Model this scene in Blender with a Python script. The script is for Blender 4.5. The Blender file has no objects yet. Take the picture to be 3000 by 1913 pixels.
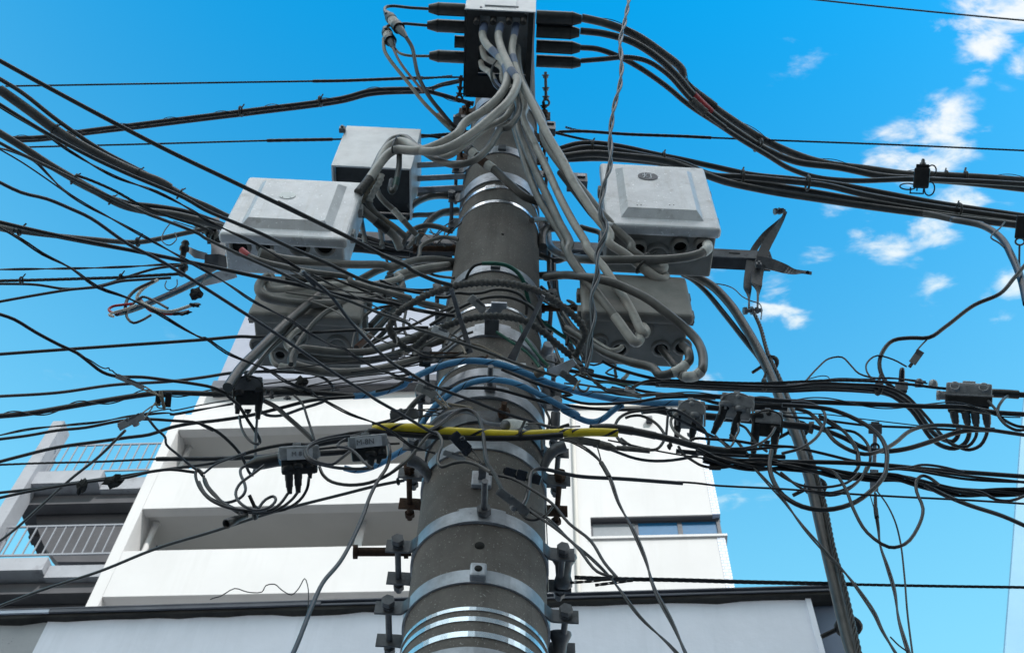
import bpy, bmesh, math, random
from mathutils import Vector, Matrix
random.seed(7)
SC = bpy.context.scene
COL = SC.collection
R = math.radians

# ------------------------------------------------------------------ camera
F, CX, CY = 3200.0, 1500.0, 956.5            # focal length and centre in pixels of the 3000 px wide photograph
EYE = Vector((0, 0, 1.6))
_u = Vector((100 / F, 2056.5 / F, -1)).normalized()
_f = Vector((0, 0, -1))
_y = (_f - _u * _f.dot(_u)).normalized()
_x = _y.cross(_u)
ROT = Matrix((_x, _y, _u))                   # camera axes -> world
cam = bpy.data.objects.new('camera', bpy.data.cameras.new('camera'))
COL.objects.link(cam)
cam.matrix_world = Matrix.Translation(EYE) @ ROT.to_4x4()
cam.data.sensor_width = 36
cam.data.lens = 36 * F / 3000
cam.data.clip_start = 0.05
cam.data.clip_end = 3000
cam.data.dof.use_dof = True
cam.data.dof.focus_distance = 3.2
cam.data.dof.aperture_fstop = 11
SC.camera = cam

def ray(px, py):
    return ROT @ Vector(((px - CX) / F, (CY - py) / F, -1))
def P(px, py, Y):                            # the point of the vertical plane y = Y seen at that pixel
    d = ray(px, py)
    return EYE + d * (Y / d.y)
def PZ(px, py, z):                           # the point of the level plane at height z
    d = ray(px, py)
    return EYE + d * ((z - EYE.z) / d.z)
def zopt(p):
    return -((ROT.transposed() @ (p - EYE)).z)

# ------------------------------------------------------------------ sky, sun, exposure
SUN_EL, SUN_AZ = 42.0, 155.0                 # azimuth from +Y towards +X: behind the camera, to the right
sun_dir = Vector((math.sin(R(SUN_AZ)) * math.cos(R(SUN_EL)), math.cos(R(SUN_AZ)) * math.cos(R(SUN_EL)), math.sin(R(SUN_EL))))
W = bpy.data.worlds.new('World')
SC.world = W
W.use_nodes = True
nt = W.node_tree
nt.nodes.clear()
def WN(t, **k):
    n = nt.nodes.new(t)
    for a, b in k.items(): setattr(n, a, b)
    return n
def wmath(op, a, b=None, c=None):
    n = WN('ShaderNodeMath', operation=op)
    for i, v in enumerate((a, b, c)):
        if v is None: continue
        if isinstance(v, (int, float)): n.inputs[i].default_value = v
        else: nt.links.new(v, n.inputs[i])
    return n.outputs[0]
sky = WN('ShaderNodeTexSky', sky_type='NISHITA')
sky.sun_disc = False
sky.sun_elevation = R(SUN_EL)
sky.sun_rotation = R(SUN_AZ)
sky.air_density = 1.15
sky.dust_density = 0.35
sky.ozone_density = 2.2
sc_ = WN('ShaderNodeVectorMath', operation='SCALE')
nt.links.new(sky.outputs[0], sc_.inputs[0]); sc_.inputs['Scale'].default_value = 0.16
gm = WN('ShaderNodeGamma'); gm.inputs[1].default_value = 1.35
nt.links.new(sc_.outputs[0], gm.inputs[0])
s2_ = WN('ShaderNodeVectorMath', operation='SCALE')
nt.links.new(gm.outputs[0], s2_.inputs[0]); s2_.inputs['Scale'].default_value = 14.5
hsv = WN('ShaderNodeHueSaturation')
hsv.inputs['Hue'].default_value = 0.474
hsv.inputs['Saturation'].default_value = 1.38
hsv.inputs['Value'].default_value = 1.0
nt.links.new(s2_.outputs[0], hsv.inputs['Color'])
tc = WN('ShaderNodeTexCoord')
sep = WN('ShaderNodeSeparateXYZ')
nt.links.new(tc.outputs['Generated'], sep.inputs[0])
zc = wmath('MAXIMUM', sep.outputs[2], 0.08)
cmb = WN('ShaderNodeCombineXYZ')
nt.links.new(wmath('DIVIDE', sep.outputs[0], zc), cmb.inputs[0])
nt.links.new(wmath('DIVIDE', sep.outputs[1], zc), cmb.inputs[1])
noise = WN('ShaderNodeTexNoise')
noise.inputs['Scale'].default_value = 26
noise.inputs['Detail'].default_value = 10
noise.inputs['Roughness'].default_value = 0.62
noise.inputs['Distortion'].default_value = 0.35
mpw = WN('ShaderNodeMapping'); mpw.inputs['Rotation'].default_value = (0, 0, R(35)); mpw.inputs['Scale'].default_value = (0.62, 1.25, 1)
nt.links.new(cmb.outputs[0], mpw.inputs[0]); nt.links.new(mpw.outputs[0], noise.inputs['Vector'])
def plane_xy(px, py):
    d = ray(px, py)
    return Vector((d.x / d.z, d.y / d.z, 0))
# a thin layer of small fair-weather clouds: where they drift, how wide and how dense each is
CLOUDS = [(2920,40,170,1.0),(2880,130,100,.9),(2995,190,80,.7),(2740,80,70,.55),(2865,215,60,.55),(2960,225,55,.4),(2330,165,110,.34),(2250,262,36,.4),
 (2760,395,150,1.0),(2640,430,130,.9),(2700,470,150,.9),(2560,465,80,.65),(2790,300,60,.4),(2830,590,110,.75),(2740,650,120,.85),(2530,680,75,.7),(2600,730,110,.7),(2690,770,60,.4),
 (2380,745,75,.55),(2740,830,90,.6),(2720,890,60,.5),(2970,830,75,.75),(2885,870,45,.5),(2920,940,55,.5),(2270,890,100,.75),(2320,930,70,.8),(2450,620,60,.55),(2100,800,90,.5),(2210,870,60,.5),
 (2140,1460,110,.55),(2240,1450,80,.5),(540,1010,90,.3),(160,1110,120,.16),(1550,20,60,.2),(2060,180,50,.2),(2950,620,90,.4),(2990,1900,70,.9),(2080,1110,80,.55),
 (3300,200,260,1),(3400,700,260,.9),(3250,1100,200,.7)]
acc = None
for (px, py, r, s) in CLOUDS:
    c = plane_xy(px, py)
    rad = (plane_xy(px + r, py) - plane_xy(px - r, py)).length / 2
    vd = WN('ShaderNodeVectorMath', operation='DISTANCE')
    nt.links.new(cmb.outputs[0], vd.inputs[0])
    vd.inputs[1].default_value = c
    mr = WN('ShaderNodeMapRange', interpolation_type='SMOOTHSTEP')
    nt.links.new(vd.outputs['Value'], mr.inputs[0])
    mr.inputs[1].default_value = rad * 1.4
    mr.inputs[2].default_value = rad * 0.1
    mr.inputs[3].default_value = 0
    mr.inputs[4].default_value = s
    acc = mr.outputs[0] if acc is None else wmath('MAXIMUM', acc, mr.outputs[0])
# cloud bank behind the viewer and low bright haze, added unseen as fill light
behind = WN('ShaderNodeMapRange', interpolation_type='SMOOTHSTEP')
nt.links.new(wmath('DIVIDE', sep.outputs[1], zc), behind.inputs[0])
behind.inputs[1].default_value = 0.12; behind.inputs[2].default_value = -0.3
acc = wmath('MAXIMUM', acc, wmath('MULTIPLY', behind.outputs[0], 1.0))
dens = wmath('ADD', wmath('MULTIPLY', noise.outputs[0], 1.9), wmath('MULTIPLY', acc, 0.72))
cl = WN('ShaderNodeMapRange', interpolation_type='SMOOTHSTEP')
nt.links.new(dens, cl.inputs[0])
cl.inputs[1].default_value = 1.2
cl.inputs[2].default_value = 1.78
mix = WN('ShaderNodeMix', data_type='RGBA')
nt.links.new(wmath('MULTIPLY', cl.outputs[0], wmath('MINIMUM', wmath('MULTIPLY', acc, 1.6), 1.0)), mix.inputs[0])
nt.links.new(hsv.outputs[0], mix.inputs[6])
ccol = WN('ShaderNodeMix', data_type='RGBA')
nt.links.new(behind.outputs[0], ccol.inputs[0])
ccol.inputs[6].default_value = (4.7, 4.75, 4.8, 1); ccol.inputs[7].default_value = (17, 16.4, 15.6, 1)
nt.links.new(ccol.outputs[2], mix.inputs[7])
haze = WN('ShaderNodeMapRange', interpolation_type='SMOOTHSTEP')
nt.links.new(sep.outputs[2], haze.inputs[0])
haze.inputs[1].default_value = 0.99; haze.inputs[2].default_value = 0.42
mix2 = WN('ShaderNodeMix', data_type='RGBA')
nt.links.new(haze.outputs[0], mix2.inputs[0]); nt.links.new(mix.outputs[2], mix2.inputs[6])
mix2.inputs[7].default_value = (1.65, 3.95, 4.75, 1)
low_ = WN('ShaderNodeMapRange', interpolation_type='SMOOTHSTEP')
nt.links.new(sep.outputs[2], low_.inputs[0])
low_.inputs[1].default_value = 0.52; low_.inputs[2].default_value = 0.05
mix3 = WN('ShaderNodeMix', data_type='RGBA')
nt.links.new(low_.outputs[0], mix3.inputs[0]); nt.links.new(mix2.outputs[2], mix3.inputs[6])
mix3.inputs[7].default_value = (8.5, 8.1, 7.5, 1)  # white band below the view, brightened as fill light
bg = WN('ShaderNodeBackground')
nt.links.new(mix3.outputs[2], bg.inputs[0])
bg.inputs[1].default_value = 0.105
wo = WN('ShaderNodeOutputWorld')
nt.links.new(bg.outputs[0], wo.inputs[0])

sun = bpy.data.objects.new('sun', bpy.data.lights.new('sun', 'SUN'))
COL.objects.link(sun)
sun.data.energy = 2.0
sun.data.angle = R(0.5)
sun.data.color = (1, 0.965, 0.93)
sun.rotation_euler = (-sun_dir).to_track_quat('-Z', 'Y').to_euler()
sun.location = sun_dir * 60
SC.view_settings.view_transform = 'Standard'
SC.view_settings.look = 'None'
SC.view_settings.gamma = 1
SC.view_settings.use_curve_mapping = False
SC.view_settings.exposure = 1.0

# ------------------------------------------------------------------ materials
def material(name, color, rough=0.6, metal=0.0, var=0.25, scale=14.0, bump=0.0, bscale=60.0, spec=0.5, color2=None, specks=None, stain=None, spiral=None, streak=None):
    m = bpy.data.materials.new(name)
    m.use_nodes = True
    t = m.node_tree
    b = t.nodes['Principled BSDF']
    b.inputs['Roughness'].default_value = rough
    b.inputs['Metallic'].default_value = metal
    b.inputs['Specular IOR Level'].default_value = spec
    def N(ty, **k):
        n = t.nodes.new(ty)
        for a, v in k.items(): setattr(n, a, v)
        return n
    def mixc(fac, a, c, mode='MIX'):
        x = N('ShaderNodeMix', data_type='RGBA', blend_type=mode)
        for i, v in ((0, fac), (6, a), (7, c)):
            if hasattr(v, 'is_output'): t.links.new(v, x.inputs[i])
            else: x.inputs[i].default_value = v
        return x.outputs[2]
    def rampv(src, lo, hi):
        r = N('ShaderNodeMapRange')
        t.links.new(src, r.inputs[0])
        r.inputs[1].default_value = lo; r.inputs[2].default_value = hi
        return r.outputs[0]
    co = N('ShaderNodeTexCoord')
    geo = N('ShaderNodeNewGeometry')
    def tex(sc, det=5, ro=0.6):
        n = N('ShaderNodeTexNoise')
        n.inputs['Scale'].default_value = sc; n.inputs['Detail'].default_value = det; n.inputs['Roughness'].default_value = ro
        t.links.new(geo.outputs['Position'], n.inputs['Vector'])
        return n.outputs[0]
    c1 = (*color, 1)
    c2 = (*(color2 or [max(0, c * (1 - var)) for c in color]), 1)
    out = mixc(rampv(tex(scale), 0.35, 0.65), c1, c2)
    if stain:                                   # (colour, scale, threshold)
        out = mixc(rampv(tex(stain[1], 7, 0.7), stain[2], stain[2] + 0.16), out, (*stain[0], 1))
    if streak:                                  # (colour, scale, threshold) rain streaks running down
        mp = N('ShaderNodeMapping'); mp.inputs['Scale'].default_value = (1, 1, 0.07); t.links.new(geo.outputs['Position'], mp.inputs[0])
        n = N('ShaderNodeTexNoise'); n.inputs['Scale'].default_value = streak[1]; n.inputs['Detail'].default_value = 6; n.inputs['Roughness'].default_value = 0.7
        t.links.new(mp.outputs[0], n.inputs['Vector'])
        out = mixc(rampv(n.outputs[0], streak[2], streak[2] + 0.22), out, (*streak[0], 1))
    if specks:                                  # (colour, scale, threshold)
        out = mixc(rampv(tex(specks[1], 2, 0.5), specks[2], specks[2] + 0.05), out, (*specks[0], 1))
    if spiral:                                  # (gap colour, pitch, gap share) wound along the cable
        sp = N('ShaderNodeSeparateXYZ'); t.links.new(co.outputs['UV'], sp.inputs[0])
        a = N('ShaderNodeMath', operation='MULTIPLY_ADD'); t.links.new(sp.outputs[0], a.inputs[0])
        a.inputs[1].default_value = 1 / spiral[1]; t.links.new(sp.outputs[1], a.inputs[2])
        fr = N('ShaderNodeMath', operation='FRACT'); t.links.new(a.outputs[0], fr.inputs[0])
        ls = N('ShaderNodeMath', operation='LESS_THAN'); t.links.new(fr.outputs[0], ls.inputs[0]); ls.inputs[1].default_value = spiral[2]
        out = mixc(ls.outputs[0], out, (*spiral[0], 1))
    t.links.new(out, b.inputs['Base Color'])
    rr = N('ShaderNodeMapRange'); t.links.new(tex(scale * 2.3), rr.inputs[0])
    rr.inputs[3].default_value = max(0.05, rough - 0.12); rr.inputs[4].default_value = min(1, rough + 0.12)
    t.links.new(rr.outputs[0], b.inputs['Roughness'])
    if bump:
        bm_ = N('ShaderNodeBump'); bm_.inputs['Strength'].default_value = bump; bm_.inputs['Distance'].default_value = 0.01
        t.links.new(tex(bscale, 6, 0.65), bm_.inputs['Height'])
        t.links.new(bm_.outputs[0], b.inputs['Normal'])
    return m
M = {}
M['black'] = material('black_cable_sheath', (0.011, 0.011, 0.013), 0.42, var=-0.9, scale=30, spec=0.4)
M['dark'] = material('dark_cable_sheath', (0.036, 0.035, 0.035), 0.4, var=0.5, scale=25, spec=0.6)
M['navy'] = material('weathered_drop_wire_sheath', (0.045, 0.047, 0.058), 0.36, var=0.4, scale=25)
M['grey'] = material('grey_cable_sheath', (0.195, 0.188, 0.178), 0.4, var=0.35, scale=18, spec=0.45, stain=((0.1, 0.093, 0.085), 9, 0.57))
M['darkgrey'] = material('dusty_grey_cable_sheath', (0.092, 0.09, 0.087), 0.42, var=0.4, scale=18, spec=0.45)
M['pale'] = material('pale_grey_cable_sheath', (0.46, 0.44, 0.41), 0.45, var=0.25, scale=18, stain=((0.16, 0.15, 0.135), 10, 0.58))
M['tan'] = material('tan_wire_sheath', (0.24, 0.2, 0.15), 0.5, var=0.3)
M['brownred'] = material('brown_red_wire_sheath', (0.2, 0.11, 0.08), 0.5, var=0.3)
M['red'] = material('red_wire_sheath', (0.5, 0.035, 0.045), 0.45, var=0.4)
M['white'] = material('white_wire_sheath', (0.62, 0.6, 0.55), 0.5, var=0.2)
M['tape'] = material('white_tape', (0.62, 0.61, 0.58), 0.6, var=0.3, scale=40, bump=0.4, bscale=120)
M['bluetape'] = material('blue_tape', (0.13, 0.18, 0.3), 0.55, var=0.3)
M['blacktape'] = material('black_tape', (0.01, 0.01, 0.01), 0.5, var=-0.5, bump=0.6, bscale=90)
M['green'] = material('green_spiral_sheath', (0.02, 0.15, 0.105), 0.42, var=0.35, scale=25, spiral=((0.008, 0.05, 0.035), 0.09, 0.07))
M['bluewrap'] = material('blue_spiral_wrap', (0.085, 0.31, 0.58), 0.36, var=0.3, scale=16, spiral=((0.006, 0.012, 0.02), 0.085, 0.06), stain=((0.03, 0.1, 0.18), 11, 0.6))
M['yellowwrap'] = material('yellow_spiral_wrap', (0.74, 0.56, 0.02), 0.4, var=0.28, scale=16, spiral=((0.008, 0.008, 0.006), 0.115, 0.13), stain=((0.25, 0.21, 0.02), 14, 0.62))
M['rope'] = material('dusty_rope_wrap', (0.15, 0.142, 0.135), 0.8, var=0.5, scale=70, bump=0.6, bscale=220)
M['galv'] = material('galvanised_steel', (0.46, 0.48, 0.53), 0.4, metal=0.35, var=0.35, scale=22, stain=((0.13, 0.13, 0.14), 16, 0.6))
M['galvdark'] = material('weathered_galvanised_steel', (0.165, 0.17, 0.185), 0.45, metal=0.35, var=0.4, scale=22, stain=((0.04, 0.035, 0.03), 18, 0.58))
M['irongrey'] = material('dark_twisted_iron', (0.045, 0.046, 0.052), 0.5, metal=0.3, var=0.4, scale=22)
M['strap'] = material('bright_stainless_strap', (0.72, 0.76, 0.82), 0.22, metal=0.9, var=0.12, scale=9)
M['rust'] = material('rusted_steel', (0.085, 0.042, 0.024), 0.8, metal=0.15, var=0.5, scale=50, bump=0.4, bscale=150)
M['steelstrand'] = material('steel_strand', (0.075, 0.07, 0.066), 0.5, metal=0.4, var=0.4, scale=60)
M['concrete'] = material('pole_concrete', (0.205, 0.188, 0.176), 0.9, var=0.3, scale=7, bump=0.35, bscale=170, specks=((0.36, 0.345, 0.33), 170, 0.655), stain=((0.135, 0.122, 0.114), 3.2, 0.52), streak=((0.11, 0.1, 0.093), 9, 0.53), spec=0.25)
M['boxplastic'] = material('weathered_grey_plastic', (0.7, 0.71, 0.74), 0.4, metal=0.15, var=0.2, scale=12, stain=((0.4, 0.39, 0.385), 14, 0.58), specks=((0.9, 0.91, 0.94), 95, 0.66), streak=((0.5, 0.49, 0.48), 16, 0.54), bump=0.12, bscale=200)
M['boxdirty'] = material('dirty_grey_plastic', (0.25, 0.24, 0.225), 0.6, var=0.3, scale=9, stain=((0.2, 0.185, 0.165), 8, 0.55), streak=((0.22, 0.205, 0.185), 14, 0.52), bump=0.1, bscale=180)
M['boxmetal'] = material('painted_sheet_metal', (0.74, 0.75, 0.77), 0.45, metal=0.15, var=0.18, scale=9, stain=((0.3, 0.3, 0.32), 12, 0.62))
M['plaque'] = material('plaque', (0.88, 0.9, 0.9), 0.5, var=0.06)
M['emblem'] = material('slate_emblem', (0.075, 0.085, 0.11), 0.5, var=0.2)
M['ink'] = material('printed_mark', (0.6, 0.63, 0.7), 0.5, var=0.1)
M['blackink'] = material('black_print', (0.16, 0.165, 0.18), 0.6, var=0.1)
M['sticker'] = material('paper_sticker', (0.62, 0.64, 0.68), 0.5, var=0.15, scale=60)
M['blackplastic'] = material('black_plastic', (0.014, 0.014, 0.015), 0.4, var=-0.8, scale=40)
M['gloss'] = material('glossy_black_plastic', (0.012, 0.014, 0.022), 0.16, var=-0.5, scale=40, spec=0.8)
M['greyplastic'] = material('grey_clamp_plastic', (0.32, 0.33, 0.34), 0.5, var=0.3, scale=40)
M['alloy'] = material('cast_alloy', (0.42, 0.43, 0.45), 0.42, metal=0.3, var=0.4, scale=35, stain=((0.1, 0.1, 0.1), 25, 0.58))
M['hole'] = material('dark_recess', (0.006, 0.006, 0.006), 0.9, var=0)
M['whitepaint'] = material('white_painted_render', (0.61, 0.605, 0.605), 0.8, var=0.07, scale=0.5, streak=((0.55, 0.545, 0.54), 2.2, 0.5), bump=0.05, bscale=25, stain=((0.57, 0.565, 0.56), 0.9, 0.58))
M['soffit'] = material('painted_soffit', (0.6, 0.58, 0.54), 0.85, var=0.08, scale=0.7)
M['recess'] = material('balcony_back_wall', (0.52, 0.515, 0.505), 0.85, var=0.1, scale=0.6)
M['plaster'] = material('rough_plaster', (0.76, 0.79, 0.88), 0.9, var=0.1, scale=1.0, bump=0.6, bscale=7, stain=((0.68, 0.71, 0.79), 1.6, 0.55), streak=((0.66, 0.69, 0.77), 4.0, 0.5))
M['greyplaster'] = material('pitted_grey_plaster', (0.36, 0.37, 0.39), 0.9, var=0.15, scale=2, bump=0.5, bscale=18, specks=((0.12, 0.12, 0.13), 26, 0.7))
M['fascia'] = material('slate_fascia', (0.11, 0.115, 0.14), 0.6, var=0.3, scale=3)
M['fasciapale'] = material('pale_fascia', (0.5, 0.55, 0.65), 0.6, var=0.15, scale=3)
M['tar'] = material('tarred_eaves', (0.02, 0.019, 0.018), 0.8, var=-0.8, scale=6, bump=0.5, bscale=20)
M['bluewall'] = material('slate_blue_wall', (0.13, 0.165, 0.23), 0.8, var=0.12, scale=2)
M['cladding'] = material('grey_blue_cladding', (0.3, 0.325, 0.4), 0.6, var=0.08, scale=2)
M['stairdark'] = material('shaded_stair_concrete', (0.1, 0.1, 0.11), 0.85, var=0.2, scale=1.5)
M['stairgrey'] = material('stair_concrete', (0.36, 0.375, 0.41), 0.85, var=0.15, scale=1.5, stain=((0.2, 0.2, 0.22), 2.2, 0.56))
M['rail'] = material('painted_rail', (0.27, 0.28, 0.31), 0.5, metal=0.2, var=0.1)
M['glass'] = material('window_glass', (0.012, 0.11, 0.25), 0.2, var=0.1, spec=0.9)
M['pane_grey'] = material('frosted_pane', (0.22, 0.24, 0.26), 0.35, var=0.1)
M['frame'] = material('dark_window_frame', (0.05, 0.055, 0.07), 0.5, var=0.2)
M['paleblue'] = material('pale_blue_render', (0.24, 0.46, 0.62), 0.8, var=0.06, scale=1)
M['asphalt'] = material('asphalt', (0.055, 0.055, 0.055), 0.9, var=0.3, scale=5, bump=0.3, bscale=60)
M['facade'] = material('street_facade', (0.55, 0.52, 0.48), 0.85, var=0.15, scale=0.5)
def tiles():
    m = bpy.data.materials.new('white_and_blue_tile'); m.use_nodes = True
    t = m.node_tree; b = t.nodes['Principled BSDF']
    br = t.nodes.new('ShaderNodeTexBrick'); tcn = t.nodes.new('ShaderNodeTexCoord'); mp = t.nodes.new('ShaderNodeMapping')
    mp.inputs['Rotation'].default_value = (R(90), 0, 0)
    t.links.new(tcn.outputs['Object'], mp.inputs[0]); t.links.new(mp.outputs[0], br.inputs['Vector'])
    br.inputs['Scale'].default_value = 1.0
    br.inputs['Brick Width'].default_value = 0.16; br.inputs['Row Height'].default_value = 0.09; br.inputs['Mortar Size'].default_value = 0.02
    br.inputs['Color1'].default_value = (0.78, 0.78, 0.8, 1); br.inputs['Color2'].default_value = (0.7, 0.72, 0.76, 1); br.inputs['Mortar'].default_value = (0.4, 0.46, 0.6, 1)
    t.links.new(br.outputs[0], b.inputs['Base Color']); b.inputs['Roughness'].default_value = 0.5
    return m
M['tile'] = tiles()

# ------------------------------------------------------------------ mesh builder
class MB:
    def __init__(self):
        self.v, self.f, self.s, self.uv, self.mi = [], [], [], [], []
    def add(self, vs, fs, smooth=False, uvs=None, mi=0):
        o = len(self.v)
        self.v += [Vector(a) for a in vs]
        for i, fc in enumerate(fs):
            self.f.append([o + j for j in fc]); self.s.append(smooth); self.mi.append(mi)
            self.uv.append(uvs[i] if uvs else None)
        return self
    def tube(self, pts, r, n=10, caps=True, mi=0, uv=False, squash=None):
        pts = [Vector(p) for p in pts]
        k = len(pts)
        rr = r if isinstance(r, (list, tuple)) else [r] * k
        tan = [(pts[min(i + 1, k - 1)] - pts[max(i - 1, 0)]).normalized() for i in range(k)]
        a = tan[0].orthogonal().normalized()
        vs, L, ln = [], 0.0, []
        for i in range(k):
            a = (a - tan[i] * a.dot(tan[i]))
            a = a.normalized() if a.length > 1e-6 else tan[i].orthogonal().normalized()
            b = tan[i].cross(a)
            if i: L += (pts[i] - pts[i - 1]).length
            ln.append(L)
            for j in range(n):
                t = 2 * math.pi * j / n
                vs.append(pts[i] + (a * math.cos(t) + b * math.sin(t)) * rr[i])
        fs, us = [], []
        for i in range(k - 1):
            for j in range(n):
                j2 = (j + 1) % n
                fs.append([i * n + j, i * n + j2, (i + 1) * n + j2, (i + 1) * n + j])
                us.append([(ln[i], j / n), (ln[i], (j + 1) / n), (ln[i + 1], (j + 1) / n), (ln[i + 1], j / n)])
        self.add(vs, fs, True, us if uv else None, mi)
        if caps:
            self.add(vs[:n], [list(range(n))[::-1]], False, None, mi)
            self.add(vs[-n:], [list(range(n))], False, None, mi)
        return self
    def cyl(self, p0, p1, r0, r1=None, n=16, caps=True, mi=0):
        return self.tube([p0, p1], [r0, r0 if r1 is None else r1], n, caps, mi)
    def lathe(self, p0, axis, prof, n=20, mi=0):     # profile of (distance along the axis, radius)
        axis = Vector(axis).normalized()
        a = axis.orthogonal().normalized(); b = axis.cross(a)
        vs = [Vector(p0) + axis * t + (a * math.cos(2 * math.pi * j / n) + b * math.sin(2 * math.pi * j / n)) * r for t, r in prof for j in range(n)]
        fs = [[i * n + j, i * n + (j + 1) % n, (i + 1) * n + (j + 1) % n, (i + 1) * n + j] for i in range(len(prof) - 1) for j in range(n)]
        self.add(vs, fs, True, None, mi)
        if prof[0][1] > 1e-4: self.add(vs[:n], [list(range(n))[::-1]], False, None, mi)
        if prof[-1][1] > 1e-4: self.add(vs[-n:], [list(range(n))], False, None, mi)
        return self
    def hexn(self, c, axis, r, h, mi=0):
        axis = Vector(axis).normalized()
        self.cyl(Vector(c) - axis * h / 2, Vector(c) + axis * h / 2, r, r, 6, True, mi)
        for i in range(len(self.s) - 8, len(self.s)): self.s[i] = False
        return self
    def box(self, c, hx, hy, hz, bev=0.0, ax=None, mi=0, seg=2):
        ax = ax or (Vector((1, 0, 0)), Vector((0, 1, 0)), Vector((0, 0, 1)))
        bm = bmesh.new()
        bmesh.ops.create_cube(bm, size=2)
        for v in bm.verts: v.co = Vector((v.co.x * hx, v.co.y * hy, v.co.z * hz))
        if bev: bmesh.ops.bevel(bm, geom=bm.edges[:], offset=bev, segments=seg, affect='EDGES', profile=0.6)
        bm.verts.index_update()
        c = Vector(c)
        self.add([c + ax[0] * v.co.x + ax[1] * v.co.y + ax[2] * v.co.z for v in bm.verts], [[v.index for v in f.verts] for f in bm.faces], False, None, mi)
        bm.free()
        return self
    def slab(self, pts, off, mi=0):                   # flat polygon given a thickness
        pts = [Vector(p) for p in pts]; off = Vector(off); n = len(pts)
        self.add(pts + [p + off for p in pts], [list(range(n)), list(range(2 * n - 1, n - 1, -1))] + [[i, n + i, n + (i + 1) % n, (i + 1) % n] for i in range(n)], False, None, mi)
        return self
    def loft(self, rings, caps=True, smooth=True, mi=0):
        n = len(rings[0]); vs = [Vector(p) for r_ in rings for p in r_]
        self.add(vs, [[i * n + j, i * n + (j + 1) % n, (i + 1) * n + (j + 1) % n, (i + 1) * n + j] for i in range(len(rings) - 1) for j in range(n)], smooth, None, mi)
        if caps:
            self.add(rings[0], [list(range(n))[::-1]], False, None, mi); self.add(rings[-1], [list(range(n))], False, None, mi)
        return self
    def ribbon(self, pts, wid, thick, nrm=None, mi=0):  # flat bar following a path; wid is a width per point or one width
        pts = [Vector(p) for p in pts]; k = len(pts); rings = []
        for i in range(k):
            t = (pts[min(i + 1, k - 1)] - pts[max(i - 1, 0)]).normalized()
            nn = Vector(nrm[i] if isinstance(nrm, list) else nrm)
            nn = (nn - t * nn.dot(t)).normalized(); s = t.cross(nn)
            w = wid[i] if isinstance(wid, (list, tuple)) else wid
            rings.append([pts[i] + s * w / 2 + nn * thick / 2, pts[i] - s * w / 2 + nn * thick / 2, pts[i] - s * w / 2 - nn * thick / 2, pts[i] + s * w / 2 - nn * thick / 2])
        return self.loft(rings, True, False, mi)
    def build(self, name, mats, parent=None, loc=None):
        mats = mats if isinstance(mats, (list, tuple)) else [mats]
        if parent is not None: org = Vector(parent['_org'])
        elif loc is not None: org = Vector(loc)
        else:
            org = Vector((0, 0, 0))
            for v in self.v: org += v
            org /= max(1, len(self.v))
        me = bpy.data.meshes.new(name)
        me.from_pydata([v - org for v in self.v], [], self.f)
        for m in mats: me.materials.append(M[m] if isinstance(m, str) else m)
        for p, s, i in zip(me.polygons, self.s, self.mi): p.use_smooth = s; p.material_index = i
        if any(u is not None for u in self.uv):
            lay = me.uv_layers.new(name='UVMap')
            for p, u in zip(me.polygons, self.uv):
                if u:
                    for li, c in zip(p.loop_indices, u): lay.data[li].uv = c
        me.update()
        o = bpy.data.objects.new(name, me)
        COL.objects.link(o)
        if parent is not None: o.parent = parent
        else: o.location = org
        o['_org'] = tuple(org)
        return o
def tag(o, label, cat, group=None, kind=None):
    o['label'] = label; o['category'] = cat
    if group: o['group'] = group
    if kind: o['kind'] = kind
    return o
def thing(name, label, cat, loc, group=None):
    o = bpy.data.objects.new(name, None); COL.objects.link(o)
    o.location = loc; o.empty_display_size = 0.05; o['_org'] = tuple(loc)
    return tag(o, label, cat, group)
def struct(o): o['kind'] = 'structure'; return o

TILES = {'a': (0, 0, 2.4), 'b': (1000, 0, 2.4), 'c': (2000, 0, 2.4), 'd': (0, 640, 2.4), 'e': (1000, 640, 2.4), 'f': (2000, 640, 2.4), 'g': (0, 1273, 2.4), 'h': (1000, 1273, 2.4), 'i': (2000, 1273, 2.4),
 'B1': (1100, 0, 4), 'B2': (900, 340, 4), 'B3': (1500, 340, 4), 'D1': (600, 480, 4), 'D2': (600, 800, 4), 'E1': (1100, 740, 4), 'F1': (1600, 700, 4), 'E2': (1100, 1040, 4),
 'G1': (500, 1140, 24 / 7), 'F2': (1600, 1060, 24 / 7), 'F3': (2300, 1000, 24 / 7), 'n': (0, 0, 1)}
def px(s):                                   # survey notes: sheet name, then x,y (with @distance where it is known)
    out = []; t = None
    for w in s.replace('|', ' ').split():
        if w in TILES: t = TILES[w]; continue
        y = None
        if '@' in w: w, y = w.split('@'); y = float(y)
        a, b = w.split(',')
        out.append((t[0] + float(a) / t[2], t[1] + float(b) / t[2], y))
    return out
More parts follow.
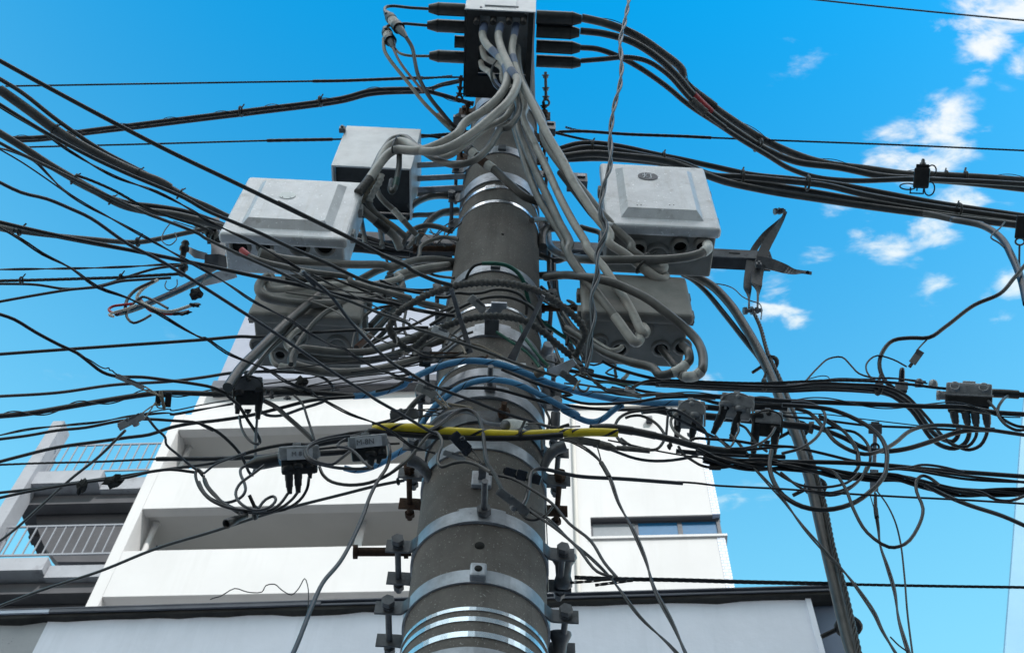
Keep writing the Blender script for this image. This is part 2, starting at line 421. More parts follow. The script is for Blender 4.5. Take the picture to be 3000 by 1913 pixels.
def smooth_path(p, step=0.02):
    n = len(p)
    if n < 3:
        k = max(2, int((p[-1] - p[0]).length / step)); return [p[0].lerp(p[-1], i / k) for i in range(k + 1)]
    q = [p[0] * 2 - p[1]] + list(p) + [p[-1] * 2 - p[-2]]
    out = []
    for i in range(1, n):
        p0, p1, p2, p3 = q[i - 1:i + 3]
        t0 = 0; t1 = t0 + max(1e-4, (p1 - p0).length) ** .5; t2 = t1 + max(1e-4, (p2 - p1).length) ** .5; t3 = t2 + max(1e-4, (p3 - p2).length) ** .5
        k = max(3, min(40, int((p2 - p1).length / step)))
        for j in range(k):
            t = t1 + (t2 - t1) * j / k
            a1 = p0 * ((t1 - t) / (t1 - t0)) + p1 * ((t - t0) / (t1 - t0)); a2 = p1 * ((t2 - t) / (t2 - t1)) + p2 * ((t - t1) / (t2 - t1)); a3 = p2 * ((t3 - t) / (t3 - t2)) + p3 * ((t - t2) / (t3 - t2))
            b1 = a1 * ((t2 - t) / (t2 - t0)) + a2 * ((t - t0) / (t2 - t0)); b2 = a2 * ((t3 - t) / (t3 - t1)) + a3 * ((t - t1) / (t3 - t1))
            out.append(b1 * ((t2 - t) / (t2 - t1)) + b2 * ((t - t1) / (t2 - t1)))
    out.append(p[-1])
    return out
def path3(s, Y=None, L=None, step=0.02):
    """Y: distance of the run, or (start, end); L: (index, distance) for a run that stays level with that point."""
    q = px(s)
    if L is not None:
        i = L[0] % len(q); d = ray(q[i][0], q[i][1]); h = d.z / d.y * L[1]
        pts = [P(a, b, y if y is not None else h * ray(a, b).y / ray(a, b).z) for a, b, y in q]
    else:
        ya, yb = Y if isinstance(Y, (tuple, list)) else (Y, Y)
        ln = [0.0]
        for m, n in zip(q, q[1:]): ln.append(ln[-1] + math.hypot(n[0] - m[0], n[1] - m[1]))
        pts = [P(a, b, y if y is not None else ya + (yb - ya) * l / ln[-1]) for (a, b, y), l in zip(q, ln)]
    return smooth_path(pts, step)
def frames(pts):
    k = len(pts); a = None; out = []
    for i in range(k):
        t = (pts[min(i + 1, k - 1)] - pts[max(i - 1, 0)]).normalized()
        if a is None: a = t.orthogonal()
        a = (a - t * a.dot(t)).normalized()
        out.append((t, a, t.cross(a)))
    return out
def strands(mb, pts, r, n, pitch, sides=6, mi=0):       # n strands laid round each other
    k = max(2, n); rs = r * (0.5 if n == 2 else 0.36); off = r - rs
    fr = frames(pts); L = 0.0; cs = [[] for _ in range(k)]
    for i, p in enumerate(pts):
        if i: L += (p - pts[i - 1]).length
        for j in range(k):
            t = 2 * math.pi * (j / k + L / pitch)
            cs[j].append(p + (fr[i][1] * math.cos(t) + fr[i][2] * math.sin(t)) * off)
    for c in cs: mb.tube(c, rs, sides, True, mi)
CABLES = {}
def cable(kid, label, s, w, mat='black', Y=None, L=None, twist=0, pitch=0.22, name='cable', cat='cable', group=None, taper=None, parent=None, rib=None, step=0.02):
    pts = path3(s, Y, L, step)
    zm = sum(zopt(p) for p in pts) / len(pts)
    r = w / 2 * zm / F
    mb = MB()
    if twist: strands(mb, path3(s, Y, L, min(step, pitch / 14)), r, twist, pitch)
    else:
        if rib:
            pts = path3(s, Y, L, rib / 5); L_ = 0.0; rad = []
            for i, p in enumerate(pts):
                if i: L_ += (p - pts[i - 1]).length
                rad.append(r * (1 + 0.13 * math.cos(2 * math.pi * L_ / rib)))
        elif taper: rad = [r * (taper[0] + (taper[1] - taper[0]) * i / (len(pts) - 1)) for i in range(len(pts))]
        else: rad = r
        mb.tube(pts, rad, 14 if w > 18 else 10 if w > 7 else 6, True, 0, True)
    o = mb.build(name, mat, parent)
    if parent is None: tag(o, label, cat, group)
    elif label: o['label'] = label
    o['_r'] = r
    CABLES[kid] = (o, pts, r)
    return o
def near(label, x, y):                        # index on a cable's run nearest a pixel
    o, pts, r = CABLES[label]
    best = None
    for i, p in enumerate(pts):
        c = ROT.transposed() @ (p - EYE); d = (CX + F * c.x / -c.z - x) ** 2 + (CY - F * c.y / -c.z - y) ** 2
        if best is None or d < best[0]: best = (d, i)
    return best[1]
def sleeve(label, name, a, b, mat, k=1.12, rib=0.0, plabel=None):   # tape, ferrule or boot wound on part of a cable
    o, pts, r = CABLES[label]
    i, j = sorted((near(label, *a), near(label, *b)))
    if j - i < 2: i = max(0, i - 1); j = min(len(pts) - 1, i + 2)
    q = pts[i:j + 1]
    rad = [r * k * (1 + (rib if t % 2 else 0)) for t in range(len(q))]
    s = MB().tube(q, rad, 14).build(name, mat, o)
    if plabel: s['label'] = plabel
    return s
def tie(label, x, y, mat='blacktape', k=1.5, w=0.004):
    o, pts, r = CABLES[label]
    i = near(label, x, y); i = min(max(i, 1), len(pts) - 2)
    t, a, b = frames(pts[i - 1:i + 2])[1]
    ring = [pts[i] + (a * math.cos(u) + b * math.sin(u)) * r * k for u in [2 * math.pi * j / 16 for j in range(17)]]
    m = MB().tube(ring, w, 6, False)
    m.tube([ring[3], ring[3] + (ring[3] - pts[i]).normalized() * w * 5 + t * w * 2], w * .7, 5)
    return m.build('cable_tie', mat, o)
def lash(label, every=0.25, mat='black', rw=0.0022, k=1.15):       # thin lashing wire wound round a run, loose here and there
    o, pts, r = CABLES[label]
    fr = frames(pts); L = 0.0; q = []
    rnd = random.Random(len(label) * 7)
    sl = 1.0
    for i, p in enumerate(pts):
        if i: L += (p - pts[i - 1]).length
        if i % 7 == 0: sl = 1 + (0.9 if rnd.random() > 0.72 else 0)
        t = 2 * math.pi * L / every
        q.append(p + (fr[i][1] * math.cos(t) + fr[i][2] * math.sin(t)) * (r * k + rw * 1.2 * sl))
    return MB().tube(smooth_path(q[::2], 0.01), rw, 5).build('lashing_wire', mat, o)
def text(body, size, org, ex, ey, mat, parent, ext=0.0006, name='lettering'):
    cu = bpy.data.curves.new('t', 'FONT'); cu.body = body; cu.size = size; cu.align_x = 'CENTER'; cu.align_y = 'CENTER'; cu.extrude = ext
    to = bpy.data.objects.new('t', cu); COL.objects.link(to)
    dg = bpy.context.evaluated_depsgraph_get()
    me = bpy.data.meshes.new_from_object(to.evaluated_get(dg))
    bpy.data.objects.remove(to)
    ex = Vector(ex).normalized(); ez = ex.cross(Vector(ey)).normalized(); ey = ez.cross(ex)
    mb = MB(); mb.add([Vector(org) + ex * v.co.x + ey * v.co.y + ez * v.co.z for v in me.vertices], [list(p.vertices) for p in me.polygons])
    return mb.build(name, mat, parent)
# ------------------------------------------------------------------ ground and street
struct(MB().box((0, 300, -0.05), 900, 900, 0.05).build('ground', 'asphalt', loc=(0, 0, 0)))
pv = MB().box((0, 3.4, 0.06), 60, 1.9, 0.07, 0.01).build('pavement', 'stairgrey', loc=(0, 3.4, 0)); struct(pv)

class Front:                                   # a facade: u along it, d behind it, z up
    def __init__(s, yc, deg):
        s.n = Vector((math.sin(R(deg)), math.cos(R(deg)), 0)); s.e = Vector((math.cos(R(deg)), -math.sin(R(deg)), 0)); s.c = yc
    def hit(s, x, y, d=0):
        r = ray(x, y); return EYE + r * ((s.c + d) / r.dot(s.n))
    def u(s, x, y, d=0): return s.hit(x, y, d).dot(s.e)
    def z(s, x, y, d=0): return s.hit(x, y, d).z
    def B(s, u, d, z): return s.n * (s.c + d) + s.e * u + Vector((0, 0, z))
    def box(s, mb, u0, u1, d0, d1, z0, z1, mi=0, bev=0.0):
        return mb.box(s.B((u0 + u1) / 2, (d0 + d1) / 2, (z0 + z1) / 2), abs(u1 - u0) / 2, abs(d1 - d0) / 2, abs(z1 - z0) / 2, bev, (s.e, s.n, Vector((0, 0, 1))), mi)

# ------------------------------------------------------------------ white apartment block
A = Front(17.0, 5.5)
uL, uR = A.u(262, 1750), A.u(2148, 1700)
zA0, zA1, zB0, zB1, zC0, zC1 = [A.z(800, y) for y in (1738, 1604, 1481, 1366, 1251, 1207)]
uW = A.u(1560, 1500)                            # where the balconies end and the plain wall begins
zTop = A.z(1900, 1193)
apt = thing('apartment_building', 'white apartment block with long solid balcony parapets behind the pole', 'building', A.B(-1.5, 3, 0))
def part(name, mat, fn, parent=None, lab=None):
    mb = MB(); fn(mb); o = mb.build(name, mat, parent or apt)
    if lab: o['label'] = lab
    return o
wz0, wz1 = A.z(1900, 1578), A.z(1900, 1511)
w0, w1 = A.u(1731, 1545), A.u(2104, 1545)
ut = uR - 0.17
part('wall', 'whitepaint', lambda m: (A.box(m, uW, ut, 0, 7, 0, wz0), A.box(m, uW, w0, 0, 7, wz0, wz1), A.box(m, uW, ut, 0, 7, wz1, zTop), A.box(m, w0, ut, 2.2, 7, wz0, wz1),
                                      A.box(m, uL + .02, uW, 3.2, 7, 0, zC1), A.box(m, uL + .02, uW, 0.02, 3.2, 0, zA0 - 1.2), A.box(m, uL + .3, uW, .24, 7, zC1, A.z(800, 1133))))
part('corner_tiling', 'tile', lambda m: (A.box(m, ut, uR, -.012, 7, 0, wz0), A.box(m, ut, uR, -.012, 7, wz1, zTop)), lab='blue and white tile strip up the corner')
part('coping', 'soffit', lambda m: A.box(m, uW - .1, uR + .05, -.06, 7, zTop, zTop + .16))
win = part('window', 'frame', lambda m: (A.box(m, w0, w0 + .05, .13, .19, wz0 + .07, wz1), A.box(m, w0, uR, .13, .19, wz0 + .07, wz0 + .15), A.box(m, w0, uR, .13, .19, wz1 - .07, wz1 - .003),
     A.box(m, A.u(1862, 1545), A.u(1862, 1545) + .07, .13, .2, wz0 + .15, wz1 - .07), A.box(m, A.u(1988, 1545), A.u(1988, 1545) + .1, .13, .2, wz0 + .15, wz1 - .07), A.box(m, uR - .1, uR - .02, .11, .21, wz0 + .07, wz1)))
part('pane', 'pane_grey', lambda m: A.box(m, w0 + .05, A.u(1862, 1545), .15, .17, wz0 + .15, wz1 - .07), win, 'frosted grey pane')
part('pane', 'glass', lambda m: A.box(m, A.u(1862, 1545) + .07, A.u(1988, 1545), .15, .17, wz0 + .15, wz1 - .07), win)
part('pane', 'glass', lambda m: A.box(m, A.u(1988, 1545) + .1, uR - .1, .15, .17, wz0 + .15, wz1 - .07), win)
part('sill', 'whitepaint', lambda m: A.box(m, w0 - .05, uR + .06, -.05, .4, wz0, wz0 + .066), win)
part('reveal_shade', 'stairdark', lambda m: A.box(m, w0 + .01, ut - .004, .012, 2.19, wz1 - .03, wz1 - .004), win)  # dark strip stands in for the shade under the lintel
up = A.u(1688, 1500)
part('downpipe', 'soffit', lambda m: m.tube([A.B(up, -.06, 8), A.B(up, -.06, zTop - .3)], .045, 8))
part('wall_lamp', 'frame', lambda m: m.box(A.B(A.u(1902, 1237), -.08, A.z(1902, 1237)), .08, .08, .07, .02, (A.e, A.n, Vector((0, 0, 1)))))
inner = uL + .27
for z0, z1 in ((zA0, zA1), (zB0, zB1), (zC0, zC1)):
    part('balcony_parapet', 'whitepaint', lambda m: A.box(m, inner + .003, uW - .002, .002, .27, z0, z1, 0, .012))
    part('balcony_floor', 'recess', lambda m: A.box(m, inner + .003, uW - .004, .275, 3.19, z0 + .16, z0 + .34))
part('balcony_floor', 'soffit', lambda m: A.box(m, inner + .003, uW - .004, .275, 3.19, zA0 - .02 - 2.6 + .3, zA0 - 2.6 + .44))
part('pilaster', 'whitepaint', lambda m: A.box(m, uL, inner, 0, 1.3, 0, zC1 + .03))
for zc in (zB0 + .16, zC0 + .16):
    q = PZ(458, 1533, zc) if zc < zC0 else PZ(553, 1312, zc)
    dp = part('drain_pipe', 'whitepaint', lambda m: m.tube([Vector((q.x, q.y, zc - 2.3)), Vector((q.x, q.y, zc - .02))], .07, 12))
    part('collar', 'recess', lambda m: m.tube([Vector((q.x, q.y, zc - .06)), Vector((q.x, q.y, zc - .004))], .11, 14), dp)
for xp, yp, zc in ((1062, 1530, zB0 + .16),):
    q = PZ(xp, yp, zc)
    part('partition_post', 'whitepaint', lambda m: m.box((q.x, q.y, zc - 1.2), .09, .05, 1.19))
u0, u1 = A.u(632, 1112), A.u(1500, 1110)
zs = A.z(900, 1134)
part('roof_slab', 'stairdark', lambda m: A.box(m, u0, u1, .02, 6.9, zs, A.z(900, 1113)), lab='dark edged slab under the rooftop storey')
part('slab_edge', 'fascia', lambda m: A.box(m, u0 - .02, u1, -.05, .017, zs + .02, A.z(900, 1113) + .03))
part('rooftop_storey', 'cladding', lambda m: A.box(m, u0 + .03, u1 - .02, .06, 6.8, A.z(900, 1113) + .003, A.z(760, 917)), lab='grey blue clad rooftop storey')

# ------------------------------------------------------------------ outside staircase at the block's end
S = Front(18.0, 5.5)
st = thing('stair_tower', 'open concrete stair tower with slatted railings beside the white block', 'staircase', S.B(-11, 1, 0))
k = 18.0 / 17.0
sL, sR = S.u(-60, 1560), S.u(262, 1750, 0) - .05
def sp(name, mat, fn, lab=None, parent=None):
    mb = MB(); fn(mb); o = mb.build(name, mat, parent or st)
    if lab: o['label'] = lab
    return o
pu0, pu1 = S.u(62, 1410), S.u(84, 1410)
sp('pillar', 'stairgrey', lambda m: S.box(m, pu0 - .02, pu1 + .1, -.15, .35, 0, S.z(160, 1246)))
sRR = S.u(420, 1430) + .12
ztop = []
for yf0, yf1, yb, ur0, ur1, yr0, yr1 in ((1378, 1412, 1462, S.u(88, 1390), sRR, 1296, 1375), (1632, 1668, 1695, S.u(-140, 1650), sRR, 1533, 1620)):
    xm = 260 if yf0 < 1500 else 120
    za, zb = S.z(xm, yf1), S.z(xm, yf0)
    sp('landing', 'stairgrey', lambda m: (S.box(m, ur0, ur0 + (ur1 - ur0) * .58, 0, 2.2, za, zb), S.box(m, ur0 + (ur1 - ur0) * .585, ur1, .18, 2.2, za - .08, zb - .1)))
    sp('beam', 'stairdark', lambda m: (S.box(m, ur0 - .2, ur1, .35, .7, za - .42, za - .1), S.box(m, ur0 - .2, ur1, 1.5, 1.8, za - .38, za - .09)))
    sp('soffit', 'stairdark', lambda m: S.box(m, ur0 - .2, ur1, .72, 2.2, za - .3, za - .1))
    zr0, zr1 = S.z(xm, yr1), S.z(xm, yr0)
    rl = sp('railing', 'rail', lambda m: (S.box(m, ur0 - .1, ur1, .06, .1, zr1 - .05, zr1), S.box(m, ur0 - .2, ur1, .06, .1, zr0, zr0 + .05), [S.box(m, ur0 + .06 + i * .245, ur0 + .09 + i * .245, .065, .095, zr0 + .05, zr1 - .05) for i in range(int((ur1 - ur0 - .05) / .245))],
              S.box(m, S.u(155 if yf0 < 1500 else 10, yr0 + 40), S.u(155 if yf0 < 1500 else 10, yr0 + 40) + .05, .1, .15, zr0 - .25, zr0 + .55)))
cw = [(98, 1466), (104, 1506), (110, 1548), (125, 1590), (143, 1618), (168, 1645), (330, 1645), (402, 1466)]
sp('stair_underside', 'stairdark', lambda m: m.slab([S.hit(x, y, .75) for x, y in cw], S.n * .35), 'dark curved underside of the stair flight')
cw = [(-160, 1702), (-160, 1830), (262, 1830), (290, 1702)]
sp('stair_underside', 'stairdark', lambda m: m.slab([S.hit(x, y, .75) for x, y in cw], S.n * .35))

# ------------------------------------------------------------------ low house in front of them
H = Front(8.0, 6.3)
hz = H.z(1200, 1786)
low = thing('low_house', 'low plastered house with dark tarred eaves in front of the white block', 'house', H.B(-1, 3, 0))
def hp(name, mat, fn, lab=None):
    mb = MB(); fn(mb); o = mb.build(name, mat, low)
    if lab: o['label'] = lab
    return o
ug, uq = H.u(150, 1800), H.u(2366, 1760)
hp('wall', 'plaster', lambda m: H.box(m, ug, uq, 0, 5, 0, hz))
hp('wall', 'greyplaster', lambda m: H.box(m, ug - 6, ug - .002, .012, 5, 0, hz), 'bare grey plaster stretch of wall')
hp('corner_trim', 'plaster', lambda m: H.box(m, uq - .02, uq + .03, -.02, .02, 0, hz))
ub = H.u(2446, 1745)
hp('side_wall', 'bluewall', lambda m: H.box(m, uq + .03, ub, .1, 5, 0, hz), 'slate blue end wall')
rnd = random.Random(3)
um = H.u(945, 1780)
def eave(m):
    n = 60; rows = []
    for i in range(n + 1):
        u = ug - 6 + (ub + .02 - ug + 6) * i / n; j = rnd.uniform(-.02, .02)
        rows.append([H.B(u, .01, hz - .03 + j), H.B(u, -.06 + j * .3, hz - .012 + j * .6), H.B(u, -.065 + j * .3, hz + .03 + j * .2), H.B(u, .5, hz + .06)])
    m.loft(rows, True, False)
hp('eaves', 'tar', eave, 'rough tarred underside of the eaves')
hp('fascia', 'fasciapale', lambda m: H.box(m, ug - 6, ug + .02, -.095, -.072, hz + .02, hz + .075), 'pale end of the fascia')
hp('fascia', 'fascia', lambda m: H.box(m, ug + .022, um, -.095, -.072, hz + .02, hz + .075))
hp('fascia', 'fascia', lambda m: H.box(m, um + .002, ub + .03, -.085, -.072, hz + .02, hz + .04))
hp('roof', 'fascia', lambda m: H.box(m, ug - 6, ub + .02, -.1, 5, hz + .062, hz + .075))

# canopy at the far right and an unseen block across the street, sized to keep the pole in shade
c = [P(x, y, 15) for x, y in ((3010, 1060), (2990, 1300), (2968, 1600), (2936, 2000), (3500, 2000), (3500, 1060))]
far = thing('far_house', 'sliver of a pale blue house gable at the far edge of the sky', 'house', c[2])
MB().slab(c, (0, .12, 0)).build('gable', 'paleblue', far)
Q = Front(-13, -25)
def obox(m, a, b, d0, d1, z0, z1): Q.box(m, a, b, d0, d1, z0, z1)
opp = thing('shade_block', 'unseen tall block across the street, sized to shade the pole', 'building', Q.B(0, -2, 0))
mb = MB(); obox(mb, -9, 9, -10, 0, 0, 31); mb.build('wall', 'facade', opp)
mb = MB(); obox(mb, -9.2, 9.2, -10.2, .2, 31.003, 31.4); mb.build('roof', 'stairgrey', opp)
for i in range(5):
    for j in range(7):
        mb = MB(); obox(mb, -7.6 + i * 3.4, -5.8 + i * 3.4, .003, .06, 1.5 + j * 3.8, 3.2 + j * 3.8); w_ = mb.build('window', 'frame', opp)
        mb = MB(); obox(mb, -7.5 + i * 3.4, -5.9 + i * 3.4, .062, .07, 1.6 + j * 3.8, 3.1 + j * 3.8); mb.build('pane', 'glass', w_)
# ------------------------------------------------------------------ the concrete pole
D = 2.2
def pr(z): return 0.186 - 0.006 * (z - 3.5)
def pxc(z): return -0.054 - 0.011 * (z - 3.5)
def pole_px(y): return 1392 - 0.0554 * (y - 1913)
def zfront(y):                                # height of the pole's front face seen at image row y
    z = 5.0
    for _ in range(6): z = P(pole_px(y), y, D - pr(z)).z
    return z
pole = thing('utility_pole', 'dark concrete utility pole speckled with pale grit, carrying all the cables', 'utility pole', (pxc(0), D, 0))
m = MB()
zs_ = [i * 0.25 for i in range(0, 37)]
rings = [[Vector((pxc(z) + pr(z) * math.cos(2 * math.pi * j / 64), D + pr(z) * math.sin(2 * math.pi * j / 64), z)) for j in range(64)] for z in zs_]
m.loft(rings)
m.build('shaft', 'concrete', pole)
z = 9.0
MB().lathe((pxc(z), D, z), (0, 0, 1), [(0, pr(z) + .008), (.05, pr(z) + .008), (.07, 0)], 32).build('cap', 'galvdark', pole)
def surf(x, y, off=0.0):                      # point on the pole's front surface seen at a pixel
    d = ray(x, y); z = 5
    for _ in range(5):
        r = pr(z) + off; c = pxc(z)
        a = d.x ** 2 + d.y ** 2; b = -2 * (d.x * c + d.y * D); k = c * c + D * D - r * r
        disc = max(0, b * b - 4 * a * k); t = (-b - math.sqrt(disc)) / (2 * a); z = EYE.z + d.z * t
    return EYE + d * t
for x, y, r in ((1405, 1598, .013), (1473, 687, .006), (1560, 1065, .005)):
    p = surf(x, y); nrm = Vector((p.x - pxc(p.z), p.y - D, 0)).normalized()
    mm = MB(); mm.lathe(p - nrm * .004, nrm, [(0, r), (.0055, r), (.006, r * .2)], 18); mm.build('bolt_hole', 'hole', pole)

# ------------------------------------------------------------------ bands and clamps round the pole
def band_mesh(m, z0, z1, off=.0045, thick=.004, a0=0.0, a1=2 * math.pi, n=72, mi=0):
    rings = []
    for i in range(n + 1):
        a = a0 + (a1 - a0) * i / n
        def q(z, rr): return Vector((pxc(z) + rr * math.cos(a), D + rr * math.sin(a), z))
        r0 = pr(z0) + .0008; r1 = r0 + off
        rings.append([q(z0, r1), q(z1, r1), q(z1, r0), q(z0, r0)])
    full = abs(a1 - a0 - 2 * math.pi) < 1e-4
    m.loft(rings, not full, False, mi)
    for i in range(len(m.s) - 4 * n - (0 if full else 2), len(m.s)): m.s[i] = False
    return m
def strap(y0, y1, label, mat='strap', thick=.002, buckle=None):
    z0, z1 = zfront(y1), zfront(y0)
    m = MB(); band_mesh(m, z0, z1, thick)
    o = tag(m.build('steel_strap', mat), label, 'strap', 'thin steel straps round the pole')
    if buckle:
        p = surf(buckle[0], buckle[1], .004); nrm = Vector((p.x - pxc(p.z), p.y - D, 0)).normalized(); tn = Vector((-nrm.y, nrm.x, 0))
        MB().box(p, .022, .005, (z1 - z0) * .75, .002, (tn, nrm, Vector((0, 0, 1)))).build('buckle', mat, o)
    return o
strap(1779, 1789, 'bright thin strap under the band with the square boss, highest of three together')
strap(1807, 1820, 'bright steel strap, middle one of the three near the bottom')
strap(1850, 1866, 'widest bright steel strap, lowest one on the pole')
strap(587, 594, 'thin plain strap on the pole below the buckled strap')
strap(545, 552, 'thin strap with a folded buckle high on the pole', buckle=(1437, 550))
strap(893, 899, 'thin strap on the pole inside the rope wrapped ring')
strap(1052, 1060, 'thin strap hidden behind the upper blue wrapped cable')
def bolt(m, p, ax, ln, r, mi=0, head=True):
    ax = Vector(ax).normalized(); p = Vector(p)
    m.cyl(p, p + ax * ln, r, r, 12, True, mi)
    if head: m.hexn(p, ax, r * 1.75, r * 1.5, mi)
    return m
BG = 'clamp bands bolted round the pole'
def clamp(y0, y1, label, mat='galv', ears=True, front_bolt=None, holes=False, boss=False, notch=False, earlen=.06, gap=.075, yaw=0.0, earmat='galvdark', boltlen=.2, name='clamp_band', rearmat=None):
    z0, z1 = zfront(y1), zfront(y0); zc = (z0 + z1) / 2; h = z1 - z0
    r = pr(zc)
    t = thing(name, label, 'pole clamp', (pxc(zc), D, zc), BG)
    m = MB(); band_mesh(m, z0, z1, .006)
    m.build('band', mat, t)
    cx = pxc(zc)
    if ears:
        for s in (-1, 1):
            a = math.acos(gap / r)                     # where the ears leave the ring
            for fr in (-1, 1):
                y = D + fr * gap
                x0 = cx + s * math.sqrt(max(0, r * r - gap * gap))
                mm = MB()
                nrm = Vector((0, fr, 0))
                tdir = Vector((s * .55, fr * -.5, 0))
                pth = [Vector((x0 - s * .028, y + fr * .026, zc)), Vector((x0 + s * .006, y + fr * .004, zc)), Vector((x0 + s * .022, y - fr * .012, zc)), Vector((x0 + s * .036, y - fr * .014, zc)), Vector((x0 + s * (.03 + earlen), y - fr * .014, zc))]
                mm.ribbon(smooth_path(pth, .008), max(.04, h * .95), .006, Vector((0, 1, 0)))
                mm.build('ear', earmat if fr < 0 else (rearmat or earmat), t)
            bx = cx + s * (math.sqrt(max(0, r * r - gap * gap)) + .058)
            mm = MB(); p = Vector((bx, D - gap - .012, zc))
            mm.cyl(p, p + Vector((0, boltlen, 0)), .0085, .0085, 12)
            mm.hexn(p + Vector((0, .002, 0)), (0, 1, 0), .018, .016); mm.hexn(p + Vector((0, .022, 0)), (0, 1, 0), .016, .012)
            mm.hexn(p + Vector((0, boltlen - .02, 0)), (0, 1, 0), .016, .014)
            mm.build('bolt', rearmat or earmat, t)
    fy = D - r - .006
    if holes or front_bolt:
        mm = MB(); n = 14
        for dx in (-.036, .036):
            c = surf(pole_px((y0 + y1) / 2) + dx * 1000, (y0 + y1) / 2, .0068)
            nn = Vector((c.x - cx, c.y - D, 0)).normalized()
            MB().lathe(c - nn * .002, nn, [(0, .0085), (.0028, .0085), (.003, .001)], 14).build('hole', 'hole', t)
        # a second plate laps the first at the front
        a0 = -math.pi / 2 - .32; a1 = -math.pi / 2 + .34
        mm = MB(); band_mesh(mm, z0 - .004, z1 + .003, .0098, .004, a0, a1, 14)
        mm.build('lap_plate', mat, t)
    if front_bolt:
        c = Vector((cx + front_bolt[1], fy - .004, zc + .002)); mm = MB()
        mm.cyl(c, c - Vector((0, front_bolt[0], 0)), .009, .009, 14); mm.hexn(c - Vector((0, .012, 0)), (0, 1, 0), .02, .018)
        mm.build('stud', front_bolt[2] if len(front_bolt) > 2 else 'galvdark', t)
    if boss:
        c = Vector((cx, fy - .008, zc + h * .1))
        MB().box(c, .021, .014, h * .52, .006).build('boss', mat, t)
        MB().lathe(c - Vector((0, .013, 0)), (0, -1, 0), [(0, .01), (.0025, .01), (.003, .002)], 16).build('hole', 'hole', t)
    if notch:
        c = Vector((cx, fy - .003, zc)); MB().box(c, .018, .01, h * .35, .002).build('tab', 'galvdark', t)
    return t
clamp(1497, 1532, 'grey clamp band with a long front stud and two round holes, low on the pole', front_bolt=(.115, .006), holes=True)
clamp(1674, 1710, 'smooth grey clamp band with a square boss, just above the three bright straps', boss=True, earlen=.062)
clamp(1900, 1935, 'clamp band at the very bottom edge with only its ears in view')
clamp(1288, 1318, 'clamp band passing under the yellow wrapped cable, with long rusty bolts', rearmat='rust', boltlen=.21)
clamp(1136, 1166, 'grey clamp band with two holes and a tall stud, below the blue wrapped cables', front_bolt=(.09, .004), holes=True, ears=False)
clamp(1213, 1238, 'twisted plate band with a rusty front nut above the yellow cable', front_bolt=(.05, .05, 'rust'), mat='galvdark', ears=True)
clamp(1083, 1104, 'narrow blue grey band between the two blue wrapped cables', ears=True, earlen=.04)
clamp(956, 986, 'pale clamp band with two holes and a steel channel bolted on it', holes=True)
clamp(777, 797, 'pale band under the green wrapped wire, level with the lower boxes', notch=True, earlen=.03)
clamp(508, 532, 'band with two bolted tabs near the pole top, above the buckled strap', earlen=.04)
clamp(432, 450, 'bright band with a dark tab, highest full band under the grey cables', notch=True, earlen=.045)
clamp(330, 352, 'clamp band behind the hanging grey cables, with rusty eye bolts', earmat='rust', earlen=.05)
clamp(268, 290, 'clamp band just below the top terminal box, with guy wire lugs', earmat='rust', earlen=.06)
# round step bolts driven sideways through the pole
for (xa, xb, y, lab) in ((1035, 1205, 1616, 'long rusty step bolt sticking out above the lowest ears'), (1210, 1340, 729, 'rusty step bolt beside the bare pole, between the upper boxes'), (1725, 1580, 903, 'rust brown step bolt between the rope ring and the lower box')):
    a, b = P(xa, y, D - .02), P(xb, y, D - .02)
    m = MB(); ax = (b - a).normalized()
    m.cyl(a, b, .0125, .0125, 14); m.cyl(a - ax * .0, a + ax * .012, .02, .02, 14); m.cyl(b - ax * .02, b - ax * .008, .019, .019, 14)
    tag(m.build('step_bolt', 'rust'), lab, 'step bolt', 'step bolts of the pole')
# little strap plate on the pole's face and the channel bracket
p = surf(1411, 1405, .008)
t = thing('anchor_plate', 'small galvanised plate with a bent hook on the pole face', 'bracket', p)
MB().box(p, .028, .008, .03, .004).build('plate', 'galv', t)
m = MB(); m.ribbon(smooth_path([p + Vector((0, -.008, .02)), p + Vector((0, -.03, .025)), p + Vector((.002, -.05, .02)), p + Vector((.002, -.03, -.005)), p + Vector((0, -.01, -.012))], .006), .02, .004, Vector((0, -.4, 1))); m.build('hook', 'galvdark', t)
p = surf(1441, 958, .02)
t = thing('channel_bracket', 'short steel channel standing off the pole inside the rope ring', 'bracket', p)
MB().box(p + Vector((0, -.02, 0)), .024, .03, .035, .002).build('foot', 'galvdark', t)
m = MB(); a, b = P(1425, 940, 1.98), P(1462, 895, 1.9)
m.ribbon([a, b], .04, .004, Vector((0, 0, 1))); m.box(b, .026, .012, .005, .002); m.build('strip', 'galv', t)
p = surf(1400, 1225, .02)
m = MB(); q = [P(x, y, Y) for x, y, Y in ((1215, 1285, 2.02), (1290, 1222, 1.98), (1345, 1204, 1.96), (1392, 1215, 1.96), (1425, 1238, 1.97), (1500, 1248, 1.98), (1560, 1282, 2.05))]
m.ribbon(smooth_path(q, .01), [.03] * len(smooth_path(q, .01)), .005, [Vector((0, -.6, .8))] * 200)
tag(m.build('twisted_strap', 'galv'), 'wavy flat steel strap across the pole face just above the yellow cable', 'bracket')
a, b = surf(1382, 1240, .03), surf(1437, 1232, .05)
m = MB(); q0 = P(1481, 1246, 1.9); q1 = P(1543, 1240, 1.97)
m.lathe(q0, q1 - q0, [(0, .016), (.004, .0175), (.05, .0165), ((q1 - q0).length, .006)], 18)
t = thing('cable_end_cap', 'white tapered cap with a dark end, lying above the yellow cable', 'end cap', q0)
m.build('cap', 'tape', t); MB().lathe(q0, q0 - q1, [(0, .0155), (.0015, .0155), (.002, .001)], 18).build('end_face', 'galvdark', t)

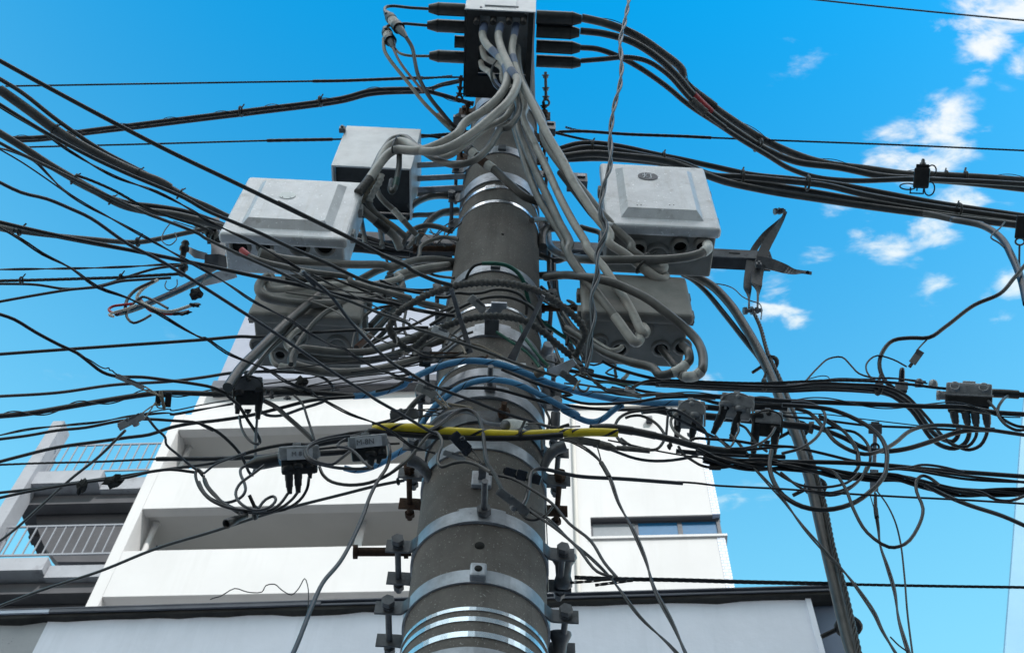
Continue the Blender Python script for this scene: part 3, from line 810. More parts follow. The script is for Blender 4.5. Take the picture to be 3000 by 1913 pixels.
# ------------------------------------------------------------------ boxes
def gland(parent, c, r, depth=.012, mat='boxdirty', plug=False):
    m = MB(); n = 26
    o = [[c + Vector((math.cos(2 * math.pi * j / n) * rr, math.sin(2 * math.pi * j / n) * rr, dz)) for j in range(n)] for rr, dz in ((r * 1.35, .001), (r * 1.3, -.006), (r * 1.08, -depth), (r * .92, -depth), (r * .9, .0))]
    m.loft(o, False, True); g = m.build('gland', mat, parent)
    MB().lathe(c + Vector((0, 0, -.004 if plug else .0005)), (0, 0, -1), [(0, r * .93), (.002, r * .92), (.0022, .001)], n).build('opening', 'boxdirty' if plug else 'hole', g)
def plastic_box(label, xl, xr, yt, yb, yk, Yf, lidmat, bodymat, glands, panel=True, taper=0.0, group=None):
    xc = (xl + xr) / 2
    z1, z2 = P(xc, yb, Yf).z, P(xc, yt, Yf).z
    X1, X2 = P(xl, yb, Yf).x, P(xr, yb, Yf).x
    Yb = PZ(xc, yk, z1 + .012).y
    cx, hw, cz, hh = (X1 + X2) / 2, (X2 - X1) / 2, (z1 + z2) / 2, (z2 - z1) / 2
    t = thing('junction_box', label, 'junction box', (cx, (Yf + Yb) / 2, z1), group)
    ld = .045
    lid = MB().box((cx, Yf + ld / 2 + .004, cz), hw, ld / 2, hh, .019, None, 0, 4).build('lid', lidmat, t)
    if panel:
        m = MB()
        def rect(ins, ins2, y): return [Vector((cx + sx * (hw - ins), y, cz + sz * (hh - ins2))) for sx, sz in ((-1, -1), (1, -1), (1, 1), (-1, 1))]
        m.loft([rect(hw * .26, hh * .2, Yf + .008), rect(hw * .4, hh * .36, Yf - .022)], True, False)
        m.build('raised_panel', lidmat, lid)
    MB().box((cx, (Yf + ld + Yb) / 2, cz + .004), hw - .014, (Yb - Yf - ld) / 2 + .004, hh - .012, .012, None, 0, 3).build('body', bodymat, t)
    for s in (-1, 1):
        for q in (-.5, .35):
            m = MB(); m.box((cx + s * (hw + .003), Yf + ld + .01, cz + hh * q), .008, .02, .022, .004); m.cyl((cx + s * (hw + .006), Yf + ld + .012, cz + hh * q - .024), (cx + s * (hw + .006), Yf + ld + .012, cz + hh * q + .024), .006, .006, 8)
            m.build('latch', 'greyplastic' if bodymat != 'boxdirty' else 'boxdirty', t)
    zb = z1 + .016
    for g in glands:
        c = PZ(g[0], g[1], zb); gland(t, c, g[2] / F * zopt(c), .03 if len(g) > 3 and g[3] == 'tube' else .01, 'boxdirty', len(g) > 3 and g[3] == 'plug')
    return t, (cx, hw, cz, hh, Yf, Yb, z1)
BX = 'plastic junction boxes on the crossarm'
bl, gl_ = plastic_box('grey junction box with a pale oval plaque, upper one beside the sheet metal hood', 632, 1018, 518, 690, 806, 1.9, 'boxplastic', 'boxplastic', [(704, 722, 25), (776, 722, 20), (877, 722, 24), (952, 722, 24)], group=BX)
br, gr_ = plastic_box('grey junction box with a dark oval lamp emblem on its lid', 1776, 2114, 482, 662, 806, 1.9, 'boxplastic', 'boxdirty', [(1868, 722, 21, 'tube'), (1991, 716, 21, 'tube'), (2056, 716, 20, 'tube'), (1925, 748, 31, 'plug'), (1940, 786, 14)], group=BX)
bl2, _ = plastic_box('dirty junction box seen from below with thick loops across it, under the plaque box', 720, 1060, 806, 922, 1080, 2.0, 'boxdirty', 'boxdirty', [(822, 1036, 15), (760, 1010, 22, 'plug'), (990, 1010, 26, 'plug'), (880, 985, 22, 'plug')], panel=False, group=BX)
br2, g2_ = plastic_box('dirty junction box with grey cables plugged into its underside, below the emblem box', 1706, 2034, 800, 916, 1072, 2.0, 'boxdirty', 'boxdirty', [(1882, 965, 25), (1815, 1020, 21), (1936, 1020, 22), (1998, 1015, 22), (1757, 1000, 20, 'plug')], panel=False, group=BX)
# plaques on the lids
def oval(parent, g, xp, yp, rx, rz, mat, name, off=.0235):
    c = P(xp, yp, g[4] - off); n = 32
    m = MB(); m.loft([[c + Vector((math.cos(2 * math.pi * j / n) * rx, dy, math.sin(2 * math.pi * j / n) * rz)) for j in range(n)] for dy in (.003, -.001)], True, False)
    return c, m.build(name, mat, parent)
c, o = oval(bl, gl_, 842, 573, .031, .027, 'plaque', 'plaque')
for dx in (-.015, .014): MB().lathe(c + Vector((dx, -.0012, -.017)), (0, -1, 0), [(0, .0026), (.0008, .001)], 8).build('screw_hole', 'hole', o)
c, o = oval(br, gr_, 1898, 517, .041, .034, 'emblem', 'emblem')
text('灯', .05, c + Vector((0, -.0016, 0)), (1, 0, 0), (0, 0, 1), 'ink', o, name='character')
for x in (1867, 1878, 1962, 1974):
    q = P(x, 601, gr_[4] - .0225); MB().lathe(q, (0, -1, 0), [(0, .003), (.001, .001)], 8).build('screw_hole', 'hole', br)
# sheet metal hood with an open underside
Yf = 2.0
X1, X2 = P(966, 494, Yf).x, P(1207, 486, Yf).x
z1, z2 = P(1090, 490, Yf).z, P(1090, 372, Yf).z
Yk = PZ(1120, 640, z1).y
t = thing('meter_hood', 'open bottomed sheet metal hood with grey cables dropping from it', 'hood', ((X1 + X2) / 2, Yf, z1))
MB().box(((X1 + X2) / 2, Yf + .004, (z1 + z2) / 2), (X2 - X1) / 2, .004, (z2 - z1) / 2, .002).build('front_panel', 'boxmetal', t)
for x in (X1 + .004, X2 - .004): MB().box((x, (Yf + Yk) / 2 + .005, (z1 + z2) / 2), .004, (Yk - Yf) / 2 - .002, (z2 - z1) / 2 - .001).build('side_panel', 'boxmetal', t)
MB().box(((X1 + X2) / 2, Yk, (z1 + z2) / 2), (X2 - X1) / 2 - .01, .004, (z2 - z1) / 2).build('back_panel', 'blackplastic', t)
MB().box(((X1 + X2) / 2, (Yf + Yk) / 2, z1 + .05), (X2 - X1) / 2 - .01, (Yk - Yf) / 2 - .008, .003).build('inner_plate', 'blackplastic', t)
q = P(1003, 380, Yf - .01); m = MB(); m.box(q, .014, .012, .018, .005); m.cyl(q - Vector((0, .012, 0)), q - Vector((0, .02, 0)), .007, .006, 10); m.build('lock', 'galvdark', t)
# its three flat arms to the pole
zb_ = P(1285, 520, 2.16).z
for y, lab in ((482, 'flat steel arm from the hood to the pole, uppermost of three'), (521, 'flat steel arm from the hood to the pole, middle of three'), (554, 'flat steel arm from the hood to the pole, lowest of three')):
    a, b = PZ(1195, y + 4, zb_), PZ(1362, y - 4, zb_)
    tag(MB().ribbon([a, b], .026, .006, Vector((0, 0, 1))).build('bracket_arm', 'galv'), lab, 'bracket arm', 'flat arms between hood and pole')

# top terminal box, its underside open
zb = P(1465, 290, 1.99).z
Y0 = PZ(1465, 31, zb).y; Y1 = 1.99
X1, X2 = PZ(1361, 31, zb).x, PZ(1570, 31, zb).x
cx = (X1 + X2) / 2; hw = (X2 - X1) / 2
t = thing('terminal_box', 'top terminal box with a pale lid and open black underside full of cables', 'terminal box', (cx, Y0, zb))
H_ = .34
MB().box((cx, Y0 + .003, zb + H_ / 2), hw, .003, H_ / 2, .002).build('lid', 'boxmetal', t)
MB().box((cx, Y0 - .004, zb + .11), hw * .45, .003, .055, .002).build('nameplate', 'boxmetal', t)
for s in (-1, 1): MB().box((cx + s * (hw - .004), (Y0 + Y1) / 2 + .004, zb + H_ / 2), .004, (Y1 - Y0) / 2 - .004, H_ / 2 - .001).build('side_panel', 'boxmetal' if s > 0 else 'blackplastic', t)
MB().box((cx, Y1 - .004, zb + H_ / 2), hw - .01, .004, H_ / 2).build('back_panel', 'blackplastic', t)
MB().box((cx, (Y0 + Y1) / 2, zb + H_ - .004), hw - .01, (Y1 - Y0) / 2 - .01, .004).build('top_panel', 'boxmetal', t)
m = MB(); yq = PZ(1465, 228, zb).y; xa, xb = PZ(1402, 120, zb).x, PZ(1545, 120, zb).x
m.box((cx, (yq + Y1) / 2 - .006, zb + .004), hw - .009, (Y1 - yq) / 2 - .003, .003); m.box(((X1 + xa) / 2 + .005, (Y0 + yq) / 2 + .003, zb + .004), (xa - X1) / 2 - .004, (yq - Y0) / 2 - .004, .003)
m.box(((X2 + xb) / 2 - .005, (Y0 + yq) / 2 + .003, zb + .004), (X2 - xb) / 2 - .004, (yq - Y0) / 2 - .004, .003); m.box((cx, Y0 + .02, zb + .0042), (xb - xa) / 2, .012, .003)
m.build('bottom_frame', 'blackplastic', t)
for x in (1398, 1446, 1492, 1534):
    q = PZ(x, 50, zb + .03); MB().lathe(q, (0, .25, -1), [(0, .016), (.05, .016), (.055, .012)], 14).build('gland', 'dark', t)
for x in (1409, 1516):
    q = PZ(x, 27, zb); MB().lathe(q + Vector((0, -.002, .012)), (0, -1, 0), [(0, .006), (.006, .005)], 8).build('screw', 'galvdark', t)
SG = 'black cable joint sleeves at the terminal box'
zs = zb + .035
def joint(x_root, x_full, x_tip, y, rw, label, stub=False):
    a, b, c = [PZ(x, y, zs) for x in (x_root, x_full, x_tip)]
    b.y = c.y = a.y; b.z = c.z = a.z
    r = rw / F * zopt(a); ax = c - a; L = ax.length; Lf = (b - a).length
    prof = [(0, r), (Lf, r), (L, r * .62)] if not stub else [(0, r), (L, r * .98)]
    t = thing('joint_sleeve', label, 'cable joint', a, SG)
    MB().lathe(a, ax, prof, 22).build('sleeve', 'dark', t)
    MB().lathe(a + ax * (Lf / L * .97), ax, [(0, r * 1.03), (.006, r * 1.03)], 22).build('rim', 'blackplastic', t)
for i, (args) in enumerate(((1362, 1284, 1256, 31, 19, 'black joint sleeve at the box side nearest the lid, thin lead out'), (1362, 1282, 1252, 80, 19, 'black joint sleeve second along the box side, feeding a thin lead'), (1362, 1284, 1258, 169, 18, 'black joint sleeve nearest the pole, fed by a tan wire'))): joint(*args)
joint(1362, 1335, 1333, 124, 18, 'short black stub between two long joint sleeves', True)
for args in ((1571, 1678, 1704, 51, 20, 'black joint sleeve on the pale edge side feeding the thickest dark cable, nearest the lid'), (1571, 1672, 1698, 91, 20, 'black joint sleeve second from the lid, beside the pale box edge'), (1571, 1676, 1700, 136, 19, 'black joint sleeve third from the lid, beside the pale box edge'), (1571, 1678, 1702, 179, 18, 'black joint sleeve nearest the pole, beside the pale box edge')): joint(*args)

# crossarm behind the pole with its twisted end irons
Ya = 2.42
z1, z2 = P(2180, 757, Ya).z, P(2180, 734, Ya).z
Yb_ = PZ(2180, 790, z1).y
xa, xb = P(560, 757, Ya).x, P(2262, 757, Ya).x
t = thing('crossarm', 'galvanised channel crossarm running behind the pole, carrying the junction boxes', 'crossarm', ((xa + xb) / 2, Ya, z1))
MB().box(((xa + xb) / 2, Ya, (z1 + z2) / 2), (xb - xa) / 2, .003, (z2 - z1) / 2, .001).build('web', 'galvdark', t)
MB().box(((xa + xb) / 2, (Ya + Yb_) / 2 + .003, z1 + .003), (xb - xa) / 2, (Yb_ - Ya) / 2, .003).build('flange', 'irongrey', t)
MB().box(((xa + xb) / 2, (Ya + Yb_) / 2 + .003, z2 - .003), (xb - xa) / 2, (Yb_ - Ya) / 2, .003).build('flange', 'galvdark', t)
q = P(2152, 742, Ya - .004); MB().box(q, .026, .001, .004).build('slot', 'hole', t)
def iron(pts, wd, lab, mat='irongrey', th=.008, hole=None, grp=None):
    q = [P(x, y, Y) for x, y, Y, *_ in pts]; n0 = [Vector(p[3]) for p in pts]; qs = smooth_path(q, .012)
    # interpolate the width and the facing along the run
    L = [0.0]
    for a, b in zip(q, q[1:]): L.append(L[-1] + (b - a).length)
    ws, ns = [], []; l = 0.0
    for i, p in enumerate(qs):
        if i: l += (p - qs[i - 1]).length
        k = 0
        while k < len(L) - 2 and l > L[k + 1]: k += 1
        f = min(1, max(0, (l - L[k]) / max(1e-5, L[k + 1] - L[k])))
        ws.append((wd[k] * (1 - f) + wd[k + 1] * f)); ns.append(n0[k].lerp(n0[k + 1], f))
    t = thing('end_iron', lab, 'bracket', q[0], grp)
    MB().ribbon(qs, ws, th, ns).build('bar', mat, t)
    if hole:
        c = P(*hole); MB().lathe(c, (0, -.3, -1), [(0, .008), (.0008, .001)], 12).build('hole', 'hole', t)
    return t
IG = 'twisted irons at the crossarm end'
fz, fx, fy_ = (0, -.3, -1), (1, 0, 0), (0, -1, .2)
iron([(2302, 622, 2.36, fy_), (2285, 655, 2.36, (.7, -.7, 0)), (2262, 690, 2.36, (.3, -1, 0)), (2238, 735, 2.37, (.2, -1, .1)), (2222, 790, 2.38, (.1, -1, .1)), (2216, 835, 2.38, (.2, -1, 0)), (2220, 862, 2.38, (1, -.3, 0)), (2219, 905, 2.38, (1, -.1, 0))], [.014, .022, .04, .046, .05, .05, .022, .018], 'long twisted iron crossing the arm end, bolted at its upper tip', grp=IG)
iron([(2290, 640, 2.4, (.8, -.6, 0)), (2240, 690, 2.42, (.3, -1, 0)), (2205, 740, 2.43, (.1, -1, 0)), (2194, 800, 2.42, (.1, -1, 0)), (2190, 845, 2.41, (.2, -1, 0)), (2194, 880, 2.4, (1, -.2, 0)), (2194, 905, 2.4, (1, 0, 0))], [.012, .03, .03, .038, .036, .016, .014], 'second twisted iron half hidden behind the long one', grp=IG)
iron([(2215, 765, 2.37, (0, -.6, -.8)), (2260, 775, 2.37, (0, -.6, -.8)), (2300, 788, 2.37, (0, -.5, -.9)), (2325, 796, 2.37, (0, -.8, -.5)), (2350, 797, 2.37, (0, -1, -.2)), (2378, 801, 2.37, (0, -1, -.3))], [.05, .052, .042, .026, .014, .014], 'short iron pointing away from the pole to a drilled flat tip', 'galvdark', hole=(2366, 798, 2.362), grp=IG)
p = P(2222, 777, 2.36); m = MB(); m.box(p, .012, .01, .012, .002); m.cyl(p, p + Vector((0, -.02, 0)), .006, .006, 8)
tag(m.build('square_nut', 'galvdark'), 'square nut where the twisted irons cross the arm', 'nut')
for (a, b, y, lab) in ((2272, 2300, 620, 'bolt through the upper tip of the twisted iron'), (2183, 2232, 911, 'rusty pin bolt at the lower tips of the twisted irons')):
    q0, q1 = P(a, y, 2.37), P(b, y - 2, 2.37); m = MB(); m.cyl(q0, q1, .009, .009, 12); m.hexn(q0, q1 - q0, .017, .014); m.hexn(q0.lerp(q1, .7), q1 - q0, .015, .012); m.cyl(q0.lerp(q1, .35), q0.lerp(q1, .45), .018, .018, 12)
    tag(m.build('pin_bolt', 'galvdark'), lab, 'bolt', 'bolts of the twisted irons')
# ------------------------------------------------------------------ cables, read off span by span
OV = 'cables coming in overhead from the street side'
TP = (1.95)
def C(kid, label, s, w, mat='black', **k): return cable(kid, label, s, w, mat, **k)
# -- long runs coming in over the viewer's head to the pole
C('L1', 'long straight black cable crossing in front of the plaque box to the rope ring', 'a -40,408 400,650 850,890 1200,1070 1640,1280 2160,1530 | D1 850,450 1250,650 1700,870 2100,1080 2400,1220 | E1 400,190 700,330 900,385', 13, 'dark', L=(-1, 1.74))
C('L2', 'thickest grey cable sloping in high at the edge, with a long swollen sleeve', 'a -40,605 200,775 420,935 700,1095 970,1222 1130,1285 1230,1345 1330,1400 1450,1450 1560,1505 1700,1570', 19, 'darkgrey', L=(-1, 2.05))
sleeve('L2', 'sleeve', (0, 262), (500, 556), 'darkgrey', 1.5, plabel='thick grey sleeve over the cable')
for x, y in ((173, 368), (406, 506), (525, 565)): tie('L2', x, y, k=1.65)
C('L2b', 'dark cable strapped along the upper side of the swollen grey sleeve', 'a -40,535 150,650 400,845 700,1050 930,1172 1100,1260 1260,1350 1420,1450', 13, 'darkgrey', L=(-1, 2.0))
C('L3', 'black cable under the swollen sleeve, passing below the plaque box to the pole', 'a -40,712 150,830 350,950 650,1110 900,1225 1300,1395 | D1 0,540 400,710 640,810 1000,980 1400,1150 1900,1380 2400,1490 | E1 500,468 640,490', 11, 'dark', L=(-1, 1.86))
C('L3b', 'twisted black pair ending in a clear tape knot beside the plaque box', 'a -40,735 250,900 500,1070 800,1240 1100,1350 1350,1480 | D1 0,650 200,750 600,940 1000,1170 1130,1245', 10, 'black', L=(-1, 1.8), twist=2, pitch=.3)
C('L3c', 'slender dark wire from the tape knot to a wide loop beyond the pole', 'D1 1150,1260 1300,1440 | D2 1170,20 1450,240 1700,560 1900,780 2150,1020 2400,1190 | E2 300,150 600,330 850,430 1100,520 1400,640 1700,740 2000,830 2400,970 | F2 250,715 450,800 700,900 900,970 1100,995 1350,975 1550,920 1630,830 1610,720 1500,600 1300,485 1225,490 1240,525 1400,615 1600,715 1750,790 1850,860', 9.5, 'navy', L=(8, 1.84))
C('L3d', 'very thin wire from the tape knot to a small clamp left of the rope ring', 'D1 1170,1260 1500,1430 | D2 1240,0 1500,140 1850,320 2100,440 2400,560 | E1 400,770 540,840', 4, 'darkgrey', L=(-1, 1.8))
C('L4a', 'grey cable bundled low at the edge, running into the dark dead end', 'a -40,915 150,1030 350,1160 520,1260 680,1350 850,1440 1000,1480 1200,1505 1400,1550 1540,1590 1700,1640', 22, 'darkgrey', L=(-1, 2.15))
tie('L4a', 225, 515, k=1.5); tie('L4a', 320, 582, k=1.3)
C('L4b', 'black cable sagging out of the tied grey bundle into the dead end', 'a 500,1265 700,1365 900,1430 1100,1455 1300,1490 1510,1560 1700,1640', 17, 'black', L=(-1, 2.18))
C('L4c', 'steel strand leaving the tied grey bundle for the dead end', 'a 540,1235 620,1262 800,1340 1000,1450 1180,1520 1400,1590 1500,1640', 9, 'steelstrand', L=(-1, 2.1), twist=5, pitch=.12)
C('L4d', 'long plain black line passing under the plaque box to the jumble clamp', 'a -40,985 100,1060 350,1180 600,1300 850,1420 1050,1510 | d 1120,0 1400,110 | D1 0,870 400,1060 850,1260 | D2 1300,190 1700,330 2100,490 2400,600 | E1 400,860 700,960 1000,1060 1300,1160 1600,1280 1900,1380 2120,1450', 9.5, 'darkgrey', L=(-3, 1.8))
C('L5', 'twisted pair curving over the lower loops to a clamp beside the blue wrap', 'a -40,1035 100,1070 240,1130 330,1220 450,1340 600,1440 780,1536 | D2 50,0 300,150 550,320 800,450 1000,550 1200,690 1500,850 1640,890 1760,980 2080,1150 | E2 130,200 300,265 500,300', 10, 'navy', L=(-1, 1.9), twist=2, pitch=.34)
C('L6', 'thin line falling steadily past both lower boxes to the yellow cable', 'a -40,1265 150,1355 330,1400 500,1470 640,1536 | d 900,180 1150,310 | D2 480,480 850,720 1100,890 1500,1160 1900,1410 | E2 0,520 300,690 600,870 720,930', 10, 'navy', L=(-1, 1.86))
C('L6b', 'short thin wire joining the twisted pair near the edge', 'a -40,1030 150,1140 400,1310 470,1360', 5, 'black', L=(-1, 1.4))
C('L8', 'pale grey conduit tied at both ends, drooping into the dead end', 'd -40,55 100,85 300,113 500,133 700,152 900,168 1000,165 1100,148 1320,100 1520,60', 15, 'darkgrey', L=(-1, 2.2))
sleeve('L8', 'sleeve', (0, 660), (45, 676), 'grey', 1.5); tie('L8', 52, 678, k=1.5, w=.006); tie('L8', 402, 709, k=1.5, w=.006)
C('L9', 'black cable crossing below the plaque box and above the big grey loop', 'd -40,18 200,75 450,130 700,180 950,230 1250,290 | D1 0,1190 600,1320 | D2 700,60 1200,160 1600,260 1950,315 2180,350 | E1 150,580 450,665 800,725 930,740', 12, 'black', L=(-1, 1.92))
C('L9b', 'second black cable running close under the pale conduit', 'd 120,62 350,120 600,170 850,215 1050,250 1250,295 1400,330', 9, 'black', L=(-1, 2.1))
C('L10', 'twisted black pair sweeping across open sky past the tap boxes to the yellow cable', 'd -40,42 150,150 300,250 500,350 680,480 900,560 1100,660 1300,780 1420,840 | D2 0,760 250,930 500,1040 750,1140 950,1270 1250,1390 | G1 1450,60 1600,145 1800,250 2100,360 2300,485 2400,560 | E2 440,1070 560,1110 700,1150', 11, 'black', L=(-1, 1.84), twist=2, pitch=.34)
C('L12', 'black line nearly level with the lower box, ending at a small pale clamp', 'd -40,957 400,925 900,890 1400,855 1700,830 | D2 600,750 1200,705 1800,670 2400,648 | E1 250,892 450,880 620,880', 10, 'black', L=(-1, 1.95))
C('M1', 'twisted lead arriving level, highest of the fan at the dead end', 'd -40,360 300,355 600,350 900,340 1150,325 1290,322', 8, 'black', L=(-1, 2.25), twist=2, pitch=.4)
C('M2', 'tarred strand tied twice, middle of the fan at the dead end', 'd -40,440 300,432 600,423 850,415 1000,405 1270,390', 10, 'black', L=(-1, 2.22), twist=5, pitch=.14)
tie('M2', 56, 820, k=1.9); tie('M2', 355, 813, k=1.9)
C('M3', 'black lead dipping below the tarred strand and rising to the dead end', 'd -40,460 250,466 450,495 600,490 750,462 900,410 1100,352 1290,330', 8, 'black', L=(-1, 2.2))
C('M4', 'black lead climbing from the edge, lowest of the fan at the dead end', 'd -40,592 250,540 500,500 700,480 850,442 1000,430 1200,418', 8.5, 'black', L=(-1, 2.2))
C('N1', 'twisted lead tied off by the pale bar clamp, then looping past the arched tap box', 'd -40,662 100,710 250,800 420,890 540,945 620,1005 720,1080 820,1110 1000,1115 1200,1140 1350,1160 1500,1190 1600,1240 | G1 560,55 680,160 780,320 870,455 897,530 870,556', 10, 'black', L=(-4, 2.0))
C('N1b', 'curly tail of tie wire above the pale clamp at the sky', 'd 560,960 640,1000 700,1040 740,1055 765,1050 770,1065 790,1070 805,1085 830,1100', 4, 'black', L=(-1, 1.7))
C('N2', 'black lead ending in a pale blue loop that hangs over the tap box', 'd -40,1252 400,1225 800,1170 1200,1145 1440,1115 | D2 300,1172 600,1156 1000,1160 1300,1190 1450,1270 1500,1360 1430,1480 | G1 1300,200 1100,265 960,258 890,205', 9.5, 'navy', L=(4, 2.05))
C('N3', 'heavy lashed cable feeding the tap box in front of the roof slab', 'd -40,1392 200,1370 500,1320 800,1270 1000,1240 1150,1225 1400,1230 | D2 100,1415 700,1390 1250,1400 1740,1440', 16, 'black', L=(-1, 2.02)); lash('N3', .22)
sleeve('N3', 'closure', (620, 1150), (690, 1150), 'blacktape', 1.25, .08); sleeve('N3', 'closure', (800, 1147), (905, 1150), 'blacktape', 1.35, .06)
C('N4', 'black lead just under the lashed cable, entering behind the tap box', 'd -40,1532 200,1482 500,1450 700,1430 900,1392 1200,1370 | G1 0,252 300,205 630,145', 8.5, 'black', L=(-1, 2.12), twist=2, pitch=.4)
C('N4b', 'thin wire between the lashed cable and the roof edge', 'd 900,1395 1200,1340 | G1 0,214 300,160 610,108 1000,80 1400,30 1700,5', 4, 'black', L=(-1, 2.14))
C('N5', 'black lead rising across the white parapets to meet the end of the blue wrap', 'g -40,200 150,150 400,90 700,48 900,20 1050,0 | G1 0,385 200,345 500,310 800,262 1100,190 1400,115 1600,92 1850,76', 10.5, 'black', L=(-1, 2.0))
C('N5b', 'black lead at the edge, above the railing, running up to the grey wedge clamp', 'd -40,1556 200,1525 400,1490 600,1470 850,1422 1000,1410 1200,1420 1400,1440 1500,1490 | G1 300,350 450,415 580,520 690,640 750,750 800,850 835,865', 9, 'black', L=(-6, 2.0))
C('N6', 'steel strand with a thick served end, level across the railing', 'g -40,213 300,200 700,190 1100,172 1500,170 1900,152 2000,140 | G1 1500,600 2000,560 2300,545', 7, 'black', L=(-1, 2.06), twist=5, pitch=.1)
sleeve('N6', 'served_end', (466, 1344), (790, 1336), 'black', 1.8, .12)
C('N7', 'black lead with ragged tape flags, running to the sticker box', 'g -40,412 250,380 480,345 800,300 1000,270 1200,240 1500,200 | G1 500,720 700,662 900,605 1200,552 1450,550', 9, 'black', L=(-1, 2.0))
C('N8', 'black lead twined below the taped one and turning into the hanging loops', 'g -40,452 200,400 480,352 700,322 900,300 1050,262 1200,245 1370,265', 9, 'black', L=(-1, 1.98))
C('N8b', 'grey lead linking the taped leads to the knot of loops', 'G1 750,640 600,695 450,755 335,845', 7, 'navy', L=(-1, 1.96))
C('N9', 'slanting line from the grey wedge clamp down past the railings', 'd 880,1490 | g 700,150 500,310 300,490 100,670 -40,775', 8.5, 'dark', L=(0, 1.95))
C('N9b', 'grey lead curling from the grey wedge clamp into the knot of loops', 'd 1030,1392 1100,1480 1160,1536 | g 1170,70 1250,140 1330,210 1400,262 1425,292', 7.5, 'navy', L=(-1, 1.95))
C('N10', 'long guy lead rising from the house eaves to the lowest rusty ear', 'g -40,1218 300,1090 700,960 1100,800 1500,680 1900,550 | G1 1700,1062 2100,962 2345,915', 9, 'dark', L=(-1, 2.27)); tie('N10', 1170, 1410, k=1.7)
# -- loops hanging by the sticker box, in front of the white parapets
LG = 'loops of spare lead hanging under the sticker box'
C('P1', 'outermost hanging loop, from the knot to the first plug of the sticker box', 'G1 325,845 270,805 250,850 265,930 310,1020 400,1110 550,1180 750,1220 1000,1215 1100,1150 1175,1050', 9, 'black', Y=1.93, group=LG)
C('P2', 'hanging loop ending in the second plug of the sticker box', 'G1 330,870 345,950 420,1050 520,1130 640,1195 780,1235 950,1242 1100,1195 1220,1105 1275,1035', 9, 'black', Y=1.95, group=LG)
C('P3', 'hanging loop from the sticker box corner round to the middle of the bunch', 'G1 1390,880 1370,1000 1290,1120 1150,1205 1000,1228 850,1240 700,1232', 9, 'black', Y=1.97, group=LG)
C('P4', 'lead from the sticker box boot, crossing itself in a narrow figure of eight', 'G1 840,735 760,765 705,800 705,860 740,940 750,1020 700,1090 560,1140 430,1112 340,1040 285,930', 9, 'navy', Y=1.99, group=LG)
C('P5', 'lead crossing the figure of eight and diving to the bunch', 'G1 940,765 800,870 700,945 655,1030 672,1110 750,1180 850,1212 960,1212', 9, 'navy', Y=1.91, group=LG)
C('P6', 'small raised loop standing out of the tied bunch', 'G1 880,1198 950,1110 1030,1075 1056,1110 1000,1180 900,1215 820,1215', 9, 'navy', Y=1.9, group=LG)
C('P7', 'straight lead from the knot to the open black socket', 'G1 345,900 380,980 450,1060 520,1135 600,1190 690,1248', 9, 'navy', Y=1.94, group=LG)
tie('P3', 748, 1494, k=3.2, w=.007)
C('P8', 'wide lead looping from beside the sticker box up to the twin clamp', 'G1 1495,780 1530,860 1620,930 1800,962 2000,938 2200,850 2330,745 | E2 200,1370 380,1230 500,1080 620,940 700,902 760,960 782,1040 740,1160 732,1260 780,1310 900,1270 1050,1250 1200,1290 1340,1370', 10, 'dark', Y=(1.95, 1.85))
C('P9', 'twin lead falling from the printed box across the balconies to the eaves', 'G1 2185,540 2203,640 2172,780 2080,920 2000,1080 1930,1280 | g 2400,880 2270,1040 2200,1190 2160,1290 2090,1470 2040,1580', 12, 'dark', Y=(1.95, 1.6))
C('P10', 'wavy stray wire in front of the lowest parapet', 'g 1478,1158 1500,1148 1550,1135 1650,1080 1740,1105 1840,1105 1870,1060 1930,1050 1980,1090 2050,1125 2100,1080 2142,1010 2168,1090 2163,1260', 3.4, 'black', Y=1.7)
C('P11', 'blue grey loop circling left of the printed box', 'G1 1760,450 1500,505 1400,560 1345,640 1400,720 1550,765 1700,792 1900,800 2040,790', 9.5, 'navy', Y=1.88)
C('P12', 'second loop left of the printed box, crossing in front of the sticker', 'G1 1800,470 1560,510 1420,560 1370,610 1390,680 1480,730 1620,755 1700,705 1800,625', 9, 'navy', Y=1.86)
C('P13', 'short lead from the printed box corner down across the blue wrap', 'G1 1760,500 1690,545 1680,575 1780,590 1870,650 1950,740 2025,795', 9, 'navy', Y=1.84)
C('P14', 'thick black lead sloping from the tap box to the sticker box', 'G1 925,110 1060,180 1150,260 1300,390 1430,512', 14, 'black', Y=2.05)
C('P15', 'black drop lead beside the taped closure', 'G1 1240,62 1320,140 1370,280 1410,400 1445,512', 7.5, 'black', Y=2.0)
C('P16', 'grey lead hooked under the first plug of the tap box', 'G1 690,268 710,380 760,480 840,545 890,548', 8, 'navy', Y=2.0)
C('P17', 'straight grey lead hanging from the second plug of the tap box', 'G1 868,295 855,480 850,700 835,830 800,868', 8, 'navy', Y=2.02)
C('P18', 'black lead running from the sticker box to the yellow wrap', 'G1 620,690 800,630 1000,580 1250,548 1430,560 1600,510 1750,455 1900,432 2100,410', 11, 'black', Y=(2.0, 1.97))
C('P19', 'black lead along the top of the printed box', 'G1 1440,560 1700,500 1900,450 2040,400 2200,340 2350,270 2400,205', 9, 'black', Y=(1.98, 1.93))
C('P20', 'black link between sticker box and printed box', 'G1 1450,650 1640,640 1790,625', 17, 'black', Y=1.97)
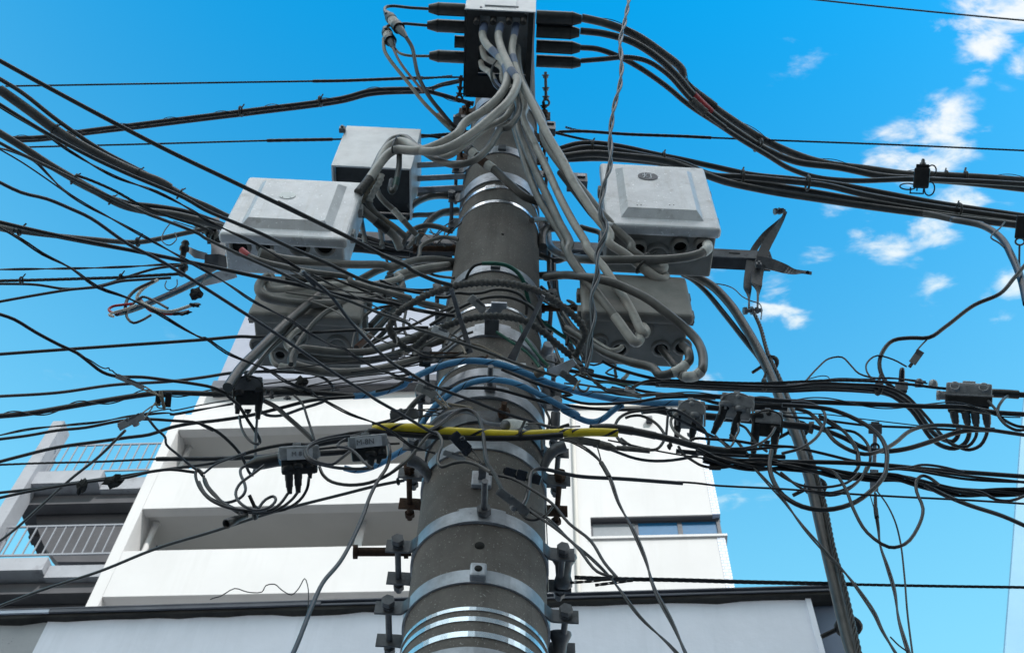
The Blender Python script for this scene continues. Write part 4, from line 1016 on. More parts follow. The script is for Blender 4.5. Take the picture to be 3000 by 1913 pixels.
# -- grey cables from the terminal box
GC = 'grey cables hanging from the terminal box'
C('C1', 'grey cable from the terminal box with a blue taped bend, swinging over to the hood', 'B1 1280,285 1255,420 1315,540 1420,640 1510,750 1545,860 1530,990 1450,1130 1280,1290 1050,1440 | B2 1750,215 1500,350 1330,405 1180,405 1060,395 980,425 880,525 780,665 680,805 600,900', 25, 'pale', Y=(1.63, 1.9), group=GC)
C('C2', 'grey cable from the middle gland, second in the swing to the hood', 'B1 1470,290 1440,420 1470,560 1530,700 1600,850 1660,930 1640,1050 1550,1200 1380,1360 | B2 1900,230 1650,375 1480,420 1300,400 1150,310 1060,300 960,360 880,470 820,620', 25, 'pale', Y=(1.62, 1.88), group=GC)
C('C3', 'grey cable hanging in the deepest swing below the others', 'B1 1660,880 1665,1000 1650,1150 1680,1260 1650,1380 1540,1500 | B2 2280,150 2120,380 1950,525 1750,575 1560,530 1400,445 1250,335 1130,250 1010,270 890,410 810,560 760,680', 20, 'grey', Y=(1.72, 1.93), group=GC)
C('C3b', 'grey cable behind the swing, curving from the terminal box to the hood', 'B1 1250,560 1290,680 1400,740 1480,800 1500,960 | B1 1640,1080 1600,1250 1500,1400 | B2 2080,150 1850,330 1650,470 1450,445 1300,360', 19, 'pale', Y=(1.72, 1.94), group=GC)
C('C3c', 'short grey tail tucked behind the taped bend', 'B1 1235,730 1260,800 1330,840 1380,920 1420,1000 1480,1050', 17, 'pale', Y=1.78, group=GC)
C('C4a', 'grey cable dropping to the emblem box, ending in the lower white bend', 'B1 1645,300 1620,440 1600,600 1625,740 1690,940 1800,1150 1900,1350 | B3 450,280 600,530 700,740 850,980 1000,1200 1150,1390 | F1 740,50 900,160 1070,290 1200,390 1310,465 1385,475 1400,440 1370,410', 24, 'pale', Y=(1.63, 2.02), group=GC)
C('C4b', 'grey cable dropping to the emblem box, ending in the upper white bend', 'B1 1660,560 1670,760 1720,960 1830,1180 1950,1400 | B3 380,280 560,560 800,840 1000,1090 1200,1310 1400,1510 | F1 1000,130 1150,245 1250,320 1325,365 1375,345 1375,290', 24, 'grey', Y=(1.7, 2.0), group=GC)
C('C4c', 'pale ended grey cable reaching the big gland of the lower box', 'B1 1690,1000 1760,1250 | B3 130,0 260,310 420,640 560,950 720,1250 870,1500 | F1 480,110 680,340 800,520 920,700 1040,920 1110,1070 1145,1115 1172,1075 1130,1020', 23, 'pale', Y=(1.78, 2.04), group=GC)
C('C4d', 'pale ended grey cable doubling back under the big gland', 'B1 1670,1050 1700,1280 | B3 60,60 160,380 300,700 440,1000 560,1260 680,1500 | F1 250,150 400,400 560,590 720,800 880,1010 980,1150 1045,1215 1100,1180 1085,1090', 24, 'grey', Y=(1.8, 2.05), group=GC)
C('C4e', 'grey cable nearest the pole in the descending fan', 'B1 1660,1100 1650,1300 | B3 30,100 110,400 200,700 330,1000 480,1240 620,1480 | F1 210,80 350,300 500,520 650,700 780,850 900,970 1040,1060', 22, 'grey', Y=(1.82, 2.06), group=GC)
C('C4f', 'dark cable behind the pale ended pair at the emblem box', 'B3 560,660 760,920 920,1130 1100,1340 | F1 700,20 900,170 1080,320 1230,440 1300,480', 20, 'dark', Y=(1.9, 2.06), group=GC)
for k, a, b, m_ in (('C1', (1445, 150), (1462, 172), 'bluetape'), ('C1', (1477, 197), (1486, 222), 'bluetape'), ('C1', (1412, 75), (1413, 100), 'bluetape'), ('C2', (1505, 202), (1514, 222), 'bluetape'), ('C2', (1465, 75), (1462, 98), 'bluetape'), ('C4a', (1508, 75), (1506, 108), 'bluetape'), ('C4a', (1501, 165), (1507, 190), 'bluetape'), ('C3b', (1430, 178), (1450, 187), 'tape'), ('C3c', (1420, 203), (1440, 212), 'tape'), ('C3c', (1452, 240), (1470, 262), 'bluetape'),
    ('C4a', (1890, 785), (1950, 815), 'pale'), ('C4b', (1885, 762), (1942, 780), 'pale'), ('C4c', (1835, 888), (1890, 968), 'pale'), ('C4d', (1800, 920), (1870, 985), 'pale'), ('C1', (1072, 520), (1050, 565), 'blacktape')):
    sleeve(k, 'tape_band' if m_ != 'pale' else 'pale_end', a, b, m_, 1.05)
q = P(1477, 185, 1.7); m = MB()
m.tube([P(1477 + 40 * math.cos(t) + 4, 215 + 48 * math.sin(t), 1.72 + .05 * math.sin(t)) for t in [2 * math.pi * i / 30 for i in range(31)]], .0035, 6, False); m.tube([P(1477 + 43 * math.cos(t) + 4, 218 + 50 * math.sin(t), 1.73 + .05 * math.sin(t)) for t in [2 * math.pi * i / 30 for i in range(31)]], .003, 6, False)
tag(m.build('wire_loop', 'blacktape'), 'black tie wire looped round the taped cables under the terminal box', 'tie wire')
m = MB(); cc = P(1163, 426, 1.88)
m.tube([P(1163 + 12 * math.cos(t) + 8 * math.sin(t), 424 - 26 * math.sin(t), 1.86 + .05 * math.cos(t)) for t in [2 * math.pi * i / 24 for i in range(25)]], .004, 6, False)
tag(m.build('wire_loop', 'blacktape'), 'black tie wire round the grey swing beside the hood', 'tie wire')
tie('C4b', 1880, 765, k=1.6, w=.006); tie('C4a', 1880, 778, k=1.6, w=.006)
HG = 'grey cables below the hood'
C('D1c', 'pale taped grey cable leaving the hood for the tangle beside the pole', 'B2 820,860 850,940 930,1030 1010,1100 1130,1230 1230,1340 1290,1400', 17, 'grey', Y=(1.98, 2.1), group=HG); sleeve('D1c', 'tape_band', (1152, 620), (1180, 655), 'tape', 1.1)
C('D2c', 'grey cable under the hood with a brown weathered length', 'B2 710,1000 770,1110 900,1220 1050,1330 1160,1420', 20, 'grey', Y=(1.96, 2.1), group=HG); sleeve('D2c', 'worn_length', (1130, 640), (1165, 672), 'tan', 1.04)
C('D3c', 'grey cable below the hood with a black corrugated collar', 'B2 600,1050 700,1150 900,1310 1020,1410 1090,1560', 24, 'grey', Y=(1.95, 2.1), group=HG); sleeve('D3c', 'collar', (1092, 648), (1133, 680), 'blacktape', 1.12, .08)
C('D4c', 'clear hanging tube with a green mark below the tie wire', 'B2 1080,440 1075,600 1050,740 1020,860 995,890 975,860 990,760', 17, 'darkgrey', Y=(1.86, 1.93), group=HG); sleeve('D4c', 'green_mark', (1157, 525), (1152, 545), 'green', 1.04)
C('D5c', 'braided pale cable under the hood', 'B2 870,690 850,770 790,870 740,970 730,1010', 18, 'tape', Y=(1.88, 1.96), rib=.02, group=HG)
C('D5d', 'second braided cable beside the pale one under the hood', 'B2 820,660 780,760 700,880 650,1000', 17, 'tan', Y=(1.9, 1.96), rib=.02, group=HG)
C('D6c', 'grey pipe standing behind the gap between box and hood', 'B2 620,1150 650,1330 690,1530', 17, 'grey', Y=2.3, group=HG)
C('D7c', 'second grey pipe behind the gap, partly hidden', 'B2 840,1250 870,1400 880,1530', 17, 'grey', Y=2.3, group=HG)
BK = 'cables running behind the pole at the hood'
C('E1c', 'dark cable behind the lowest hood arm, going round the pole', 'B2 1210,1060 1320,990 1450,945 1600,935 1790,960', 20, 'darkgrey', Y=(2.2, 2.3), group=BK)
C('E2c', 'thick grey cable just under the hood arms', 'B2 1190,930 1400,905 1600,890 1800,880', 17, 'grey', Y=2.26, group=BK)
C('E3c', 'bent grey cable in the gap beside the bare pole', 'B2 1150,1230 1190,1180 1300,1160 1400,1160 1520,1150 1760,1140@2.3', 15, 'grey', Y=2.25, group=BK)
C('E4c', 'broad grey cable arching to the pole below the straps', 'B2 1330,1380 1400,1270 1480,1190 1600,1130 1760,1110', 22, 'grey', Y=(2.2, 2.28), group=BK)
C('E5c', 'dark arch of cable beside the bare pole', 'B2 1110,1536 1150,1430 1250,1330 1400,1285 1550,1305 1670,1350', 17, 'darkgrey', Y=2.12, group=BK)
for i, (s, lab) in enumerate((('B2 1430,1360 1550,1400 1650,1440 1740,1490', 'stray thin wire left of the pole, lowest of the tangle'), ('B2 1380,1480 1480,1420 1570,1320 1720,1220', 'stray thin wire left of the pole crossing upward'), ('B2 1440,1330 1520,1440 1620,1530', 'stray thin wire left of the pole running downward'), ('B2 1260,1370 1360,1380 1430,1430 1500,1500', 'brown stray wire curling left of the pole'), ('B2 1500,1530 1560,1460 1660,1380 1900,1170', 'bright bare wire slanting to the thin strap'), ('B2 1430,1510 1540,1380 1610,1330 1600,1430', 'hooked stray wire left of the pole'))):
    C('ST%d' % i, lab, s, 4, 'brownred' if i == 3 else 'steelstrand' if i == 4 else 'navy', Y=2.12)
# -- the lead with ferrules and the inline connectors by the terminal box
C('J1', 'stout grey lead with two pale ferrules dropping across the pole face', 'b 880,1040 930,1080 1000,1140 1070,1190 1200,1310 1300,1390 1400,1425 1440,1440', 24, 'darkgrey', Y=(1.93, 2.03))
sleeve('J1', 'ferrule', (1378, 445), (1394, 458), 'tape', 1.15); sleeve('J1', 'ferrule', (1425, 484), (1442, 497), 'tape', 1.15); sleeve('J1', 'boot', (1360, 428), (1376, 442), 'galvdark', 1.3, .1); sleeve('J1', 'boot', (1412, 470), (1424, 482), 'rust', 1.2)
IW = 'thin leads of the inline connectors'
C('K1', 'dark lead from the topmost joint sleeve bending into the upper inline connector', 'B1 620,108 400,95 200,75 125,88 108,130 130,165', 9, 'dark', Y=1.72, group=IW)
C('K2', 'dark lead from the second joint sleeve to the lower inline connector', 'B1 610,303 450,290 340,282 200,298 140,312 122,345', 9, 'dark', Y=1.76, group=IW)
C('K3', 'black lead leaving the upper inline connector and falling to the pole', 'B1 360,440 430,560 462,720 492,860 545,990 640,1150 760,1300 920,1480 | B2 1760,130', 12, 'black', Y=(1.76, 2.0), group=IW)
C('K4', 'reddish lead leaving the lower inline connector', 'B1 205,565 280,720 380,860 480,980 565,1090', 8, 'brownred', Y=(1.8, 1.9), group=IW)
C('K5', 'tan lead from the joint sleeve nearest the pole to the lower connector', 'B1 225,570 285,628 380,655 630,662', 8, 'tan', Y=1.82, group=IW)
C('K6', 'tan grey lead hanging outermost past the lower connector', 'B1 95,455 108,600 180,720 300,870 420,1020 560,1200 720,1360 870,1480', 11, 'tan', Y=(1.8, 2.0), group=IW)
C('K7', 'thick black stub joining the falling leads at the eye bolts', 'B1 740,1360 830,1450 930,1536 | B2 1720,150 1760,150', 20, 'black', Y=2.03)
# -- cables and loops behind and across the left boxes
LB = 'thick cables looped across the plaque side boxes'
C('X1', 'grey cable from the corrugated boot of the plaque box to the pole', 'D1 640,1040 760,1075 900,1110 1200,1145 1700,1180 2100,1190 | E1 150,170 500,90 700,80 940,112', 24, 'grey', Y=(1.87, 2.16), group=LB); sleeve('X1', 'corrugated_boot', (755, 738), (800, 752), 'boxdirty', 1.35, .1)
C('X2', 'grey cable with a red tipped end under the plaque box', 'D1 430,1010 520,1080 700,1150 900,1200 1200,1260 1700,1340 | D2 1700,90 2000,190 2400,290 | E1 200,490 450,570 660,610 940,690@2.2', 17, 'grey', Y=(1.86, 2.04), group=LB); sleeve('X2', 'red_end', (705, 730), (728, 748), 'red', 1.08)
C('X3', 'pale outer loop wrapping under the plaque box', 'D2 760,30 660,100 630,190 690,275 900,330 1300,362 1700,345 2000,275 2300,190 | E1 300,310 520,230 720,190 940,165@2.22', 25, 'grey', Y=(1.9, 2.14), group=LB)
C('X4', 'pale inner loop inside the big one below the plaque box', 'D2 790,30 735,120 760,185 900,190 1200,150 1600,140 2000,130 2300,50 | E1 250,260 500,190 750,150 930,135@2.24', 19, 'pale', Y=(1.92, 2.12), group=LB)
C('X5', 'dark cable filling the gap inside the big loop', 'D2 920,60 1200,70 1500,110 1700,200 2000,220 2300,120 | E1 150,300 400,260', 22, 'dark', Y=(1.96, 2.16), group=LB)
C('X6', 'dark grey cable running to the pole under the crossarm', 'E1 -200,330 50,200 250,140 450,120 700,130 940,155', 22, 'darkgrey', Y=(2.15, 2.25), group=LB)
C('X6b', 'black cable rising behind the rope ring to the bare pole', 'E1 -40,400 150,330 350,280 550,240 720,200 930,180', 17, 'dark', Y=2.24, group=LB)
C('X7', 'heavy dark cable slanting down in front of the left lower box', 'D2 270,1340 420,1120 640,900 850,690 1050,500 1190,385 1330,270', 29, 'dark', Y=(1.88, 1.985), group=LB)
C('X8', 'thinner dark cable under the heavy slanting one', 'D2 500,1210 600,1090 760,900 950,720 1060,590', 15, 'dark', Y=1.97, group=LB)
C('X9', 'dark cable bending down into the small gland of the left lower box', 'D2 1010,1070 1005,1000 1050,900 1150,740 1300,560 1450,440 1600,385', 16, 'darkgrey', Y=(1.96, 1.97), group=LB)
C('X10', 'grey cable sagging under the left lower box toward the pole', 'D2 1080,900 1150,885 1500,920 1900,920 2200,840 2400,790 | E1 600,1010 750,950 960,880@2.22', 22, 'grey', Y=(1.97, 2.15), group=LB)
C('X11', 'lowest broad grey loop under the left lower box', 'D2 1060,1080 1200,1120 1500,1165 1900,1150 2200,1090 2450,1000 | E1 500,1120 700,1050 930,970@2.22', 26, 'grey', Y=(1.97, 2.15), group=LB)
C('X12', 'middle grey loop under the left lower box', 'D2 1090,960 1250,1000 1600,1035 1950,1020 2200,960 2400,890 | E1 600,1060 850,985@2.2', 22, 'darkgrey', Y=(2.0, 2.15), group=LB)
C('X13', 'rust tinged cable climbing from the left lower box', 'D2 1780,880 1900,770 2050,620 2200,450 2360,310', 19, 'dark', Y=2.1, group=LB); sleeve('X13', 'rusty_end', (1047, 1018), (1080, 985), 'brownred', 1.06)
C('X14', 'dark cable climbing behind the rust tinged one', 'D2 1880,880 2000,790 2120,670 2300,440', 15, 'dark', Y=2.14, group=LB)
C('X15', 'pale cable hooked over the dark one at the left lower box', 'D2 1010,900 960,850 960,800 1020,720 1100,660', 18, 'pale', Y=1.975, group=LB)
C('X16', 'grey lead curling from a gland of the left lower box into taped coil', 'D2 780,880 780,960 800,1040 850,1085 950,1110 1050,1100', 15, 'grey', Y=2.04, group=LB); sleeve('X16', 'tape_band', (815, 1076), (860, 1076), 'tape', 1.5, .05)
C('X17', 'dark cable low behind the rope ring, level with its tie', 'E1 -60,860 100,700 250,590 350,560', 20, 'dark', Y=2.2, group=LB)
C('X18', 'grey cable sweeping up from below the rope ring', 'E1 -60,1150 150,1090 400,1010 600,930 800,880', 22, 'grey', Y=(2.1, 2.05), group=LB)
C('X19', 'dark cable along the crossarm behind the grey pipes', 'D1 1650,800 1800,840 2000,900 2200,960 2450,1010', 14, 'black', Y=2.3, group=LB)
C('X20', 'black bundle under the crossarm between box and pole', 'D1 1640,960 1900,950 2200,960 | E1 100,30 500,20 900,30', 24, 'black', Y=2.5, group=LB)
# -- cables on the emblem side boxes
RB = 'thick grey cables of the emblem side boxes'
C('R1', 'grey cable from behind the pole under the emblem box to its white taped gland', 'F1 20,-60 30,50 110,150@2.2 300,220@2.1 600,245@1.98 1000,245@1.96 1400,240@1.95 1650,215@1.94 1800,175@1.93 1880,130@1.93 1890,70@1.96 1850,40@2.0', 25, 'grey', Y=(2.3, 2.0), group=RB); sleeve('R1', 'tape_band', (2060, 746), (2074, 716), 'tape', 1.12, .05)
C('R2', 'longest grey loop, over the lower box and round its outer corner', 'E1 1935,270@2.22 2150,265@2.12 | F1 0,450@2.1 200,425@2.04 450,445@1.96 700,490@1.94 900,560@1.94 1200,710@1.94 1400,860@1.95 1600,1020@1.97 1760,1180@1.98 1830,1330@1.98 1840,1460@1.98 | F2 1560,90@1.98 1500,140 1420,150 1330,115@2.1', 26, 'darkgrey', Y=(2.24, 1.98), group=RB); sleeve('R2', 'tape_band', (2055, 1090), (2008, 1104), 'tape', 1.1, .03)
C('R3', 'grey loop sagging under the lower box to a white ribbed end', 'F1 240,1050 500,1210 700,1335 1000,1445 1250,1510 | F2 1150,135 1260,115 1350,70 1420,10 | F1 1680,1420 1670,1330 1600,1240@2.1', 26, 'darkgrey', Y=(2.12, 1.98), group=RB); sleeve('R3', 'tape_band', (1972, 1092), (2010, 1068), 'tape', 1.1, .07)
C('R4', 'pale ended cable entering the small gland of the lower box', 'F1 540,1180 650,1250 770,1310 860,1290 890,1260', 15, 'pale', Y=(2.1, 2.08), group=RB)
C('R5', 'dark cable from a gland of the lower box down to the taped loops', 'F1 1345,1280 1400,1350 1450,1410 1530,1500 | F2 1330,50 1380,80', 23, 'dark', Y=(2.1, 2.02), group=RB)
C('R6', 'black cable down the side of the pole behind the rope ring', 'F1 40,100 50,500 110,720 200,1000 300,1300 420,1520', 18, 'dark', Y=2.3, group=RB)
C('R7', 'black cable beside it bending off to the lower box', 'F1 90,300 100,560 170,840 300,1060 500,1250 720,1420', 15, 'dark', Y=2.26, group=RB)
C('R8', 'thin dark cable behind the twisted drop pair', 'E1 2180,760 2250,880 2300,1000 2380,1120 2440,1240', 12, 'darkgrey', Y=2.15, group=RB)
C('R9', 'grey stub bent round the pole under the hanging fan', 'B3 230,1220 330,1215 450,1235 560,1260', 16, 'grey', Y=(2.06, 2.2), group=RB)
C('R10', 'dark cable behind the fan heading to the emblem box', 'B3 800,1300 900,1330 1030,1370 | F1 640,30', 16, 'dark', Y=2.2, group=RB)
C('R11', 'grey elbow low beside the pole behind the fan', 'B3 360,1536 360,1400 400,1330 500,1310 620,1340', 26, 'darkgrey', Y=2.16, group=RB)
C('R12', 'pair of dark cables under the black elbow behind the fan', 'E1 1930,30 2100,100 2250,60 2400,40', 18, 'dark', Y=2.3, group=RB)
C('V1', 'twisted two tone drop pair hanging the whole height, in front of everything', 'b 2030,-30 1995,150 1962,300 1972,450 1960,600 1920,750 1892,950 1892,1150 1850,1300 1822,1450 1832,1536 | e 1852,30 1862,100 1800,250 1800,400 1760,550 1772,700 1752,850 1742,950 1722,1065', 17, 'navy', Y=(1.5, 1.9), twist=2, pitch=.32)
# -- dark cables leaving the terminal box to the far side
TG = 'dark cables from the terminal box sweeping away'
C('T1', 'thickest dark cable from the first joint sleeve, on the outside of the sweep', 'b 1690,128 1850,165 2050,240 2250,370 2400,500 | c 0,570 200,740 400,880 560,980 800,1090 1000,1150 1300,1190 1600,1230 1800,1235 2100,1250 2440,1275', 23, 'darkgrey', L=(0, 1.68), group=TG)
C('T2', 'dark cable from the second joint sleeve, inside of the sweep', 'b 1680,220 1850,240 2050,300 2250,430 2400,580 | c 30,620 200,790 420,950 600,1060 800,1140 1100,1180 1400,1240 1700,1262 2000,1285 2440,1335', 20, 'dark', L=(0, 1.72), group=TG)
C('T3', 'dark cable from the third joint sleeve, lowest in the sweep', 'b 1680,337 1800,347 1950,400 2100,480 2300,620 2400,705 | c 80,765 250,875 400,975 600,1095 750,1185 950,1250 1200,1272 1600,1262 2000,1275 2440,1300', 16, 'dark', L=(0, 1.77), group=TG)
C('T4', 'dark cable from the fourth joint sleeve, taped off in the sweep', 'b 1685,430 1850,417 2000,405 2150,432 2300,530 2400,640 | c 60,705 200,825 300,900', 15, 'dark', L=(0, 1.81), group=TG)
sleeve('T1', 'tape_band', (2010, 235), (2098, 315), 'blacktape', 1.25, .03); sleeve('T2', 'tape_band', (2022, 285), (2080, 335), 'red', 1.15, .02, 'dull red tape'); sleeve('T4', 'ribbed_sleeve', (2020, 290), (2065, 330), 'rope', 1.5, .12)
tie('T2', 2232, 413, k=2.0, w=.006); lash('T1', .5); tie('T1', 2770, 514, k=1.25, w=.006); tie('T1', 2825, 518, k=1.25, w=.008)
UG = 'thick cables leaving the pole above the emblem box'
C('U1', 'top cable of the thick bundle above the emblem box', 'b 1535,1050 1650,1015 1800,1010 2000,1040 2200,1085 2400,1125 | c 250,1180 500,1232 800,1262 1100,1300 1400,1355 1800,1430 2440,1525', 17, 'dark', L=(2, 2.15), group=UG)
C('U2', 'second cable of the thick bundle above the emblem box', 'b 1540,1080 1700,1042 1900,1055 2200,1110 2400,1150 | c 200,1230 420,1245 700,1272 1000,1305 1300,1375 1700,1445 2440,1550', 18, 'dark', L=(2, 2.12), group=UG)
C('U3', 'bottom cable of the thick bundle, showing under the others', 'b 1555,1105 1750,1082 2000,1100 2300,1140 | c 100,1210 300,1280 500,1325 700,1362 900,1392 1300,1452 1700,1505 2440,1595', 21, 'dark', L=(2, 2.12), group=UG)
C('U4', 'middle cable of the thick bundle above the emblem box', 'b 1560,1120 1800,1112 2100,1130 2400,1172 | c 300,1262 600,1302 900,1350 1200,1402 1600,1465 2440,1575', 20, 'dark', L=(2, 2.18), group=UG)
C('U5', 'branch of the thick bundle curling down at the far edge', 'c 1700,1500 1900,1545 2100,1580 | f 1900,10 2100,50 2230,130 2320,280 2380,430 2420,600', 20, 'black', Y=(2.3, 2.0), group=UG)
for x, y in ((1730, 440), (1945, 462), (2178, 515), (2362, 560), (2810, 625)): tie('U2', x, y, k=2.3, w=.006)
C('W1', 'steel strand level across the sky right of the pole, with a served end', 'b 1500,930 1700,925 2000,945 2400,960 | c 200,970 700,990 1500,1020 2440,1062', 6, 'black', L=(0, 2.3), twist=5, pitch=.1)
sleeve('W1', 'served_end', (1640, 385), (2085, 403), 'black', 1.5, .1)
C('W1b', 'loose strand end by the far eye bolt', 'b 1575,895 1650,915 1760,925', 7, 'black', L=(0, 2.28), twist=3, pitch=.08)
C('W2', 'steel strand carrying the thick bundle above the emblem box', 'b 1500,935 1650,970 1800,1000 2000,1030 2200,1080', 8, 'black', L=(0, 2.26), twist=5, pitch=.1)
C('W3', 'lone thin wire crossing the top corner of the sky', 'c 840,-10 1300,40 1900,100 2440,150', 5, 'black', Y=2.6)
C('W4', 'steel strand level across the sky at the upper edge side, served near the box', 'a 40,608 800,595 1600,582 2200,573 | b 0,570 400,555 600,548 850,545', 6, 'black', L=(-1, 2.3), twist=5, pitch=.1)
sleeve('W4', 'served_end', (920, 238), (1240, 230), 'black', 1.5, .1)
C('W4b', 'loose strand end above the lashed cable pair', 'b 500,560 640,550 780,536', 7, 'black', L=(-1, 2.28), twist=3, pitch=.08)
C('W5', 'lashed cable pair rising to the pole, upper strand', 'a 40,975 300,965 600,922 1000,872 1400,822 1800,772 2400,692 | b 200,640 400,628 550,632 700,668 850,712 930,735', 13, 'black', L=(-1, 2.3)); lash('W5', .3)
C('W6', 'lashed cable pair rising to the pole, lower strand', 'a 60,992 300,982 600,940 1000,893 1400,843 1800,795 2400,715 | b 200,665 400,650 520,648 600,640 700,600 840,570', 13, 'black', L=(-1, 2.32))
for x, y in ((705, 333), (935, 302)): tie('W5', x, y, k=2.2, w=.006)
C('W7', 'steel strand ending behind the hood', 'a 190,1036 1000,1015 1900,990 2400,980 | b 120,975', 6, 'black', L=(-1, 2.32), twist=5, pitch=.1); sleeve('W7', 'served_end', (780, 412), (975, 408), 'black', 1.6, .1)
C('W7b', 'strand between hood and pole behind the grey swing', 'b 520,965 700,950 860,938 960,930', 11, 'black', L=(-1, 2.28), twist=5, pitch=.1)
C('W7c', 'second strand between hood and pole', 'b 530,950 640,960 760,985 880,990', 9, 'black', L=(-1, 2.26), twist=5, pitch=.1)
C('W8', 'short strand from the lashed pair to the eye bolts', 'b 600,625 700,605 780,590 850,568', 8, 'black', L=(-1, 2.26), twist=5, pitch=.1)
# -- the tall bundle falling away at the far side
FG = 'tall bundle falling past the eaves'
C('Q1', 'main fat cable of the tall bundle falling past the eaves', 'f 20,380 80,405 200,470 330,600 450,780 530,920 590,1040 650,1180 720,1350 790,1500 | i 880,260 930,450 1000,750 1060,1000 1120,1250 1170,1450 1210,1580', 31, 'darkgrey', Y=(2.3, 2.15), group=FG)
C('Q2', 'thinner cable joining the tall bundle from inside', 'f 0,395 60,425 150,500 300,680 450,870 535,975 600,1080', 16, 'black', Y=(2.34, 2.28), group=FG)
C('Q3', 'steel strand down the outer side of the tall bundle', 'f 500,660 545,760 600,950 680,1120 750,1300 830,1480 | i 940,280 1000,500 1060,800 1130,1050 1200,1350 1250,1580', 15, 'steelstrand', Y=(2.3, 2.1), twist=5, pitch=.12, group=FG)
C('Q4', 'dark cable in the middle of the tall bundle', 'f 600,1000 700,1180 775,1370 | i 910,280 965,500 1030,800 1095,1050 1165,1350 1215,1580', 22, 'dark', Y=(2.3, 2.18), group=FG)
for x, y in ((2258, 1064), (2328, 1265), (2388, 1420), (2487, 1842)): tie('Q4', x, y, k=2.4, w=.009)
C('Q5', 'thin wire trailing to the pin bolt of the irons', 'f 200,455 300,470 360,495 420,550 480,580 540,600 555,650 550,710', 3.6, 'navy', Y=2.34)
C('Y1', 'black lead swinging in from the far edge and hooking under the level bundle', 'f 2430,300 2330,420 2230,530 2050,610 1850,760 1730,838 1600,840 1480,858 1400,950 1385,1050 1430,1150 1500,1200 1570,1215', 12, 'black', Y=(2.0, 2.2))
C('Y2', 'thin wire from the swinging lead to the small pale plug', 'f 1720,850 1680,890 1645,930', 5, 'black', Y=2.12)
C('Y3', 'thin wire looped beside the small pale plug', 'f 1575,1042 1480,992 1370,964 1300,1010 1290,1060 1320,1115 1380,1160', 5.5, 'black', Y=2.15)
C('Y4', 'thin wire arched high above the level bundle', 'f 860,1148 950,1050 1030,985 1120,975 1180,1030 1240,1090 1340,1120 1500,1125 1710,1148', 5.5, 'black', Y=2.15)
C('Y5', 'thinnest wire hump at the start of the high arch', 'f 880,1130 980,1106 1020,1112 1035,1132', 3.2, 'black', Y=2.16)
C('Y6', 'thin tail hanging off the curling branch', 'f 2265,25 2230,70 2180,110 2170,140 2220,170 2260,205', 5, 'black', Y=2.05)
# -- level bundles on the far side
HB = 'level bundle running away from the pole under the boxes'
C('H1', 'level bundle cable bending down to the alloy closure, outermost bend', 'F2 1100,180 1240,195 1700,222 2100,228 2400,234 | F3 0,445 400,432 800,452 1000,482 1150,552 1300,662 1400,802 1500,932 1590,985 1680,1005 1730,960 1742,872', 14, 'black', L=(1, 2.1), group=HB)
C('H2', 'level bundle cable bending down to the alloy closure, second bend', 'F2 1100,215 1240,222 1700,252 2400,268 | F3 300,455 700,472 1000,512 1150,592 1270,692 1370,832 1450,952 1560,1042 1700,1075 1800,1030 1845,950 1851,872', 14, 'black', L=(1, 2.12), group=HB)
C('H3', 'level bundle cable with the widest bend under the alloy closure', 'F2 1100,235 1240,242 1700,272 2400,292 | F3 400,485 800,502 1000,525 1200,615 1350,765 1450,875 1600,985 1750,1062 1850,1088 1960,1045 2025,930 2030,870', 11, 'black', L=(1, 2.14), group=HB)
C('H4', 'level bundle cable with the tight bend under the alloy closure', 'F2 1100,205 1240,208 2400,252 | F3 300,425 700,435 1000,455 1200,535 1320,645 1450,790 1560,925 1700,1045 1840,1050 1915,960 1927,872', 10, 'black', L=(1, 2.08), group=HB)
C('H5', 'steel strand along the top of the level bundle', 'F2 1240,185 1700,205 2100,215 | F3 0,412 500,392 900,402 1250,432 1560,470 1700,478', 9, 'black', L=(0, 2.06), twist=5, pitch=.1, group=HB)
sleeve('H1', 'tape_band', (1932, 1112), (1960, 1118), 'blacktape', 2.6, .1); tie('H1', 2226, 1122, k=2.2, w=.007); tie('H1', 2580, 1128, k=2.4, w=.008)
C('H5b', 'thin wire laid loosely on the level bundle', 'f 880,1150 1000,1135 1100,1125 1300,1130 1450,1120 1600,1140 1720,1160', 5, 'black', L=(0, 2.06))
C('H6', 'straight black cable below the level bundle, crossing in front of the alloy closure', 'F2 1100,330 1350,340 1800,352 2200,380 | F3 0,600 400,612 900,632 1400,652 1800,662 2100,712 2440,735', 15, 'black', L=(0, 2.0)); lash('H6', .4)
C('H7', 'grey lead hooking round from the straight cable and back', 'F3 60,610 250,622 370,680 405,760 380,860 300,980 150,1075 -30,1125', 9, 'navy', Y=1.98)
C('H8', 'largest round loop hanging across the tall bundle', 'F3 -30,640 200,652 450,682 650,752 850,862 960,962 1020,1100 1020,1230 | i 1420,280 1330,390 1180,490 1000,528 840,505 710,430 640,330 610,220 625,110', 14, 'black', Y=1.96)
C('H9', 'grey edged lead dipping and rising to the straight lower line', 'F3 100,672 250,722 400,882 500,1002 650,1092 800,1132 950,1102 1100,1022 1250,902 1400,852 1600,842 2000,882 2440,945', 12, 'dark', Y=(1.98, 2.05))
C('H10', 'black cable dipping under the hanger and rising to the plugs', 'F3 270,850 400,892 600,972 800,1072 1000,1102 1200,1082 1450,1010 1700,922 1850,892 2100,888', 15, 'black', Y=2.06)
C('H11', 'black lead falling through the rings beside the hanger, inner one', 'F3 340,742 500,832 620,932 700,1042 740,1152 740,1250 690,1330', 10, 'black', Y=2.0)
C('H12', 'black lead falling through the rings beside the hanger, outer one', 'F3 345,765 560,882 700,912 800,992 850,1092 850,1232 800,1335', 9, 'black', Y=2.02)
C('H12b', 'short black lead beside the falling pair', 'F3 420,870 520,868 600,910 680,1030 722,1120 722,1240', 9, 'black', Y=2.03)
